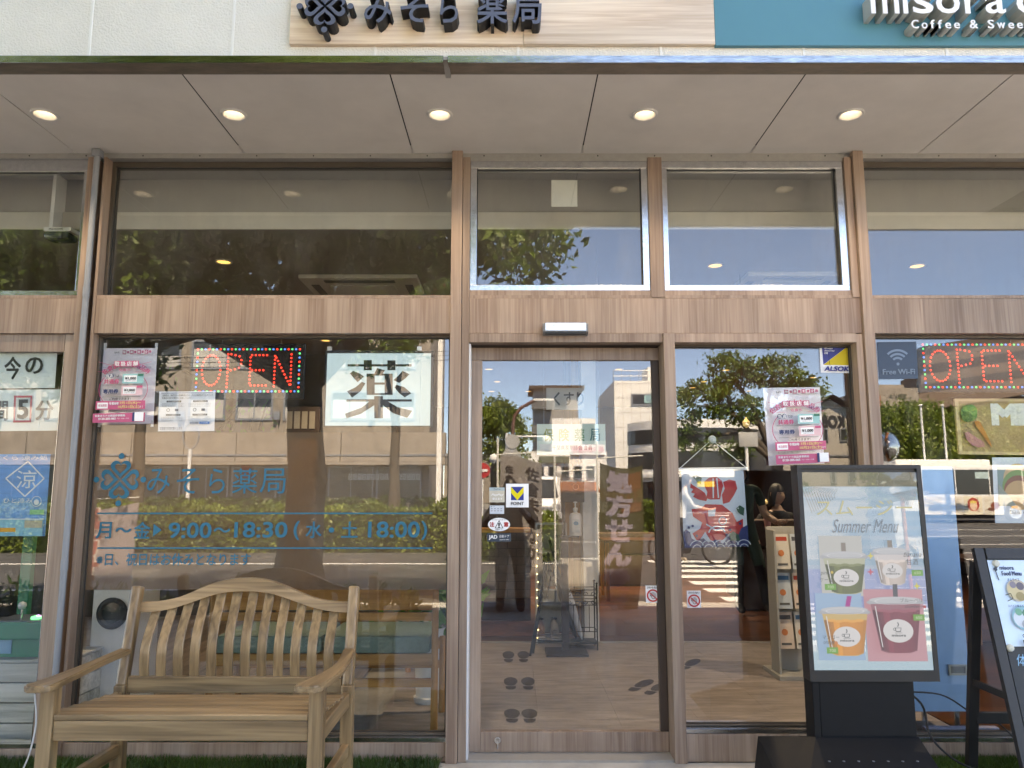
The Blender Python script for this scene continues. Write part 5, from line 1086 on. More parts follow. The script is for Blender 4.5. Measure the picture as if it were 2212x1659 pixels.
s = Sheet(*[(x, ky(z)-.004, z) for x, z in ((u0, v1), (u1, v1), (u1, v0), (u0, v0))], scr(164, 200, 222), .003, .00025)
s.r(0, 0, 1, .075, scr(118, 112, 72)); s.r(0, .075, .25, .14, scr(178, 200, 215))
for k in range(9): s.r(0, .08+.05*k, 1, .1+.05*k, scr(176+k, 208, 226))
s.r(.0, .5, 1, .62, scr(160, 180, 225)); s.r(0, .62, 1, .72, scr(150, 176, 224)); s.r(0, .9, 1, 1, scr(190, 222, 232)); s.r(.85, .7, 1, .9, scr(180, 216, 222))
pal = scr(120, 104, 70)
for k in range(12):
    s.ln([(.0+.024*k, .088+.0035*k), (.07+.018*k, .215-.007*k)], .0045, pal); s.ln([(.02+.022*k, .09+.003*k), (.12+.016*k, .078+.001*k)], .003, pal)
    s.ln([(1.0-.016*k, .085+.002*k), (.93-.015*k, .185-.006*k)], .004, pal)
s.t("スムージー", .1, .145, .93, .225, scr(222, 214, 150), 0)
s.t("Summer Menu", .22, .245, .78, .315, scr(120, 128, 138), 0, shear=.06)
s.r(.1, .33, .47, .635, scr(206, 208, 202)); s.r(.45, .6, .95, .955, scr(214, 158, 166)); s.r(.04, .62, .43, .95, scr(160, 196, 226))
def cup(u, v, w_, h_, body, liq, straw, sk):
    s.pg([(u-.02+sk, v-h_*.3), (u+.02+sk, v-h_*.3), (u+.02, v+h_*.25), (u-.02, v+h_*.25)], straw)
    s.d(u, v+.012, w_*.58, scr(186, 190, 194), 24, .022); s.d(u, v, w_*.52, scr(206, 210, 212), 24, .016)
    s.pg([(u-w_*.5, v+.02), (u+w_*.5, v+.02), (u+w_*.36, v+h_-.012), (u+w_*.22, v+h_), (u-w_*.22, v+h_), (u-w_*.36, v+h_-.012)], body)
    for i in range(14):                                  # shaded strips give the photographed cup its roundness
        f0, f1 = -1+2*i/14, -1+2*(i+1)/14; fm = (f0+f1)/2; sh = .62+.42*math.sqrt(max(0, 1-(fm-.15)**2*.8))+(.16 if i in (3, 4) else 0)
        lc = tuple(int(max(0, min(255, c_*sh))) for c_ in liq); bt = v+h_-.002-.014*abs(fm)**3
        s.pg([(u+w_*.47*f0, v+.05), (u+w_*.47*f1, v+.05), (u+w_*.345*f1, bt), (u+w_*.345*f0, bt)], scr(*lc))
    for i in range(5): s.d(u+w_*(-.3+.15*i), v+.052+.004*(i % 2), w_*.1, scr(*tuple(min(255, c_+34) for c_ in liq)), 12, .007)
    s.ring(u, v+.006, w_*.4, w_*.43, scr(232, 234, 236), 0, 6.2832, 26, .16); s.ln([(u-w_*.42, v+.03), (u-w_*.33, v+h_-.03)], .008, scr(236, 236, 234))
    s.d(u, v+h_*.58, w_*.3, scr(232, 232, 230), 24, h_*.22); ik = scr(60, 60, 64)
    s.pg([(u-.028, v+h_*.52), (u+.028, v+h_*.52), (u+.02, v+h_*.6), (u-.02, v+h_*.6)], ik); s.pg([(u-.022, v+h_*.53), (u+.022, v+h_*.53), (u+.016, v+h_*.585), (u-.016, v+h_*.585)], scr(232, 232, 230))
    s.ring(u-.03, v+h_*.55, .008, .012, ik); s.ln([(u-.004, v+h_*.5), (u+.006, v+h_*.46), (u-.002, v+h_*.42)], .007, ik); s.r(u-.03, v+h_*.615, u+.03, v+h_*.622, ik); s.t("misora", u-.058, v+h_*.64, u+.058, v+h_*.685, ik, .02)
cup(.31, .425, .36, .2, scr(196, 200, 170), (112, 118, 70), scr(150, 138, 126), 0); cup(.7, .405, .29, .175, scr(224, 220, 218), (212, 200, 190), scr(150, 138, 126), 0)
cup(.265, .7, .38, .225, scr(222, 190, 120), (226, 150, 50), scr(190, 40, 150), .05); cup(.69, .65, .42, .26, scr(170, 110, 120), (142, 60, 74), scr(90, 90, 94), .01)
G_ = scr(110, 176, 60); IK = scr(60, 62, 66)
for tx, u, v in (("700", .1, .57), ("650", .84, .5), ("700", .08, .88), ("650", .82, .72)): s.r(u, v, u+.095, v+.03, G_); s.t(tx, u+.022, v+.008, u+.075, v+.022, scr(225, 240, 200))
s.t("pine", .07, .505, .14, .53, IK, 0, shear=.1); s.t("ケール", .06, .538, .17, .56, IK); s.t("banana", .78, .41, .93, .435, IK, 0, shear=.1); s.t("甘酒", .8, .445, .9, .475, IK)
s.t("ブルーベリー", .72, .64, .95, .66, IK); s.t("strawberry", .75, .672, .9, .692, IK, 0, shear=.1); s.t("マンゴー", .05, .82, .19, .84, IK); s.t("orange", .05, .85, .14, .868, IK, 0, shear=.1); s.d(.16, .858, .014, scr(226, 140, 50)); s.d(.92, .682, .013, scr(200, 50, 60)); s.d(.165, .512, .012, scr(220, 190, 80))
for u, v, m_ in ((.49, .51, scr(226, 90, 110)), (.87, .58, scr(236, 226, 80)), (.5, .43, scr(236, 220, 100))): s.pg([(u, v-.02), (u+.008, v-.005), (u+.03, v), (u+.008, v+.005), (u, v+.02), (u-.008, v+.005), (u-.03, v), (u-.008, v-.005)], m_)
s.build("screen", parent=kio)
q = MB(); yy = lambda z: ky(z)-.0105; q.add([(u0-.002, yy(v0), v0), (u1+.002, yy(v0), v0), (u1+.002, yy(v1), v1), (u0-.002, yy(v1), v1)], [(0, 1, 2, 3)], glass("screen_glass", .06, (.97, .97, .97))); q.build("cover_glass", kio)
fr_ = MB()
for a, b, c_, d_ in ((kx0, kx0+.02, zb, kz1), (kx1-.02, kx1, zb, kz1), (kx0+.02, kx1-.02, kz1-.016, kz1), (kx0+.02, kx1-.02, zb, v0-.001)): fr_.add([(x, ky(z)+dy, z) for z in (c_, d_) for dy in (-.013, -.001) for x in (a, b)], [(0, 2, 3, 1), (4, 5, 7, 6), (0, 1, 5, 4), (2, 6, 7, 3), (0, 4, 6, 2), (1, 3, 7, 5)], KBZ)
fr_.build("bezel", kio)
cx0, cx1 = kx0+.01, P(1978, 1540, KY).x
PZ = P(1850, 1590, KY).z
bx("pedestal", kio, cx0+.03, cx1, KY+.0, KY+.09, .18, zb+.01, KBK, .004); bx("pedestal_side", kio, cx0, cx0+.028, KY-.005, KY+.095, .18, zb+.005, KBK, .003)
w0, w1 = P(1712, 1640, -.66).x, P(2035, 1640, -.66).x
q = MB().add([(cx0, KY-.01, PZ), (cx1, KY-.01, PZ), (w1, KY-.37, .08), (w0-.02, KY-.37, .08), (w0-.04, KY+.1, PZ-.03), (w1, KY+.1, PZ-.03), (w0-.05, KY-.39, .06), (w1+.02, KY-.39, .06), (w0-.05, KY+.14, .06), (w1+.02, KY+.14, .06)], [(0, 3, 2, 1), (0, 4, 3), (1, 2, 5), (0, 1, 5, 4), (3, 6, 7, 2), (4, 8, 6, 3), (5, 2, 7, 9), (8, 4, 5, 9), (6, 8, 9, 7)], KBK); q.build("base", kio)
st = MB()
for j in range(3):
    for i in range(7): f = .35+.22*j; c0 = Vector((cx0, KY-.01, PZ)).lerp(Vector((w0-.02, KY-.37, .08)), f); c1 = Vector((cx1, KY-.01, PZ)).lerp(Vector((w1, KY-.37, .08)), f); c_ = c0.lerp(c1, .14+.12*i); st.lathe([(.006, 0), (.005, .003), (.001, .004)], c_+Vector((0, 0, .0)), mat("stud_grey", (.12, .12, .13), .4, .5, var=0), 8)
st.build("studs", kio)["kind"] = "stuff"
for x in (w0, w1-.04):
    for y in (KY-.33, KY+.08): MB().lathe([(.001, -.015), (.028, -.015), (.028, .015), (.001, .015)], (x+.01, y, .034), RUB, 16, 'x').build("caster", kio)
# ================================================================ black A-board with menu sheets
AX0 = P(2101, 1185, -.35).x; AX1 = AX0+.40; top = Vector((0, -.35, P(2101, 1185, -.35).z)); dn = Vector((0, -.25, -top.z))
ab = thing("sandwich_board", "black wooden easel sign board with food menu and chalk writing, right edge", "sign board", (2.28, -.4, 0))
AP = lambda x, s_, o=0: Vector((x, top.y+dn.y*s_-o*.971, top.z+dn.z*s_+o*.237))
BW_ = mat("black_stained_wood", (.02, .019, .02), .5, var=.3, scale=12, stretch=(2, 2, .4))
def abar(nm, x0, x1, s0, s1, o0, o1, m): return MB().add([AP(x, s_, o) for s_ in (s0, s1) for o in (o0, o1) for x in (x0, x1)], [(0, 2, 3, 1), (4, 5, 7, 6), (0, 1, 5, 4), (2, 6, 7, 3), (0, 4, 6, 2), (1, 3, 7, 5)], m).build(nm, ab)
abar("front_stile", AX0, AX0+.04, 0, 1, -.012, .014, BW_); abar("front_stile", AX1-.05, AX1, 0, 1, -.012, .014, BW_); abar("top_rail", AX0+.05, AX1-.05, 0, .045, -.012, .014, BW_); abar("blackboard", AX0+.05, AX1-.05, .045, .95, -.008, .004, mat("chalkboard", (.03, .032, .034), .6, var=.25, scale=6))
for x in (AX0+.02, AX1-.02): MB().bar((x, -.335, .97), (x, -.16, .0), .03, .045, BW_, (1, 0, 0), .003).build("rear_leg", ab)
bx("rear_crossbar", ab, AX0+.03, AX1-.03, -.222, -.198, .23, .28, BW_, .003); MB().bar((AX0+.012, -.49, .42), (AX0+.012, -.24, .42), .012, .03, BW_).build("side_brace", ab)
SP = lambda x0, x1, s0, s1: (AP(x0, s0, .0055), AP(x1, s0, .0055), AP(x1, s1, .0055), AP(x0, s1, .0055))
s = Sheet(*SP(AX0+.05, AX1-.05, .05, .40), mat("menu_paper_blue", (.60, .74, .86), .4, var=.03), .001)
s.t("misora", .16, .07, .37, .115, NAVY, .014); s.t("Food Menu", .17, .135, .46, .185, NAVY, .014); s.ln([(.13, .05), (.08, .13), (.1, .24)], .014, INKK); s.d(.085, .11, .028, flat(70, 74, 84)); s.d(.105, .08, .02, flat(70, 74, 84))
def dish(u, v, r, c0, c1, c2): s.d(u, v, r, flat(*c0)); s.d(u-.03, v+.01, r*.72, flat(*c1)); s.d(u+r*.3, v-r*.3, r*.36, flat(*c2)); s.d(u-r*.35, v-r*.4, r*.3, flat(*[min(255, q_+30) for q_ in c2])); s.d(u+r*.1, v+r*.45, r*.4, flat(*[max(0, q_-50) for q_ in c1]))
dish(.34, .36, .16, (216, 200, 176), (226, 206, 160), (120, 110, 120)); dish(.33, .68, .17, (150, 200, 210), (226, 232, 236), (90, 150, 120)); dish(.74, .17, .15, (170, 196, 190), (220, 226, 214), (40, 60, 64)); dish(.78, .52, .16, (170, 200, 214), (230, 232, 232), (90, 100, 110))
s.t("オムライス", .2, .22, .38, .26, NAVY, .01); s.t("スパイス香るガパオライス", .12, .53, .52, .56, NAVY, .01); s.ln([(.12, .42), (.2, .4), (.22, .46), (.13, .49)], .01, INKK)
for u in (.22, .38): s.r(u, .93, u+.08, 1, flat(50, 56, 66)); s.ln([(u+.04, .93), (u+.01, .88), (u+.05, .86)], .01, INKK)
s.build("menu_sheet", parent=ab)
s = Sheet(*SP(AX0+.075, AX1-.055, .62, .94), mat("menu_paper_white", (.66, .76, .84), .4, var=.03), .001); s.t("サービス", .08, .08, .5, .16, flat(50, 120, 180), .02); s.ring(.2, .3, .08, .1, flat(40, 100, 180)); s.d(.14, .5, .03, flat(40, 100, 180)); s.d(.14, .7, .03, flat(40, 100, 180)); s.build("menu_sheet", parent=ab)
ck = MB(); CK1, CK2 = flat(150, 205, 235), flat(225, 228, 226)
def chalk(tx, x0, x1, s0, s1, m):
    v, f, _ = glyphs(tx, 0); ck.add([AP(x0+a*(x1-x0)+b*.01, s1+(s0-s1)*b, .0055) for a, b in v], f, m)
chalk("体に優しい", AX0+.075, AX0+.3, .43, .475, CK1); chalk("メニュー", AX0+.13, AX0+.3, .49, .52, CK1); chalk("パンも美味しい", AX0+.095, AX0+.31, .54, .585, CK2); ck.build("chalk_writing", ab)
for x, s_ in ((AX0+.085, .064), (AX0+.062, .405)): MB().lathe([(.001, -.016), (.012, -.014), (.016, -.006), (.016, 0)], AP(x, s_, .0055), mat("cream_magnet", (.62, .6, .5), .5, var=.05), 16, 'y').build("magnet", ab)
# cables
CBK = mat("cable_black", (.015, .015, .016), .6, var=0); CWH = mat("cable_white", (.6, .6, .6), .5, var=0)
def cable(name, pts, r, m, label):
    pts = [Vector(p) for p in pts]; out = []
    for i in range(len(pts)-1):
        p0, p1, p2, p3 = pts[max(i-1, 0)], pts[i], pts[i+1], pts[min(i+2, len(pts)-1)]
        for k in range(6):
            t_ = k/6; out.append(.5*((2*p1)+(p2-p0)*t_+(2*p0-5*p1+4*p2-p3)*t_**2+(3*p1-p0-3*p2+p3)*t_**3))
    return tag(MB().tube(out+[pts[-1]], r, m, 6).build(name), label, "cable")
cable("power_cable", [(cx1-.05, KY+.11, .45), P(1990, 1520, -.25), P(2010, 1590, -.25), P(2060, 1640, -.28), P(2120, 1668, -.3)], .005, CBK, "black cable hanging from the display kiosk to the turf")
cable("power_cable", [(cx1-.06, KY+.11, .4), P(2030, 1500, -.1), P(2100, 1540, -.08), P(2160, 1565, -.07), (2.45, -.06, .05)], .004, CBK, "thin black cable running behind the sign board")
cable("power_cable", [P(75, 1500, -.06), P(78, 1560, -.06), P(66, 1620, -.1), P(50, 1662, -.2)], .004, CWH, "white cable hanging beside the bench's left front leg")
# ================================================================ inside the shop
OAKX, OAKZ = wood("oak_bench_x", sr(150, 98, 48), sr(200, 146, 82), 'x', 35, .4, 6, .5), wood("oak_bench_z", sr(150, 98, 48), sr(200, 146, 82), 'z', 35, .4, 6, .5)
GRN = mat("green_fabric", (.15, .215, .17), .9, var=.15, scale=60, bump=.4, bscale=260)
def waiting_bench(x0, x1, y0, y1, label, flip=False):
    t = thing("waiting_bench", label, "bench", ((x0+x1)/2, (y0+y1)/2, FLZ), "green waiting benches"); yb = y1-.03 if flip else y0+.02
    for x in (x0+.02, x1-.02):
        for y in (y0+.02, y1-.03): auto_smooth(MB().cyl((x, y, FLZ), (x, y, .78 if y == yb else .44), .02, OAKZ, 12, .018).build("leg", t))
    bx("backrest_board", t, x0+.03, x1-.03, yb-.012, yb+.014, .655, .765, OAKX, .005); bx("backrest_board", t, x0+.03, x1-.03, yb-.01, yb+.012, .6, .645, OAKX, .005)
    for y in (y0+.02, y1-.03): bx("seat_rail", t, x0+.03, x1-.03, y-.015, y+.015, .37, .432, OAKX, .005); bx("stretcher", t, x0+.03, x1-.03, y-.014, y+.014, .262, .305, OAKX, .006)
    n = 2; wd = (x1-x0-.08)/n
    for k in range(n): auto_smooth(MB().box(x0+.04+wd*k+.004, x0+.04+wd*(k+1)-.004, y0-.01, y1-.02, .434, .525, GRN, .025).build("cushion", t))
    return t
waiting_bench(-1.62, -.39, .30, .80, "oak waiting bench with green cushions just behind the left window"); waiting_bench(-1.7, -.72, 1.75, 2.25, "second green cushioned oak bench further inside the left room", True)
# plant in white pot
t = thing("potted_plant", "leafy plant in a white pot behind the left window's right edge", "plant", (-.44, 1.0, FLZ)); c = (P(925, 1480, 1.0).x, 1.0, FLZ)
auto_smooth(MB().lathe([(.001, 0), (.085, 0), (.09, .03), (.075, .035), (.095, .42), (.105, .44), (.09, .44), (.085, .4), (.001, .39)], c, WHT, 24).build("pot", t))
rs = np.random.RandomState(4); pts = np.array(c)+np.stack([rs.normal(size=260)*.13, rs.normal(size=260)*.1, .45+rs.rand(260)*.35], 1); leaves("foliage", pts, .17, leafmat("house_leaf", sr(50, 100, 40), sr(100, 150, 70), .3), t, .2, .28, 5, up=(0, -.1, .4))
# toy kitchen with round washer door
x0, x1, z0, z1 = RC(198, 1240, 292, 1420, .55); t = thing("toy_kitchen", "white toy kitchen with black round washer door behind the bench", "toy", ((x0+x1)/2, .7, FLZ))
bx("body", t, x0, x1, .55, .85, FLZ, z1, WHT, .008); bx("control_panel", t, x0+.01, x1-.01, .542, .549, z1-.09, z1-.01, mat("light_grey", (.55, .55, .56), .5, var=.03))
cxk, czk = P(242, 1325, .54).x, P(242, 1325, .54).z; o = MB().lathe([(.085, 0), (.088, -.012), (.06, -.016), (.057, -.004)], (cxk, .549, czk), BLK, 26, 'y').build("washer_door", t, True); MB().lathe([(.057, -.006), (.001, -.012)], (cxk, .549, czk), DGL, 22, 'y').build("porthole", o)
for a in (225, 243): q = P(a, 1253, .54); MB().lathe([(.018, 0), (.017, -.015), (.001, -.016)], (q.x, .541, q.z), BLK, 16, 'y').build("knob", t)
q = P(263, 1250, .54); bx("display", t, q.x-.03, q.x+.03, .536, .5415, q.z-.012, q.z+.014, BLK)
# low picket and green toy machine on white crate
x0, x1, z0, z1 = RC(-40, 1432, 140, 1562, .2)
t = thing("plank_crate", "white-washed plank crate under the green machine, far left", "crate", ((x0+x1)/2, .35, FLZ)); WPW = wood("whitewash_plank", sr(150, 145, 135), sr(215, 210, 200), 'x', 40, .7, 6, .5)
for k in range(4): a = FLZ+k*(z1-FLZ)/4; bx("plank", t, x0, x1, .2, .22, a+.003, a+(z1-FLZ)/4-.003, WPW, .002); bx("plank", t, x0, x0+.02, .221, .55, a+.003, a+(z1-FLZ)/4-.003, WPW, .002); bx("plank", t, x1-.02, x1, .221, .55, a+.003, a+(z1-FLZ)/4-.003, WPW, .002)
bx("lid_board", t, x0, x1, .2, .55, z1+.0005, z1+.015, WPW, .002); ztop = z1+.015
x0, x1, _, _ = RC(-30, 1380, 96, 1430, .24); z0 = ztop; z1 = P(50, 1352, .24).z; TG = mat("toy_green", (.02, .20, .12), .35, var=.05)
t = thing("game_machine", "green toy game machine with ball joystick and glowing button", "toy", ((x0+x1)/2, .36, z0))
bx("body", t, x0, x1-.03, .26, .5, z0+.0005, z1-.07, TG, .006); bx("console", t, x0, x1, .22, .5, z1-.069, z1+.02, TG, .01); bx("control_deck", t, x0+.01, x1-.01, .232, .46, z1+.0205, z1+.026, mat("deck_grey", (.10, .12, .14), .4, var=.1))
q = P(46, 1335, .3); auto_smooth(MB().cyl((q.x, .3, z1+.026), (q.x, .3, z1+.075), .006, ALU, 10).build("joystick", t)); MB().lathe([(.001, -.022), (.016, -.016), (.022, 0), (.016, .016), (.001, .022)], (q.x, .3, z1+.095), mat("clear_ball", (.6, .62, .6), .15, var=0), 18).build("joystick_ball", t, True)
q = P(78, 1340, .3); o = MB().lathe([(.026, 0), (.026, .012), (.001, .02)], (q.x, .3, z1+.026), emis("button_green", (.1, .9, .4), .3), 18).build("button", t, True); MB().lathe([(.016, .014), (.001, .023)], (q.x+.01, .3, z1+.026), emis("button_violet", (.5, .3, 1), .4), 14).build("button_cap", o, True)
bx("sticker", t, x0+.04, x0+.12, .254, .259, z0+.02, z0+.09, flat(120, 170, 200))
# back panel of the machine
bx("back_panel", t, x0, x0+.06, .46, .5, z1+.021, z1+.45, TG, .006)
# brick half wall
BRK = mat("pale_brick", (.30, .25, .21), .8, var=.2, scale=5, bump=.3, bscale=30); BRKM = mat("mortar", (.22, .19, .16), .9, var=.1)
bw = thing("brick_wall", "pale brick half wall inside, seen through the left of the door", "wall", (-.1, 4.1, FLZ)); bx0, bx1 = P(1020, 1200, 4.0).x, P(1146, 1200, 4.0).x
z0, z1 = P(1090, 1292, 4.0).z, P(1090, 1150, 4.0).z; bx("mortar_bed", bw, bx0, bx1, 4.012, 4.2, z0, z1-.002, BRKM); bx("base_panel", bw, bx0, bx1, 3.99, 4.2, FLZ, z0-.001, FB); bx("cap", bw, bx0, bx1, 3.96, 4.22, z1, z1+.04, wood("orange_lit_cap", sr(190, 120, 50), sr(226, 160, 80), 'x', 30, .4)); rows = 8; hb = (z1-z0)/rows; wb = hb*2.2  # orange light along the wall's top is put into the cap's colour
pb = None
for j in range(rows):
    xx = bx0-(wb/2 if j % 2 else 0)
    while xx < bx1-.01:
        a, b = max(xx, bx0), min(xx+wb, bx1)
        if b-a > .02: bx("brick", bw, a+.004, b-.004, 4.0+.002*((j*3+int(xx*50)) % 3), 4.0115, z0+j*hb+.004, z0+(j+1)*hb-.004, BRK)
        xx += wb
tag(MB().poly([(bx0, 3.1, FLZ+.004), (bx1+.3, 3.1, FLZ+.004), (bx1+.3, 3.9, FLZ+.004), (bx0, 3.9, FLZ+.004)], mat("patterned_rug", (.10, .035, .02), .95, var=.6, scale=14)).build("rug"), "dark red patterned rug before the brick half wall", "rug")
# white partition
x0, x1 = P(1259, 1100, 2.87).x, P(1291, 1100, 2.87).x
t = thing("partition", "white partition end with tan side inside the door", "partition", ((x0+x1)/2, 3.4, FLZ)); bx("end_face", t, x0, x1, 2.875, 2.895, FLZ, 2.764, WHT, .002); bx("core", t, x0+.004, x1-.004, 2.896, 4.2, FLZ, 2.764, WHT); bx("side_panel", t, x0-.07, x0-.002, 3.1, 4.2, FLZ, 2.764, wood("tan_panel", sr(150, 112, 70), sr(184, 142, 94), 'z', 30, .5))
# umbrella stand with umbrellas
x0, x1, z0, z1 = RC(1222, 1268, 1289, 1405, 2.55); z0 = FLZ
t = thing("umbrella_stand", "black wrought iron umbrella stand inside the door", "umbrella stand", ((x0+x1)/2, 2.62, FLZ)); WI = BLK
fr_ = MB()
for x in (x0, x1):
    for y in (2.52, 2.72): fr_.cyl((x, y, FLZ), (x, y, z1+.02), .006, WI, 8); fr_.lathe([(.001, -.012), (.011, 0), (.001, .012)], (x, y, z1+.03), WI, 8)
for z in (.07, .16, z1-.14, z1-.09, z1-.02): 
    for y in (2.52, 2.72): fr_.cyl((x0, y, z), (x1, y, z), .004, WI, 6)
    for x in (x0, x1): fr_.cyl((x, 2.52, z), (x, 2.72, z), .004, WI, 6)
fr_.build("frame", t); br = MB()
for k in range(6): x = x0+(x1-x0)*(k+.5)/6; br.cyl((x, 2.52, .16), (x, 2.52, z1-.14), .003, WI, 6)
for k in range(4): cx = x0+(x1-x0)*(k+.5)/4; br.tube([(cx+.022*math.cos(a)*(1-a/9), 2.515, z1-.055+.022*math.sin(a)*(1-a/9)) for a in [i*.5 for i in range(15)]], .003, WI, 5); br.tube([(cx+.02*math.cos(a)*(1-a/9), 2.515, z1-.115+.02*math.sin(-a)*(1-a/9)) for a in [i*.5 for i in range(15)]], .003, WI, 5)
br.build("scrollwork", t); bx("drip_tray", t, x0, x1, 2.53, 2.71, .06, .075, WI)
def umbrella(label, a, b, m, hm, r=.035):
    t = thing("umbrella", label, "umbrella", a, "umbrellas in the stand"); a, b = Vector(a), Vector(b); L_ = b-a
    auto_smooth(MB().tube([a, a+L_*.08, a+L_*.55, a+L_*.74, a+L_*.78], [.005, .02, r, r*.8, .012], m, 10).build("canopy", t)); d_ = L_.normalized(); e = a+L_*.95; side = Vector((-.8, 0, .3)).normalized()
    auto_smooth(MB().tube([a+L_*.78, e, e+d_*.05+side*.01, e+d_*.075+side*.035, e+d_*.06+side*.07, e+d_*.0+side*.08], .011, hm, 8).build("handle", t)); MB().tube([a+L_*.7, a+L_*.72], r*.9, BLK, 10).build("strap", t)
umbrella("white folded umbrella leaning in the iron stand", (P(1258, 1395, 2.62).x, 2.62, .08), (P(1212, 1228, 2.6).x, 2.58, P(1212, 1235, 2.6).z), mat("white_cloth", (.55, .57, .62), .7, var=.1), mat("honey_handle", (.55, .36, .2), .4, var=.1)); umbrella("black folded umbrella leaning in the iron stand", (P(1245, 1395, 2.66).x, 2.66, .08), (P(1190, 1215, 2.66).x, 2.66, P(1200, 1215, 2.66).z), BLK, BLK, .03)
# sanitizer stand
x = P(1221, 1300, 2.4).x; zt = P(1221, 1160, 2.4).z; t = thing("sanitizer_stand", "dark hand sanitizer stand with instruction plate inside the door", "stand", (x, 2.4, FLZ)); BRN = mat("dark_bronze", (.035, .025, .022), .5, var=.1)
bx("base_plate", t, x-.16, x+.17, 2.25, 2.55, FLZ, FLZ+.02, BRN, .004); bx("column", t, x-.03, x+.03, 2.39, 2.43, FLZ+.02, zt, BRN, .003); bx("bottle_shelf", t, x-.06, x+.11, 2.3, 2.43, zt, zt+.012, BRN, .003)
q0, q1, r0, r1 = RC(1214, 1018, 1262, 1085, 2.44); s = Sheet((q0, 2.44, r1), (q1, 2.44, r1), (q1, 2.44, r0), (q0, 2.44, r0), flat(38, 40, 42), .006); s.t("手指消毒にご協力ください", .2, .1, .9, .18, flat(170, 170, 170)); s.ring(.62, .5, .12, .14, flat(170, 170, 170)); s.build("instruction_plate", parent=t); bx("plate_post", t, x-.012, x+.012, 2.445, 2.46, zt, r0+.05, BRN)
bxx = P(1243, 1120, 2.36).x; zb_ = zt+.0125; t = thing("sanitizer_bottle", "white pump bottle on the sanitizer stand", "bottle", (bxx, 2.36, zb_)); auto_smooth(MB().lathe([(.001, 0), (.048, 0), (.05, .01), (.05, .15), (.042, .175), (.016, .185), (.016, .2), (.001, .2)], (bxx, 2.36, zb_), mat("bottle_white", (.62, .62, .62), .35, var=.03), 20).build("bottle", t)); auto_smooth(MB().lathe([(.02, .2), (.02, .22), (.006, .225), (.006, .26), (.016, .262), (.016, .27), (.001, .272)], (bxx, 2.36, zb_), WHT, 14).build("pump", t)); bx("label", t, bxx-.03, bxx+.03, 2.308, 2.3105, zb_+.03, zb_+.13, flat(200, 210, 216)); MB().disc(bxx, zb_+.1, .02, .016, 2.3075, flat(60, 130, 170)).build("label_mark", t)
# shoe shelf and leaflet easel
x0, x1 = P(1158, 1300, 2.75).x, P(1226, 1300, 2.75).x; zt = P(1190, 1130, 2.75).z; t = thing("shoe_shelf", "white shelf with lit string and trainers inside the door", "shelf", ((x0+x1)/2, 2.9, FLZ)); SCR = mat("mesh_cream", (.42, .40, .32), .6, var=.15, scale=60)
for x in (x0, x1-.015): bx("upright", t, x, x+.015, 2.78, 3.05, FLZ, zt, WHT, .002)
for k, z in enumerate((FLZ+.03, P(1190, 1275, 2.8).z, P(1190, 1195, 2.8).z, zt-.015)): bx("shelf_board", t, x0+.0155, x1-.0155, 2.78, 3.05, z, z+.012, WHT, .002)
bx("mesh_back", t, x0+.016, x1-.016, 3.04, 3.05, FLZ+.05, zt-.02, SCR)
lm = MB()
for k in range(14): lm.lathe([(.001, -.005), (.005, 0), (.001, .005)], (x0+.012+.006*math.sin(k*2), 2.772, FLZ+.05+k*(zt-.1)/14), emis("fairy_light", (1, .8, .4), 1.2), 6)
lm.build("string_lights", t)
SHW, SHB, SHP = mat("shoe_white", (.55, .5, .46), .6, var=.1), mat("shoe_black", (.03, .03, .035), .6, var=.1), mat("shoe_peach", (.5, .3, .2), .6, var=.2)
def shoe(label, x, y, z, m1, m2, txt=False):
    t = thing("trainer", label, "shoe", (x, y, z), "trainers on the shelf"); sole, up = [], []
    for k in range(9):
        s_ = k/8; yy = y-.13+.26*s_; w_ = .026+.012*math.sin(s_*2.6+.3); h = .055+.065*(1-(1-s_)**2)*(1 if s_ > .35 else s_/.35); sole.append((yy, w_)); up.append((yy, w_*.95, h))
    vs = []; fs = []
    for yy, w_, h in up: vs += [(x-w_, yy, z+.02), (x-w_*.9, yy, z+.02+h*.6), (x, yy, z+.02+h), (x+w_*.9, yy, z+.02+h*.6), (x+w_, yy, z+.02)]
    for k in range(8): fs += [(k*5+j, k*5+j+1, k*5+j+6, k*5+j+5) for j in range(4)]
    fs += [(0, 1, 2, 3, 4), tuple(40+j for j in range(5))]; MB().add(vs, fs, m1).build("upper", t, True)
    vs = []; 
    for yy, w_ in sole: vs += [(x-w_-.004, yy, z), (x+w_+.004, yy, z), (x+w_+.004, yy, z+.024), (x-w_-.004, yy, z+.024)]
    fs = [(k*4+j, k*4+(j+1) % 4, k*4+4+(j+1) % 4, k*4+4+j) for k in range(8) for j in range(4)]+[(0, 1, 2, 3), (32, 33, 34, 35)]; MB().add(vs, fs, m2).build("sole", t)
    MB().lathe([(.03, 0), (.026, .012), (.014, .012)], (x, y+.07, z+.125), SHB, 14).build("collar", t, True)
    MB().text("NIKE", x-.018, x+.018, z+.062, z+.072, y-.137, INKK).text("AIR", x-.012, x+.012, z+.04, z+.05, y-.137, INKK).build("heel_mark", t) if txt else None
cx = (x0+x1)/2; shoe("white trainer with black collar on the lowest shelf", cx+.03, 2.92, FLZ+.043, SHW, SHW, True); shoe("peach trainer on the lowest shelf's left", cx-.09, 2.9, FLZ+.043, SHP, SHW); shoe("cream trainer on the middle shelf", cx+.0, 2.92, P(1190, 1275, 2.8).z+.0125, SHW, SHP)
a, b = P(1185, 1195, 2.3), P(1145, 1358, 2.3); t = thing("leaflet_rack", "black folding wire leaflet rack inside the door", "rack", (a.x, 2.35, FLZ))
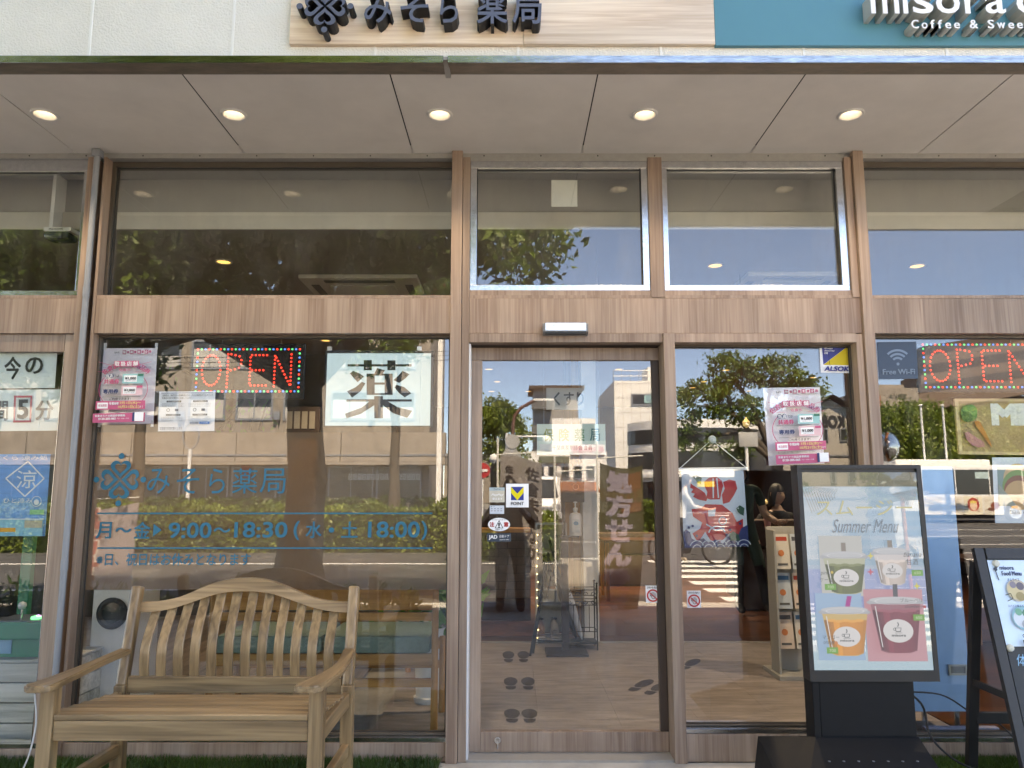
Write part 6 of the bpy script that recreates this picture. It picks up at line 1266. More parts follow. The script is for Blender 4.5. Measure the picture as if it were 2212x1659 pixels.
for yo in (0, .1): MB().bar((a.x, 2.3+yo, a.z), (b.x+yo*.25, 2.3+yo, FLZ), .018, .012, BLK, (0, 1, 0)).build("leg", t); MB().bar((a.x+.01, 2.3+yo, a.z+.1), (P(1232, 1335, 2.3).x, 2.3+yo, P(1232, 1335, 2.3).z), .018, .012, BLK, (0, 1, 0)).build("leg", t)
for k in range(3): q = P(1200-k*13, 1150+k*48, 2.25); m = MB(); m.tube([(q.x, 2.25, q.z), (q.x-.005, 2.25, q.z-.16), (q.x+.03, 2.25, q.z-.17), (q.x+.06, 2.25, q.z)], .004, BLK, 5); m.tube([(q.x, 2.33, q.z), (q.x-.005, 2.33, q.z-.16), (q.x+.03, 2.33, q.z-.17), (q.x+.06, 2.33, q.z)], .004, BLK, 5); m.tube([(q.x, 2.25, q.z), (q.x, 2.33, q.z)], .004, BLK, 5); m.build("wire_pocket", t)
for k in range(3): z = .12+.03*k; MB().cyl((b.x+.03, 2.27, z), (P(1245, 1370, 2.3).x, 2.27, z), .004, BLK, 6).build("bottom_wire", t)
# ================================================================ footprints on the vinyl floor
FTP = mat("footprint_vinyl", (.035, .025, .022), .6, var=.1)
def foot(px, py, rot, mir, label, ly=1.0):
    c = PG(px, py, FLZ); t = thing("footprint", label, "footprint", (c.x, c.y, FLZ), "footprint stickers"); R_ = Matrix.Rotation(math.radians(rot), 4, 'Z'); sx = -1 if mir else 1
    def out(nm, pts):
        m = MB(); m.poly([c+R_ @ Vector((a*sx*.92, b*ly, .003)) for a, b in pts], FTP); m.build(nm, t)
    top = [(.0+.052*math.cos(a)*(1.0 if math.sin(a) > 0 else .92)+.004, .045+(.085 if math.sin(a) > 0 else .09)*math.sin(a)) for a in [k*2*math.pi/20 for k in range(20)]]
    out("sole", [(a*(1 if b > -.02 else .82), max(b, -.035)) for a, b in top]); out("heel", [(-.036, -.045), (.04, -.045), (.036, -.085), (.018, -.105), (-.014, -.105), (-.032, -.085)])
nm = ["farthest", "middle", "nearest"]
for k, ((a, b), (c_, d_)) in enumerate((((1099, 1420), (1130, 1420)), ((1104, 1478), (1140, 1478)), ((1107, 1548), (1143, 1548)))):
    foot(a, b, 0, True, "left shoe print of the %s pair inside the door" % nm[k], 1.7-.28*k); foot(c_, d_, 0, False, "right shoe print of the %s pair inside the door" % nm[k], 1.7-.28*k)
foot(1384, 1482, -32, True, "left slanted shoe print near the door post", 1.5); foot(1417, 1489, -32, False, "right slanted shoe print near the door post", 1.5); foot(1456, 1435, -28, True, "shoe print half hidden behind the door post", 1.7); foot(1489, 1436, -28, False, "lone slanted shoe print right of the door post", 1.7)
# ================================================================ fish banner behind the side pane
Y = .09; CLO = mat("banner_cloth", (.55, .62, .68), .85, var=.06, scale=20, bump=.1, bscale=200); FR, FN, FGn = flat(206, 30, 36), flat(36, 52, 110), flat(20, 84, 62)
t = thing("fish_banner", "pale hanging cloth printed with a red fish and navy waves", "banner", (P(1540, 1185, Y).x, Y, P(1540, 1185, Y).z))
s = psheet([(1472, 1018), (1606, 1016), (1617, 1180), (1477, 1183)], Y, CLO, .002)
s.pg([(.14, .16), (.2, .2), (.3, .25), (.36, .29), (.4, .36), (.38, .4), (.26, .38), (.17, .34), (.2, .3), (.14, .28), (.18, .24), (.13, .22)], FR)
s.pg([(.36, .14), (.44, .09), (.56, .08), (.64, .13), (.66, .2), (.62, .3), (.6, .38), (.44, .38), (.38, .36), (.4, .28), (.36, .2)], FR); s.pg([(.66, .15), (.76, .12), (.86, .14), (.88, .24), (.82, .33), (.74, .42), (.64, .44), (.63, .32), (.68, .24)], FR)
s.pg([(.14, .5), (.3, .49), (.36, .44), (.62, .45), (.78, .56), (.84, .68), (.94, .64), (.93, .8), (.86, .88), (.72, .82), (.62, .9), (.52, .96), (.42, .92), (.34, .8), (.22, .94), (.14, .82), (.26, .76), (.3, .68), (.16, .6)], FR)
s.pg([(.4, .52), (.52, .5), (.5, .6), (.4, .6)], CLO); s.ring(.62, .66, .05, .065, CLO); s.ln([(.36, .7), (.5, .78), (.64, .76)], .02, CLO); s.ring(.52, .84, .12, .14, CLO, 3.4, 6.0); s.ln([(.5, .1), (.49, .36)], .02, CLO); s.ln([(.56, .1), (.57, .36)], .02, CLO)
s.pg([(.17, .07), (.24, .06), (.32, .09), (.3, .17), (.25, .16), (.22, .12)], FGn); s.d(.22, .085, .012, CLO); s.pg([(.84, .5), (.9, .46), (.97, .5), (.95, .6), (.9, .58), (.86, .55)], FGn); s.d(.87, .5, .01, CLO)
wave = [(0, .8), (.04, .76), (.1, .8), (.12, .88), (.2, .92), (.3, .88), (.38, .94), (.5, .9), (.6, .96), (.7, .86), (.78, .8), (.84, .86), (.9, .76), (1, .72), (1, 1), (0, 1)]; s.pg(wave, FN)
for k in range(5): s.ring(.2+.18*k, 1.0, .1, .112, CLO, 3.4, 6.0); s.ring(.2+.18*k, 1.02, .06, .07, CLO, 3.4, 6.0)
for u, v in ((.08, .74), (.14, .72), (.2, .85), (.72, .78), (.66, .84), (.88, .7), (.3, .9)): s.d(u, v, .02, FN); 
s.pg([(.7, .84), (.76, .8), (.84, .84), (.86, .92), (.72, .92)], FGn); s.build("cloth", parent=t)
A_, B_, C_ = P(1466, 1014, Y), P(1614, 1012, Y), P(1537, 950, Y); MB().cyl(A_, B_, .008, WHT, 10).build("rod", t); MB().tube([A_, C_, B_], .0025, WHT, 5).build("string", t); MB().lathe([(.022, -.002), (.016, -.012), (.001, -.016)], (C_.x, .078, C_.z), mat("suction_clear", (.5, .52, .52), .2, var=0), 16, 'y').build("hook", t)
# ================================================================ booth seats, leaflet stand
SOFA = mat("brown_leather", (.085, .05, .035), .5, var=.2, scale=6)
for k, (a, b, c_, d_, y, lab) in enumerate(((1600, 1122, 1740, 1340, 4.6, "brown booth seat back near the seated customer"), (1740, 1120, 2000, 1340, 4.8, "brown booth seat further right behind the kiosk"), (1292, 1150, 1420, 1300, 6.8, "dark booth seat deep inside behind the door"))):
    x0, x1, z0, z1 = RC(a, b, c_, d_, y); t = thing("booth_seat", lab, "seat", ((x0+x1)/2, y+.3, FLZ), "brown booth seats"); auto_smooth(MB().box(x0, x1, y, y+.16, FLZ, z1-.3, SOFA, .03).build("lower_back", t)); auto_smooth(MB().box(x0, x1, y-.01, y+.17, z1-.295, z1, SOFA, .05).build("upper_back", t)); auto_smooth(MB().box(x0, x1, y+.171, y+.65, FLZ+.1, .42, SOFA, .04).build("seat", t))
x0, x1, z0, z1 = RC(1682, 1140, 1760, 1420, 1.5); z0 = FLZ; t = thing("leaflet_stand", "white leaflet stand with brochures left of the kiosk", "stand", ((x0+x1)/2, 1.7, FLZ)); bx("base", t, x0-.02, x1, 1.5, 1.85, FLZ, FLZ+.03, mat("stand_cream", (.40, .39, .36), .6, var=.05), .003); bx("back_panel", t, x0, x1, 1.7, 1.72, FLZ+.03, z1, mat("stand_cream", (.40, .39, .36), .6, var=.05), .003); bx("side_panel", t, x0, x0+.015, 1.55, 1.699, FLZ+.03, z1-.02, mat("stand_cream", (.40, .39, .36), .6, var=.05), .002)
for j in range(4):
    for i in range(2): a = x0+.03+i*.13; zz = z1-.3-.27*j; 
    for i in range(2):
        a = x0+.03+i*.115; zz = z1-.29-.27*j
        if zz < .1: continue
        s = Sheet((a, 1.64, zz+.24), (a+.1, 1.64, zz+.24), (a+.1, 1.6, zz), (a, 1.6, zz), flat(*[(220, 214, 204), (196, 206, 214), (226, 206, 190)][(i+j) % 3]), .004); s.r(.1, .08, .9, .2, flat(*[(190, 70, 50), (60, 110, 150), (90, 90, 96)][(i*2+j) % 3])); s.d(.4, .55, .22, flat(214, 130, 80)); s.r(.1, .84, .8, .9, flat(90, 90, 90)); s.build("brochure", parent=t)
# ================================================================ ceiling cassettes, sensor, mural, boards
for a, b, c_, lab in ((640, 905, 592, "square ceiling air conditioner behind the left transom"), (1612, 1830, 586, "square ceiling air conditioner behind the right transom")):
    q = PG((a+b)/2, c_, 2.765); w_ = (b-a)/FPX*(q.y+3.9)*1.0; x0, x1 = q.x-w_/2, q.x+w_/2; y0 = q.y; t = thing("air_conditioner", lab, "air conditioner", (q.x, y0+w_/2, 2.74), "ceiling air conditioners"); ACW = mat("ac_white", (.58, .56, .5), .5, var=.03)
    bx("panel", t, x0, x1, y0, y0+w_, 2.735, 2.764, ACW, .006); bx("intake_grille", t, x0+w_*.22, x1-w_*.22, y0+w_*.22, y0+w_*.78, 2.728, 2.7345, ACW, .002)
    for (u0, u1, v0, v1) in ((.2, .8, .06, .13), (.2, .8, .87, .94), (.06, .13, .2, .8), (.87, .94, .2, .8)): bx("louvre", t, x0+w_*u0, x0+w_*u1, y0+w_*v0, y0+w_*v1, 2.731, 2.7345, mat("louvre_grey", (.14, .14, .13), .5, var=.05))
x0, x1, z0, z1 = RC(93, 490, 152, 516, .2); t = thing("alarm_sensor", "white and navy alarm lamp behind the far left transom", "alarm", ((x0+x1)/2, .24, z0)); bx("housing", t, x0, x1, .2, .3, z1-.025, z1, WHT, .004); auto_smooth(MB().box(x0+.005, x1-.005, .19, .295, z0, z1-.026, mat("navy_lens", (.015, .02, .035), .2, var=0), .02).build("lens", t)); MB().text("ALSOK", x0+.03, x1-.04, z1-.017, z1-.008, .1985, INKK, .02).build("lettering", t); bx("bracket", t, x0+.02, x1-.02, .3, .34, z1-.02, z1+.01, WHT)
bx("bracket_arm", t, x0+.03, x0+.05, .2, .3, z1, 3.06, WHT)
MUR, MLF = mat("mural_brown", (.03, .022, .016), .8, var=.1), mat("mural_green", (.10, .2, .045), .8, var=.15); t = thing("wall_mural", "painted branches with green leaves on the left room's wall", "mural", (-2.6, 4.29, 1.2)); m = MB(); Y = 4.296
for pts in ([(400, 770), (420, 800), (455, 835), (480, 842)], [(395, 800), (420, 815), (450, 838)], [(425, 735), (428, 790), (445, 830)], [(480, 930), (500, 890), (530, 862)], [(470, 928), (490, 910), (512, 905), (520, 880)], [(540, 930), (545, 890), (560, 866)], [(500, 930), (520, 870), (535, 850)], [(560, 930), (575, 880), (590, 850)]):
    w3 = [P(a, b, Y) for a, b in pts]; m.tube(w3, [.022, .017, .012, .008][:len(w3)], MUR, 6)
m.build("branches", t); m = MB(); rd = random.Random(3)
for k in range(70):
    a, b = (rd.uniform(225, 470), rd.uniform(735, 900)) if k < 38 else (rd.uniform(465, 600), rd.uniform(850, 930)); q = P(a, b, Y-.004); an = rd.uniform(-1, 1); L_ = rd.uniform(.06, .11); ux, uz = math.sin(an), -math.cos(an); px_, pz_ = -uz*.22, ux*.22
    m.poly([(q.x, q.y, q.z), (q.x+(ux*.5+px_)*L_, q.y, q.z+(uz*.5+pz_)*L_), (q.x+ux*L_, q.y, q.z+uz*L_), (q.x+(ux*.5-px_)*L_, q.y, q.z+(uz*.5-pz_)*L_)], MLF)
o = m.build("painted_leaves", t); o["kind"] = "stuff"
x0, x1, z0, z1 = RC(612, 878, 690, 934, 4.0); t = thing("notice_board", "brown notice board with papers on the left room's wall end", "notice board", ((x0+x1)/2, 4.05, z0)); bx("frame", t, x0, x1, 4.02, 4.06, z0, z1, mat("dark_board", (.05, .03, .02), .7, var=.2), .004)
for k in range(4): bx("paper", t, x0+.03+k*(x1-x0-.06)/4, x0+.01+(k+1)*(x1-x0-.06)/4, 4.012, 4.0195, z0+.04, z1-.05, mat("old_paper", (.3, .27, .22), .7, var=.1))
bx("board_stand", t, x0+.03, x1-.03, 4.061, 4.09, FLZ, z1-.1, OAKZ)
# ================================================================ right window: menu board, burger poster, blue cabinet, cables
Y = .14; s = psheet([(2062, 861), (2320, 861), (2330, 985), (2072, 981)], Y, wood("menu_frame_wood", sr(196, 164, 116), sr(226, 198, 152), 'x', 30, .5), .014); s.r(.03, .05, .97, .95, mat("kraft_brown", sr(176, 146, 102), .8, var=.12, scale=10)); MW = flat(240, 240, 232)
for ch, u0, u1 in (("M", .31, .5), ("E", .53, .64), ("N", .67, .8), ("U", .83, .94)): s.t(ch, u0, .11, u1, .46, MW, .05)
s.pg([(.14, .42), (.17, .4), (.19, .43), (.25, .72), (.27, .86), (.265, .87), (.24, .8), (.15, .5)], flat(216, 130, 40)); s.d(.1, .27, .07, flat(70, 130, 50)); s.d(.12, .22, .05, flat(100, 160, 70)); s.d(.08, .33, .045, flat(60, 110, 44)); s.pg([(.05, .62), (.08, .6), (.13, .68), (.2, .78), (.21, .86), (.16, .88), (.1, .84), (.06, .74)], flat(206, 130, 130))
s.build("menu_board", "wood framed menu board with vegetables in the right window", "menu board")
s = psheet([(2143, 988), (2300, 988), (2310, 1130), (2150, 1130)], .1, mat("poster_pale", (.62, .68, .74), .4, var=.04)); s.r(.06, .14, .9, .74, flat(120, 150, 150)); s.d(.34, .32, .2, flat(212, 176, 130)); s.d(.34, .44, .22, flat(110, 150, 80)); s.d(.34, .5, .2, flat(140, 70, 50)); s.d(.34, .58, .2, flat(206, 160, 110)); s.d(.66, .6, .18, flat(150, 84, 60)); s.d(.6, .52, .16, flat(110, 160, 90)); s.pg([(.06, .4), (.3, .74), (.06, .74)], flat(150, 160, 150)); s.t("国産バンズ使用", .2, .8, .8, .86, flat(80, 90, 90)); s.build("burger_poster", "pale poster with a burger under the menu board", "poster")
PBL = mat("pale_blue_panel", sr(142, 184, 222), .45, var=.04); t = thing("blue_cabinet", "pale blue cabinet with recessed grey handle behind the right window", "cabinet", (2.13, .35, FLZ)); bx("door_panel", t, 1.9, 2.352, .2, .222, .17, 1.415, PBL, .004); bx("carcass", t, 1.905, 2.347, .2225, .62, .17, 1.41, PBL, .004)
for x in (1.93, 2.3): 
    for y in (.25, .58): MB().cyl((x, y, FLZ), (x, y, .17), .015, ALU, 10).build("foot", t)
q = P(2069, 1447, .195); hg = mat("handle_grey", (.40, .39, .33), .5, var=.03); o = MB(); w_, h_ = .047, .026
for a, b, c_, d_ in ((-w_, w_, h_-.008, h_), (-w_, w_, -h_, -h_+.008), (-w_, -w_+.008, -h_+.008, h_-.008), (w_-.008, w_, -h_+.008, h_-.008)): o.box(q.x+a, q.x+b, .19, .1995, q.z+c_, q.z+d_, hg)
o.box(q.x-w_+.008, q.x+w_-.008, .1965, .1995, q.z-h_+.008, q.z+h_-.008, mat("handle_dark", (.16, .155, .13), .6, var=0)); o.build("handle", t)
a = P(2050, 1555, .12); tag(MB().box(a.x-.12, a.x+.25, .12, .16, FLZ+.06, FLZ+.1, mat("strip_lilac", (.42, .4, .5), .5, var=.05), .005).box(a.x-.05, a.x+.6, .09, .1, FLZ+.04, FLZ+.048, WHT).build("power_strip"), "pale power strip on the floor under the blue cabinet", "power strip")
cable("power_cable", [(a.x-.1, .13, .07), (a.x+.1, .1, .05), (a.x+.35, .09, .06), (a.x+.55, .09, .04)], .005, CWH, "white cable along the foot of the right window")
# pendant ornaments
for a, b, y, lab in ((1612, 915, 1.2, "gold faceted pendant lamp left of the coupon poster"), (1655, 1085, 6.5, "tiny warm pendant deep in the cafe")):
    q = P(a, b, y); t = thing("pendant_lamp", lab, "pendant lamp", (q.x, y, q.z), "gold pendant lamps"); MB().lathe([(.001, -.03), (.022, -.015), (.025, .01), (.01, .03), (.001, .045)], q, emis("gold_glow", (1, .75, .35), .035), 7).build("shade", t); MB().cyl((q.x, y, q.z+.045), (q.x, y, 2.764), .0015, BLK, 5).build("cord", t)
# wooden tables deep in the cafe
for a, y, lab in ((1370, 5.6, "small wooden cafe table behind the door glass"), (2150, 3.0, "wooden cafe table behind the sign board")):
    x = P(a, 1200, y).x; t = thing("cafe_table", lab, "table", (x, y, FLZ), "cafe tables"); bx("table_top", t, x-.4, x+.4, y-.3, y+.3, .69, .72, FB, .008)
    for dx in (-.36, .36):
        for dy in (-.26, .26): bx("leg", t, x+dx-.02, x+dx+.02, y+dy-.02, y+dy+.02, FLZ, .6895, OAKZ, .003)
# ================================================================ people
SKIN = mat("skin", (.56, .38, .29), .5, var=.06); HAIR = mat("dark_hair", (.012, .01, .009), .5, var=.2, scale=40)
def person(label, joints, links, rule, head, yaw, hair_len=.06, root=0):
    hd = Vector(head); t = thing("person", label, "person", Vector((hd.x, hd.y, min(j[0][2] for j in joints)-.03)))
    me = bpy.data.meshes.new("b"); me.from_pydata([j[0] for j in joints], links, []); o = bpy.data.objects.new("b", me); C.objects.link(o)
    sk = o.modifiers.new("s", 'SKIN'); 
    if not me.skin_vertices: bpy.context.view_layer.objects.active = o; 
    for v, j in zip(me.skin_vertices[0].data, joints): v.radius = (j[1], j[1] if len(j) < 3 else j[2])
    me.skin_vertices[0].data[root].use_root = True; o.modifiers.new("u", 'SUBSURF').levels = 2; o.modifiers[-1].render_levels = 2
    dg = bpy.context.evaluated_depsgraph_get(); m2 = bpy.data.meshes.new_from_object(o.evaluated_get(dg)); bpy.data.objects.remove(o)
    mb = MB(); vs = [v.co.copy() for v in m2.vertices]
    for p_ in m2.polygons: pass
    groups = {}
    for p_ in m2.polygons: groups.setdefault(rule(Vector(p_.center)), []).append(tuple(p_.vertices))
    first = True; mats = list(groups)
    mb.v = [tuple(v) for v in vs]; mb.ms = mats
    for k, g in enumerate(mats):
        for f in groups[g]: mb.f.append(f); mb.mi.append(k)
    # head with face, part of the same mesh
    R_ = Matrix.Translation(hd) @ Matrix.Rotation(yaw, 4, 'Z'); n, q = 16, 12; hv, hf = [], []
    for i in range(q+1):
        th = math.pi*i/q
        for k in range(n):
            a = 2*math.pi*k/n; x, y, z = .074*math.sin(th)*math.cos(a), .092*math.sin(th)*math.sin(a), .115*math.cos(th)
            if z < -.02: x *= 1-.9*(-z-.02)*2.2; y = y*(1-.35*(-z-.02)*4)-(.012 if y < 0 else 0)
            if y < -.06 and abs(x) < .018 and -.04 < z < .02: y -= .016
            if y < -.05 and .01 < abs(x) < .05 and -.002 < z < .03: y += .008
            hv.append(R_ @ Vector((x, y, z)))
        if i: hf += [((i-1)*n+k, (i-1)*n+(k+1) % n, i*n+(k+1) % n, i*n+k) for k in range(n)]
    mb.add(hv, hf, SKIN)
    for sx in (-1, 1):
        mb.add([R_ @ Vector((sx*.03+.012*math.cos(a), -.086, .012+.005*math.sin(a))) for a in [k*math.pi/4 for k in range(8)]], [tuple(range(8))], HAIR); mb.add([R_ @ Vector(v) for v in ((sx*.073, -.005, .02), (sx*.085, .02, .025), (sx*.084, .02, -.02), (sx*.073, 0, -.025))], [(0, 1, 2, 3)], SKIN)
    mb.add([R_ @ Vector((.02*math.cos(a), -.091, -.052+.004*math.sin(a))) for a in [k*math.pi/4 for k in range(8)]], [tuple(range(8))], mat("lips", (.3, .12, .1), .5, var=0))
    mb.build("body", t, True)
    hm = MB(); hv, hf = [], []
    for i in range(9):
        th = math.pi*.62*i/8
        for k in range(n):
            a = 2*math.pi*k/n; f = max(0, -math.sin(a)); zz = .128*math.cos(th)
            if f > .45: zz = max(zz, .028)
            else: zz = zz-(hair_len*(i/8)**2)
            hv.append(R_ @ Vector((.086*math.sin(th)**.8*math.cos(a), .1*math.sin(th)**.8*math.sin(a)+.008, zz)))
        if i: hf += [((i-1)*n+k, (i-1)*n+(k+1) % n, i*n+(k+1) % n, i*n+k) for k in range(n)]
    hm.add(hv, hf, HAIR); hm.build("hair", t, True); bpy.data.meshes.remove(m2); return t
def hand(t, w_, d, side, m=SKIN):                       # five curled fingers on a palm
    w_ = Vector(w_); d = Vector(d).normalized(); s_ = Vector(side).normalized(); u = d.cross(s_); hb = MB()
    hb.tube([w_, w_+d*.04, w_+d*.08], [.022, .034, .03], m, 10)
    for k, L_ in enumerate((.06, .07, .066, .052)): a = w_+d*.075+s_*(-.027+.018*k); hb.tube([a, a+d*L_*.5+u*.006, a+d*L_*.8+u*.022, a+d*L_*.85+u*.038], [.009, .0085, .0075, .006], m, 7)
    a = w_+d*.03-s_*.03; hb.tube([a, a+d*.02-s_*.025+u*.006, a+d*.045-s_*.03+u*.016], [.011, .01, .008], m, 7); hb.build("hand", t, True)
CLB, CLT, CLD = mat("black_shirt", (.015, .015, .018), .85, var=.2), mat("tan_shirt", (.30, .2, .1), .8, var=.15), mat("dark_trousers", (.018, .018, .022), .85, var=.2); APR = mat("green_apron", (.035, .07, .055), .85, var=.15)
# seated customer
h = P(1676, 1068, 5.0); x, y = h.x, 5.0; z = h.z
J = [((x, y+.02, .48), .15, .12), ((x, y+.0, .75), .15, .1), ((x, y-.01, 1.0), .17, .09), ((x, y-.02, z-.17), .06), ((x, y-.02, z-.1), .05),
     ((x-.19, y, 1.0), .055), ((x-.25, y-.1, .8), .045), ((x-.2, y-.32, .86), .034), ((x+.19, y, 1.0), .055), ((x+.25, y-.08, .8), .045), ((x+.08, y-.3, .78), .034),
     ((x-.1, y-.02, .47), .085), ((x-.1, y+.4, .5), .06), ((x+.1, y-.02, .47), .085), ((x+.1, y+.4, .5), .06)]
t = person("seated customer in a dark top holding a cup in the cafe", J, [(0, 1), (1, 2), (2, 3), (3, 4), (2, 5), (5, 6), (6, 7), (2, 8), (8, 9), (9, 10), (0, 11), (11, 12), (0, 13), (13, 14)], lambda c: SKIN if c.z > 1.07 or c.y < y-.16 else CLB if c.z > .56 else CLD, (x, y-.03, z), .5, .09)
hand(t, (x-.2, y-.32, .86), (-.2, -.6, .5), (.8, 0, .3)); hand(t, (x+.08, y-.3, .78), (-.5, -.6, 0), (.5, -.5, 0))
cu = thing("drink_cup", "pink drink cup with straw in the seated customer's hand", "cup", (x-.25, y-.42, .88)); auto_smooth(MB().lathe([(.001, 0), (.03, 0), (.04, .13), (.001, .13)], (x-.25, y-.42, .88), flat(226, 170, 170), 16).build("cup", cu)); MB().cyl((x-.25, y-.42, 1.0), (x-.26, y-.43, 1.13), .004, WHT, 8).build("straw", cu)
# standing staff behind the fish banner
h = P(1598, 1012, 4.3); x, y = h.x, 4.3; z = h.z-.03; k_ = (z+.1)/1.68; g = FLZ
J = [((x, y, .92*k_), .13, .1), ((x, y, 1.15*k_), .12, .09), ((x, y, 1.38*k_), .16, .09), ((x, y, z-.16), .055), ((x, y-.01, z-.1), .05),
     ((x-.18, y, 1.36*k_), .055), ((x-.22, y+.03, 1.08*k_), .043), ((x-.2, y-.12, .88*k_), .034), ((x+.18, y, 1.36*k_), .055), ((x+.24, y, 1.1*k_), .043), ((x+.3, y-.22, 1.02*k_), .034),
     ((x-.08, y, .86*k_), .085), ((x-.07, y-.04, .48), .062), ((x-.05, y+.05, g+.09), .045), ((x-.05, y-.08, g+.045), .04), ((x+.09, y, .86*k_), .085), ((x+.16, y-.05, .48), .062), ((x+.24, y+.06, g+.09), .045), ((x+.27, y-.08, g+.045), .04)]
t = person("standing staff member in green apron and black trousers behind the fish banner", J, [(0, 1), (1, 2), (2, 3), (3, 4), (2, 5), (5, 6), (6, 7), (2, 8), (8, 9), (9, 10), (0, 11), (11, 12), (12, 13), (13, 14), (0, 15), (15, 16), (16, 17), (17, 18)], lambda c: SKIN if c.z > 1.44*k_ or (abs(c.x-x) > .15 and c.z < 1.2*k_ and c.z > .8*k_) else APR if c.z > .52 and c.y < y+.02 else CLB if c.z > .9*k_ else CLD, (x, y-.02, z), -.5, .05)
hand(t, (x+.3, y-.22, 1.02*k_), (.3, -.8, 0), (.8, .2, 0)); hand(t, (x-.2, y-.12, .88*k_), (0, -.2, -1), (1, 0, 0))
# the person taking the picture, mirrored darkly in the door
x, y = -.02, -4.42
J = [((x, y, .9), .15, .11), ((x, y, 1.12), .15, .11), ((x, y, 1.36), .18, .1), ((x, y, 1.5), .06), ((x, y+.01, 1.56), .055),
     ((x-.2, y, 1.35), .06), ((x-.3, y+.1, 1.1), .048), ((x-.09, y+.36, 1.19), .034), ((x+.2, y, 1.35), .06), ((x+.3, y+.1, 1.1), .048), ((x+.09, y+.36, 1.19), .034),
     ((x-.09, y, .84), .09), ((x-.1, y+.02, .46), .065), ((x-.11, y-.02, .09), .05), ((x-.12, y+.12, .045), .042), ((x+.09, y, .84), .09), ((x+.1, y+.02, .46), .065), ((x+.11, y-.02, .09), .05), ((x+.12, y+.12, .045), .042)]
J = [((q[0][0], q[0][1], max(.04, q[0][2]*.81 if q[0][1] < y+.2 else q[0][2]-.05)),)+q[1:] for q in J]
t = person("dark clothed person holding up a phone, mirrored in the door glass", J, [(0, 1), (1, 2), (2, 3), (3, 4), (2, 5), (5, 6), (6, 7), (2, 8), (8, 9), (9, 10), (0, 11), (11, 12), (12, 13), (13, 14), (0, 15), (15, 16), (16, 17), (17, 18)], lambda c: SKIN if c.z > 1.2 or c.y > y+.25 and c.z > .8 else CLB if c.z > .7 else CLD, (x, y+.03, 1.315), math.pi, .1)
hand(t, (x-.09, y+.36, 1.19), (.4, .5, .4), (0, .4, -.6)); hand(t, (x+.09, y+.36, 1.19), (-.4, .5, .4), (0, .4, -.6))
tag(MB().box(-.085, .065, -4.0, -3.985, 1.235, 1.315, mat("phone_black", (.02, .02, .022), .25, var=0), .006).build("phone"), "black phone held up in front of the shop", "phone")
# cyclist pushing a bicycle on the crossing
x, y = 2.95, -11.0; g = RZ
bk = thing("bicycle", "dark bicycle on the crossing mirrored below the fish banner", "bicycle", (x+.35, y, g)); wr = .3; wx = (x+.0, x+1.02)
for xx in wx:
    o = MB(); o.tube([(xx+wr*math.cos(a), y, g+.31+wr*math.sin(a)) for a in [k*2*math.pi/28 for k in range(29)]], .024, RUB, 8); o = o.build("wheel", bk, True); sp = MB()
    for k in range(14): a = k*2*math.pi/14; sp.cyl((xx, y, g+.31), (xx+wr*math.cos(a), y, g+.31+wr*math.sin(a)), .0018, ALU, 4)
    sp.cyl((xx, y-.04, g+.31), (xx, y+.04, g+.31), .02, ALU, 10); sp.build("spokes", o)
F_ = lambda a, b_: (x+a, y, g+b_)
fr_ = MB()
for p0, p1 in ((F_(0, .31), F_(.42, .3)), (F_(.42, .3), F_(.3, .78)), (F_(0, .31), F_(.33, .66)), (F_(.42, .3), F_(.86, .62)), (F_(.34, .6), F_(.86, .72)), (F_(1.02, .31), F_(.86, .72)), (F_(.86, .72), F_(.8, .98))): fr_.cyl(p0, p1, .017, mat("bike_navy", (.02, .03, .06), .3, var=.1), 8)
fr_.build("frame", bk); auto_smooth(MB().box(x+.16, x+.42, y-.08, y+.08, g+.78, g+.84, RUB, .025).build("saddle", bk)); MB().tube([(x+.66, y-.28, g+.98), (x+.78, y-.2, g+1.02), (x+.8, y, g+1.0), (x+.78, y+.2, g+1.02), (x+.66, y+.28, g+.98)], .013, ALU, 8).build("handlebar", bk)
bs = MB()
for k in range(5): z_ = g+.66+.07*k; w_ = .14+.012*k; bs.tube([(x+.92, y-w_, z_), (x+1.2, y-w_, z_), (x+1.2, y+w_, z_), (x+.92, y+w_, z_), (x+.92, y-w_, z_)], .006, ALU, 5)
bs.build("basket", bk); MB().lathe([(.001, -.01), (.09, -.01), (.09, .01), (.001, .01)], F_(.42, .3), BLK, 18, 'y').build("chainring", bk)
for s_ in (-1, 1): bx("pedal", bk, x+.42+s_*.12-.05, x+.42+s_*.12+.05, y+s_*.09-.04, y+s_*.09+.04, g+.3-s_*.1-.01, g+.3-s_*.1+.01, RUB)
xr = x+.42; yr = y-.42
J = [((xr, yr, .82), .13, .1), ((xr+.03, yr, 1.05), .13, .1), ((xr+.07, yr, 1.26), .16, .09), ((xr+.09, yr, 1.37), .05), ((xr+.1, yr, 1.43), .05), ((xr+.06, yr-.17, 1.25), .055), ((xr+.25, yr-.2, 1.02), .043), ((xr+.6, yr-.18, .93), .034), ((xr+.06, yr+.17, 1.25), .055), ((xr+.22, yr+.15, 1.0), .043), ((xr+.6, yr-.12, .93), .034),
     ((xr, yr-.08, .76), .085), ((xr+.1, yr-.08, .36), .06), ((xr-.02, yr-.08, g+.1), .045), ((xr+.12, yr-.08, g+.045), .04), ((xr, yr+.08, .76), .085), ((xr-.1, yr+.08, .38), .06), ((xr-.3, yr+.08, g+.16), .045), ((xr-.2, yr+.08, g+.06), .04)]
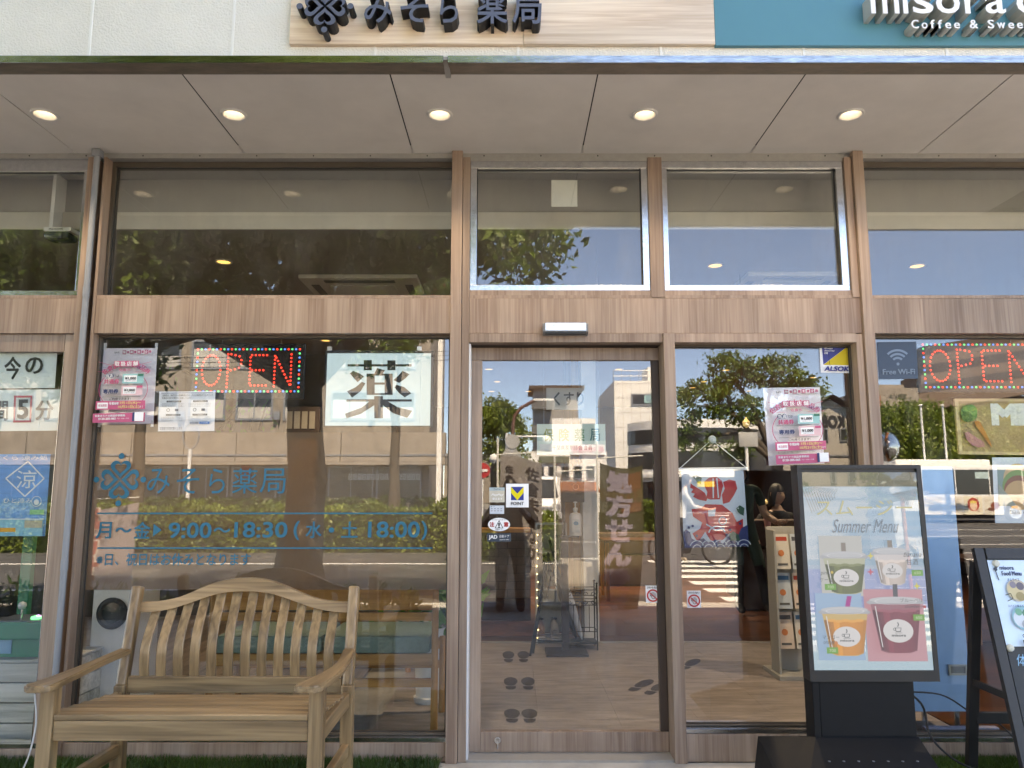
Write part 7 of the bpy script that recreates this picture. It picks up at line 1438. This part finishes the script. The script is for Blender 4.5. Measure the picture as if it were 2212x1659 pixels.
t = person("walker in pale top pushing the bicycle, mirrored below the fish banner", J, [(0, 1), (1, 2), (2, 3), (3, 4), (2, 5), (5, 6), (6, 7), (2, 8), (8, 9), (9, 10), (0, 11), (11, 12), (12, 13), (13, 14), (0, 15), (15, 16), (16, 17), (17, 18)], lambda c: SKIN if c.z > 1.33 or (c.x > xr+.3 and c.z > .8) else mat("pale_top", (.5, .5, .5), .8, var=.1) if c.z > .78 else mat("grey_trousers", (.06, .06, .065), .85, var=.15) if c.z > g+.1 else mat("shoe_beige", (.4, .33, .26), .7, var=.1), (xr+.12, yr, 1.52), math.pi/2, .03)
hand(t, (xr+.6, yr-.18, .93), (1, 0, .1), (0, 1, 0)); hand(t, (xr+.6, yr-.12, .93), (1, .2, .1), (0, 1, 0))
# ================================================================ banner flags along the kerb
def nobori(label, pxa, pxb, pyt, pyb, d, base, fn, wob=.02, seed=0, tilt=0.0):
    a, b = Q(pxa, pyt, d), Q(pxb, pyt, d); zt, zb = a.z, Q(pxa, pyb, d).z; Y = -d; rd = random.Random(seed)
    t = thing("banner_flag", label, "banner", (a.x, Y, 0), "banner flags by the kerb"); W_, H_ = b.x-a.x, zt-zb
    def at(u, v, k=0): return Vector((a.x+u*W_+tilt*v*v*W_, Y+wob*math.sin(v*5+u*2+seed)*(.3+u)+.0015*k, zt-v*H_+.035*math.sin(u*3+seed)*(1-v)*1.5))
    n, m = 8, 22; vs = [at(i/n, j/m) for j in range(m+1) for i in range(n+1)]; fs = [(j*(n+1)+i, j*(n+1)+i+1, (j+1)*(n+1)+i+1, (j+1)*(n+1)+i) for j in range(m) for i in range(n)]
    MB().add(vs, fs, base).build("cloth", t, True); pr = MB()
    def tx(s_, u0, v0, u1, v1, m_, off=.03, k=3):
        h_ = (v1-v0)/len(s_)
        for i, ch in enumerate(s_):
            g_, f, _ = glyphs(ch, off)
            for du, dv, k2 in bold(ch, off): pr.add([at(u0+(p_+du)*(u1-u0), v0+h_*(i+.08)+(1-r_-dv)*h_*.84, k+k2*.3) for p_, r_ in g_], f, m_)
    def rc(u0, v0, u1, v1, m_, k=2):
        nn = 6; q = [at(u0+(u1-u0)*i/nn, v0+(v1-v0)*j/nn, k) for j in range(nn+1) for i in range(nn+1)]; pr.add(q, [(j*(nn+1)+i, j*(nn+1)+i+1, (j+1)*(nn+1)+i+1, (j+1)*(nn+1)+i) for j in range(nn) for i in range(nn)], m_)
    fn(tx, rc); pr.build("print", t)
    xp = a.x-.03; auto_smooth(MB().cyl((xp, Y, 0), (xp, Y, zt+.25), .013, POLE, 10).build("pole", t)); MB().cyl((xp, Y, zt+.06), (b.x, Y, zt+.09), .008, POLE, 8).build("top_arm", t)
    auto_smooth(MB().lathe([(.001, .07), (.03, .07), (.1, .055), (.2, .05), (.21, .0), (.001, .0)], (xp, Y, 0.001), mat("base_grey", (.25, .25, .26), .6, var=.1), 20).build("weight_base", t)); return t
NG = sheet("flag_grey", sr(176, 168, 162), .95, .45); NO = sheet("flag_olive", sr(100, 96, 68), .95, .45); NB_ = sheet("flag_mauve", sr(186, 174, 176), .95, .45); LIL = flat(156, 148, 164); RDF = flat(176, 104, 100); GRF = flat(196, 190, 184)
nobori("grey banner flag with dark town slogan, mirrored left in the door", 1080, 1172, 992, 1330, 4.6, NG, lambda tx, rc: (tx("佐倉まちなか", .62, .04, .92, .66, flat(70, 64, 62)), tx("佐倉を元気に", .12, .06, .3, .42, flat(60, 56, 56)), rc(.08, .5, .5, .62, flat(150, 144, 140))), .03, 1)
nobori("pale cup banner flag mirrored at the white partition", 1206, 1288, 1030, 1400, 4.7, sheet("flag_pale", sr(150, 142, 138), .55, .5), lambda tx, rc: (tx("休憩", .2, .02, .8, .2, LIL, .0) if False else None, rc(.1, .5, .9, .53, GRF), rc(.25, .53, .75, .7, GRF)), .02, 2)
nobori("olive prescription banner flag mirrored right in the door", 1300, 1396, 1000, 1345, 4.6, NO, lambda tx, rc: (rc(.02, .16, .98, .24, flat(96, 84, 52)), rc(.5, .04, .95, .3, flat(120, 84, 54)), tx("処方せん受付", .18, .02, .72, .98, LIL, .06)), .04, 3, -.22)
nobori("mauve prescription banner flag mirrored at the left window's edge", 150, 290, 1092, 1560, 4.6, NB_, lambda tx, rc: (tx("処方せん受付", .02, -.02, .42, .72, flat(214, 206, 200), .11, 3), tx("処方せん受付", .02, -.02, .42, .72, RDF, .06, 5), tx("お渡しします", .58, .04, .74, .72, flat(176, 168, 166), .01, 3)), .03, 4)
for o in bpy.data.objects:
    if "_w" in o: del o["_w"]
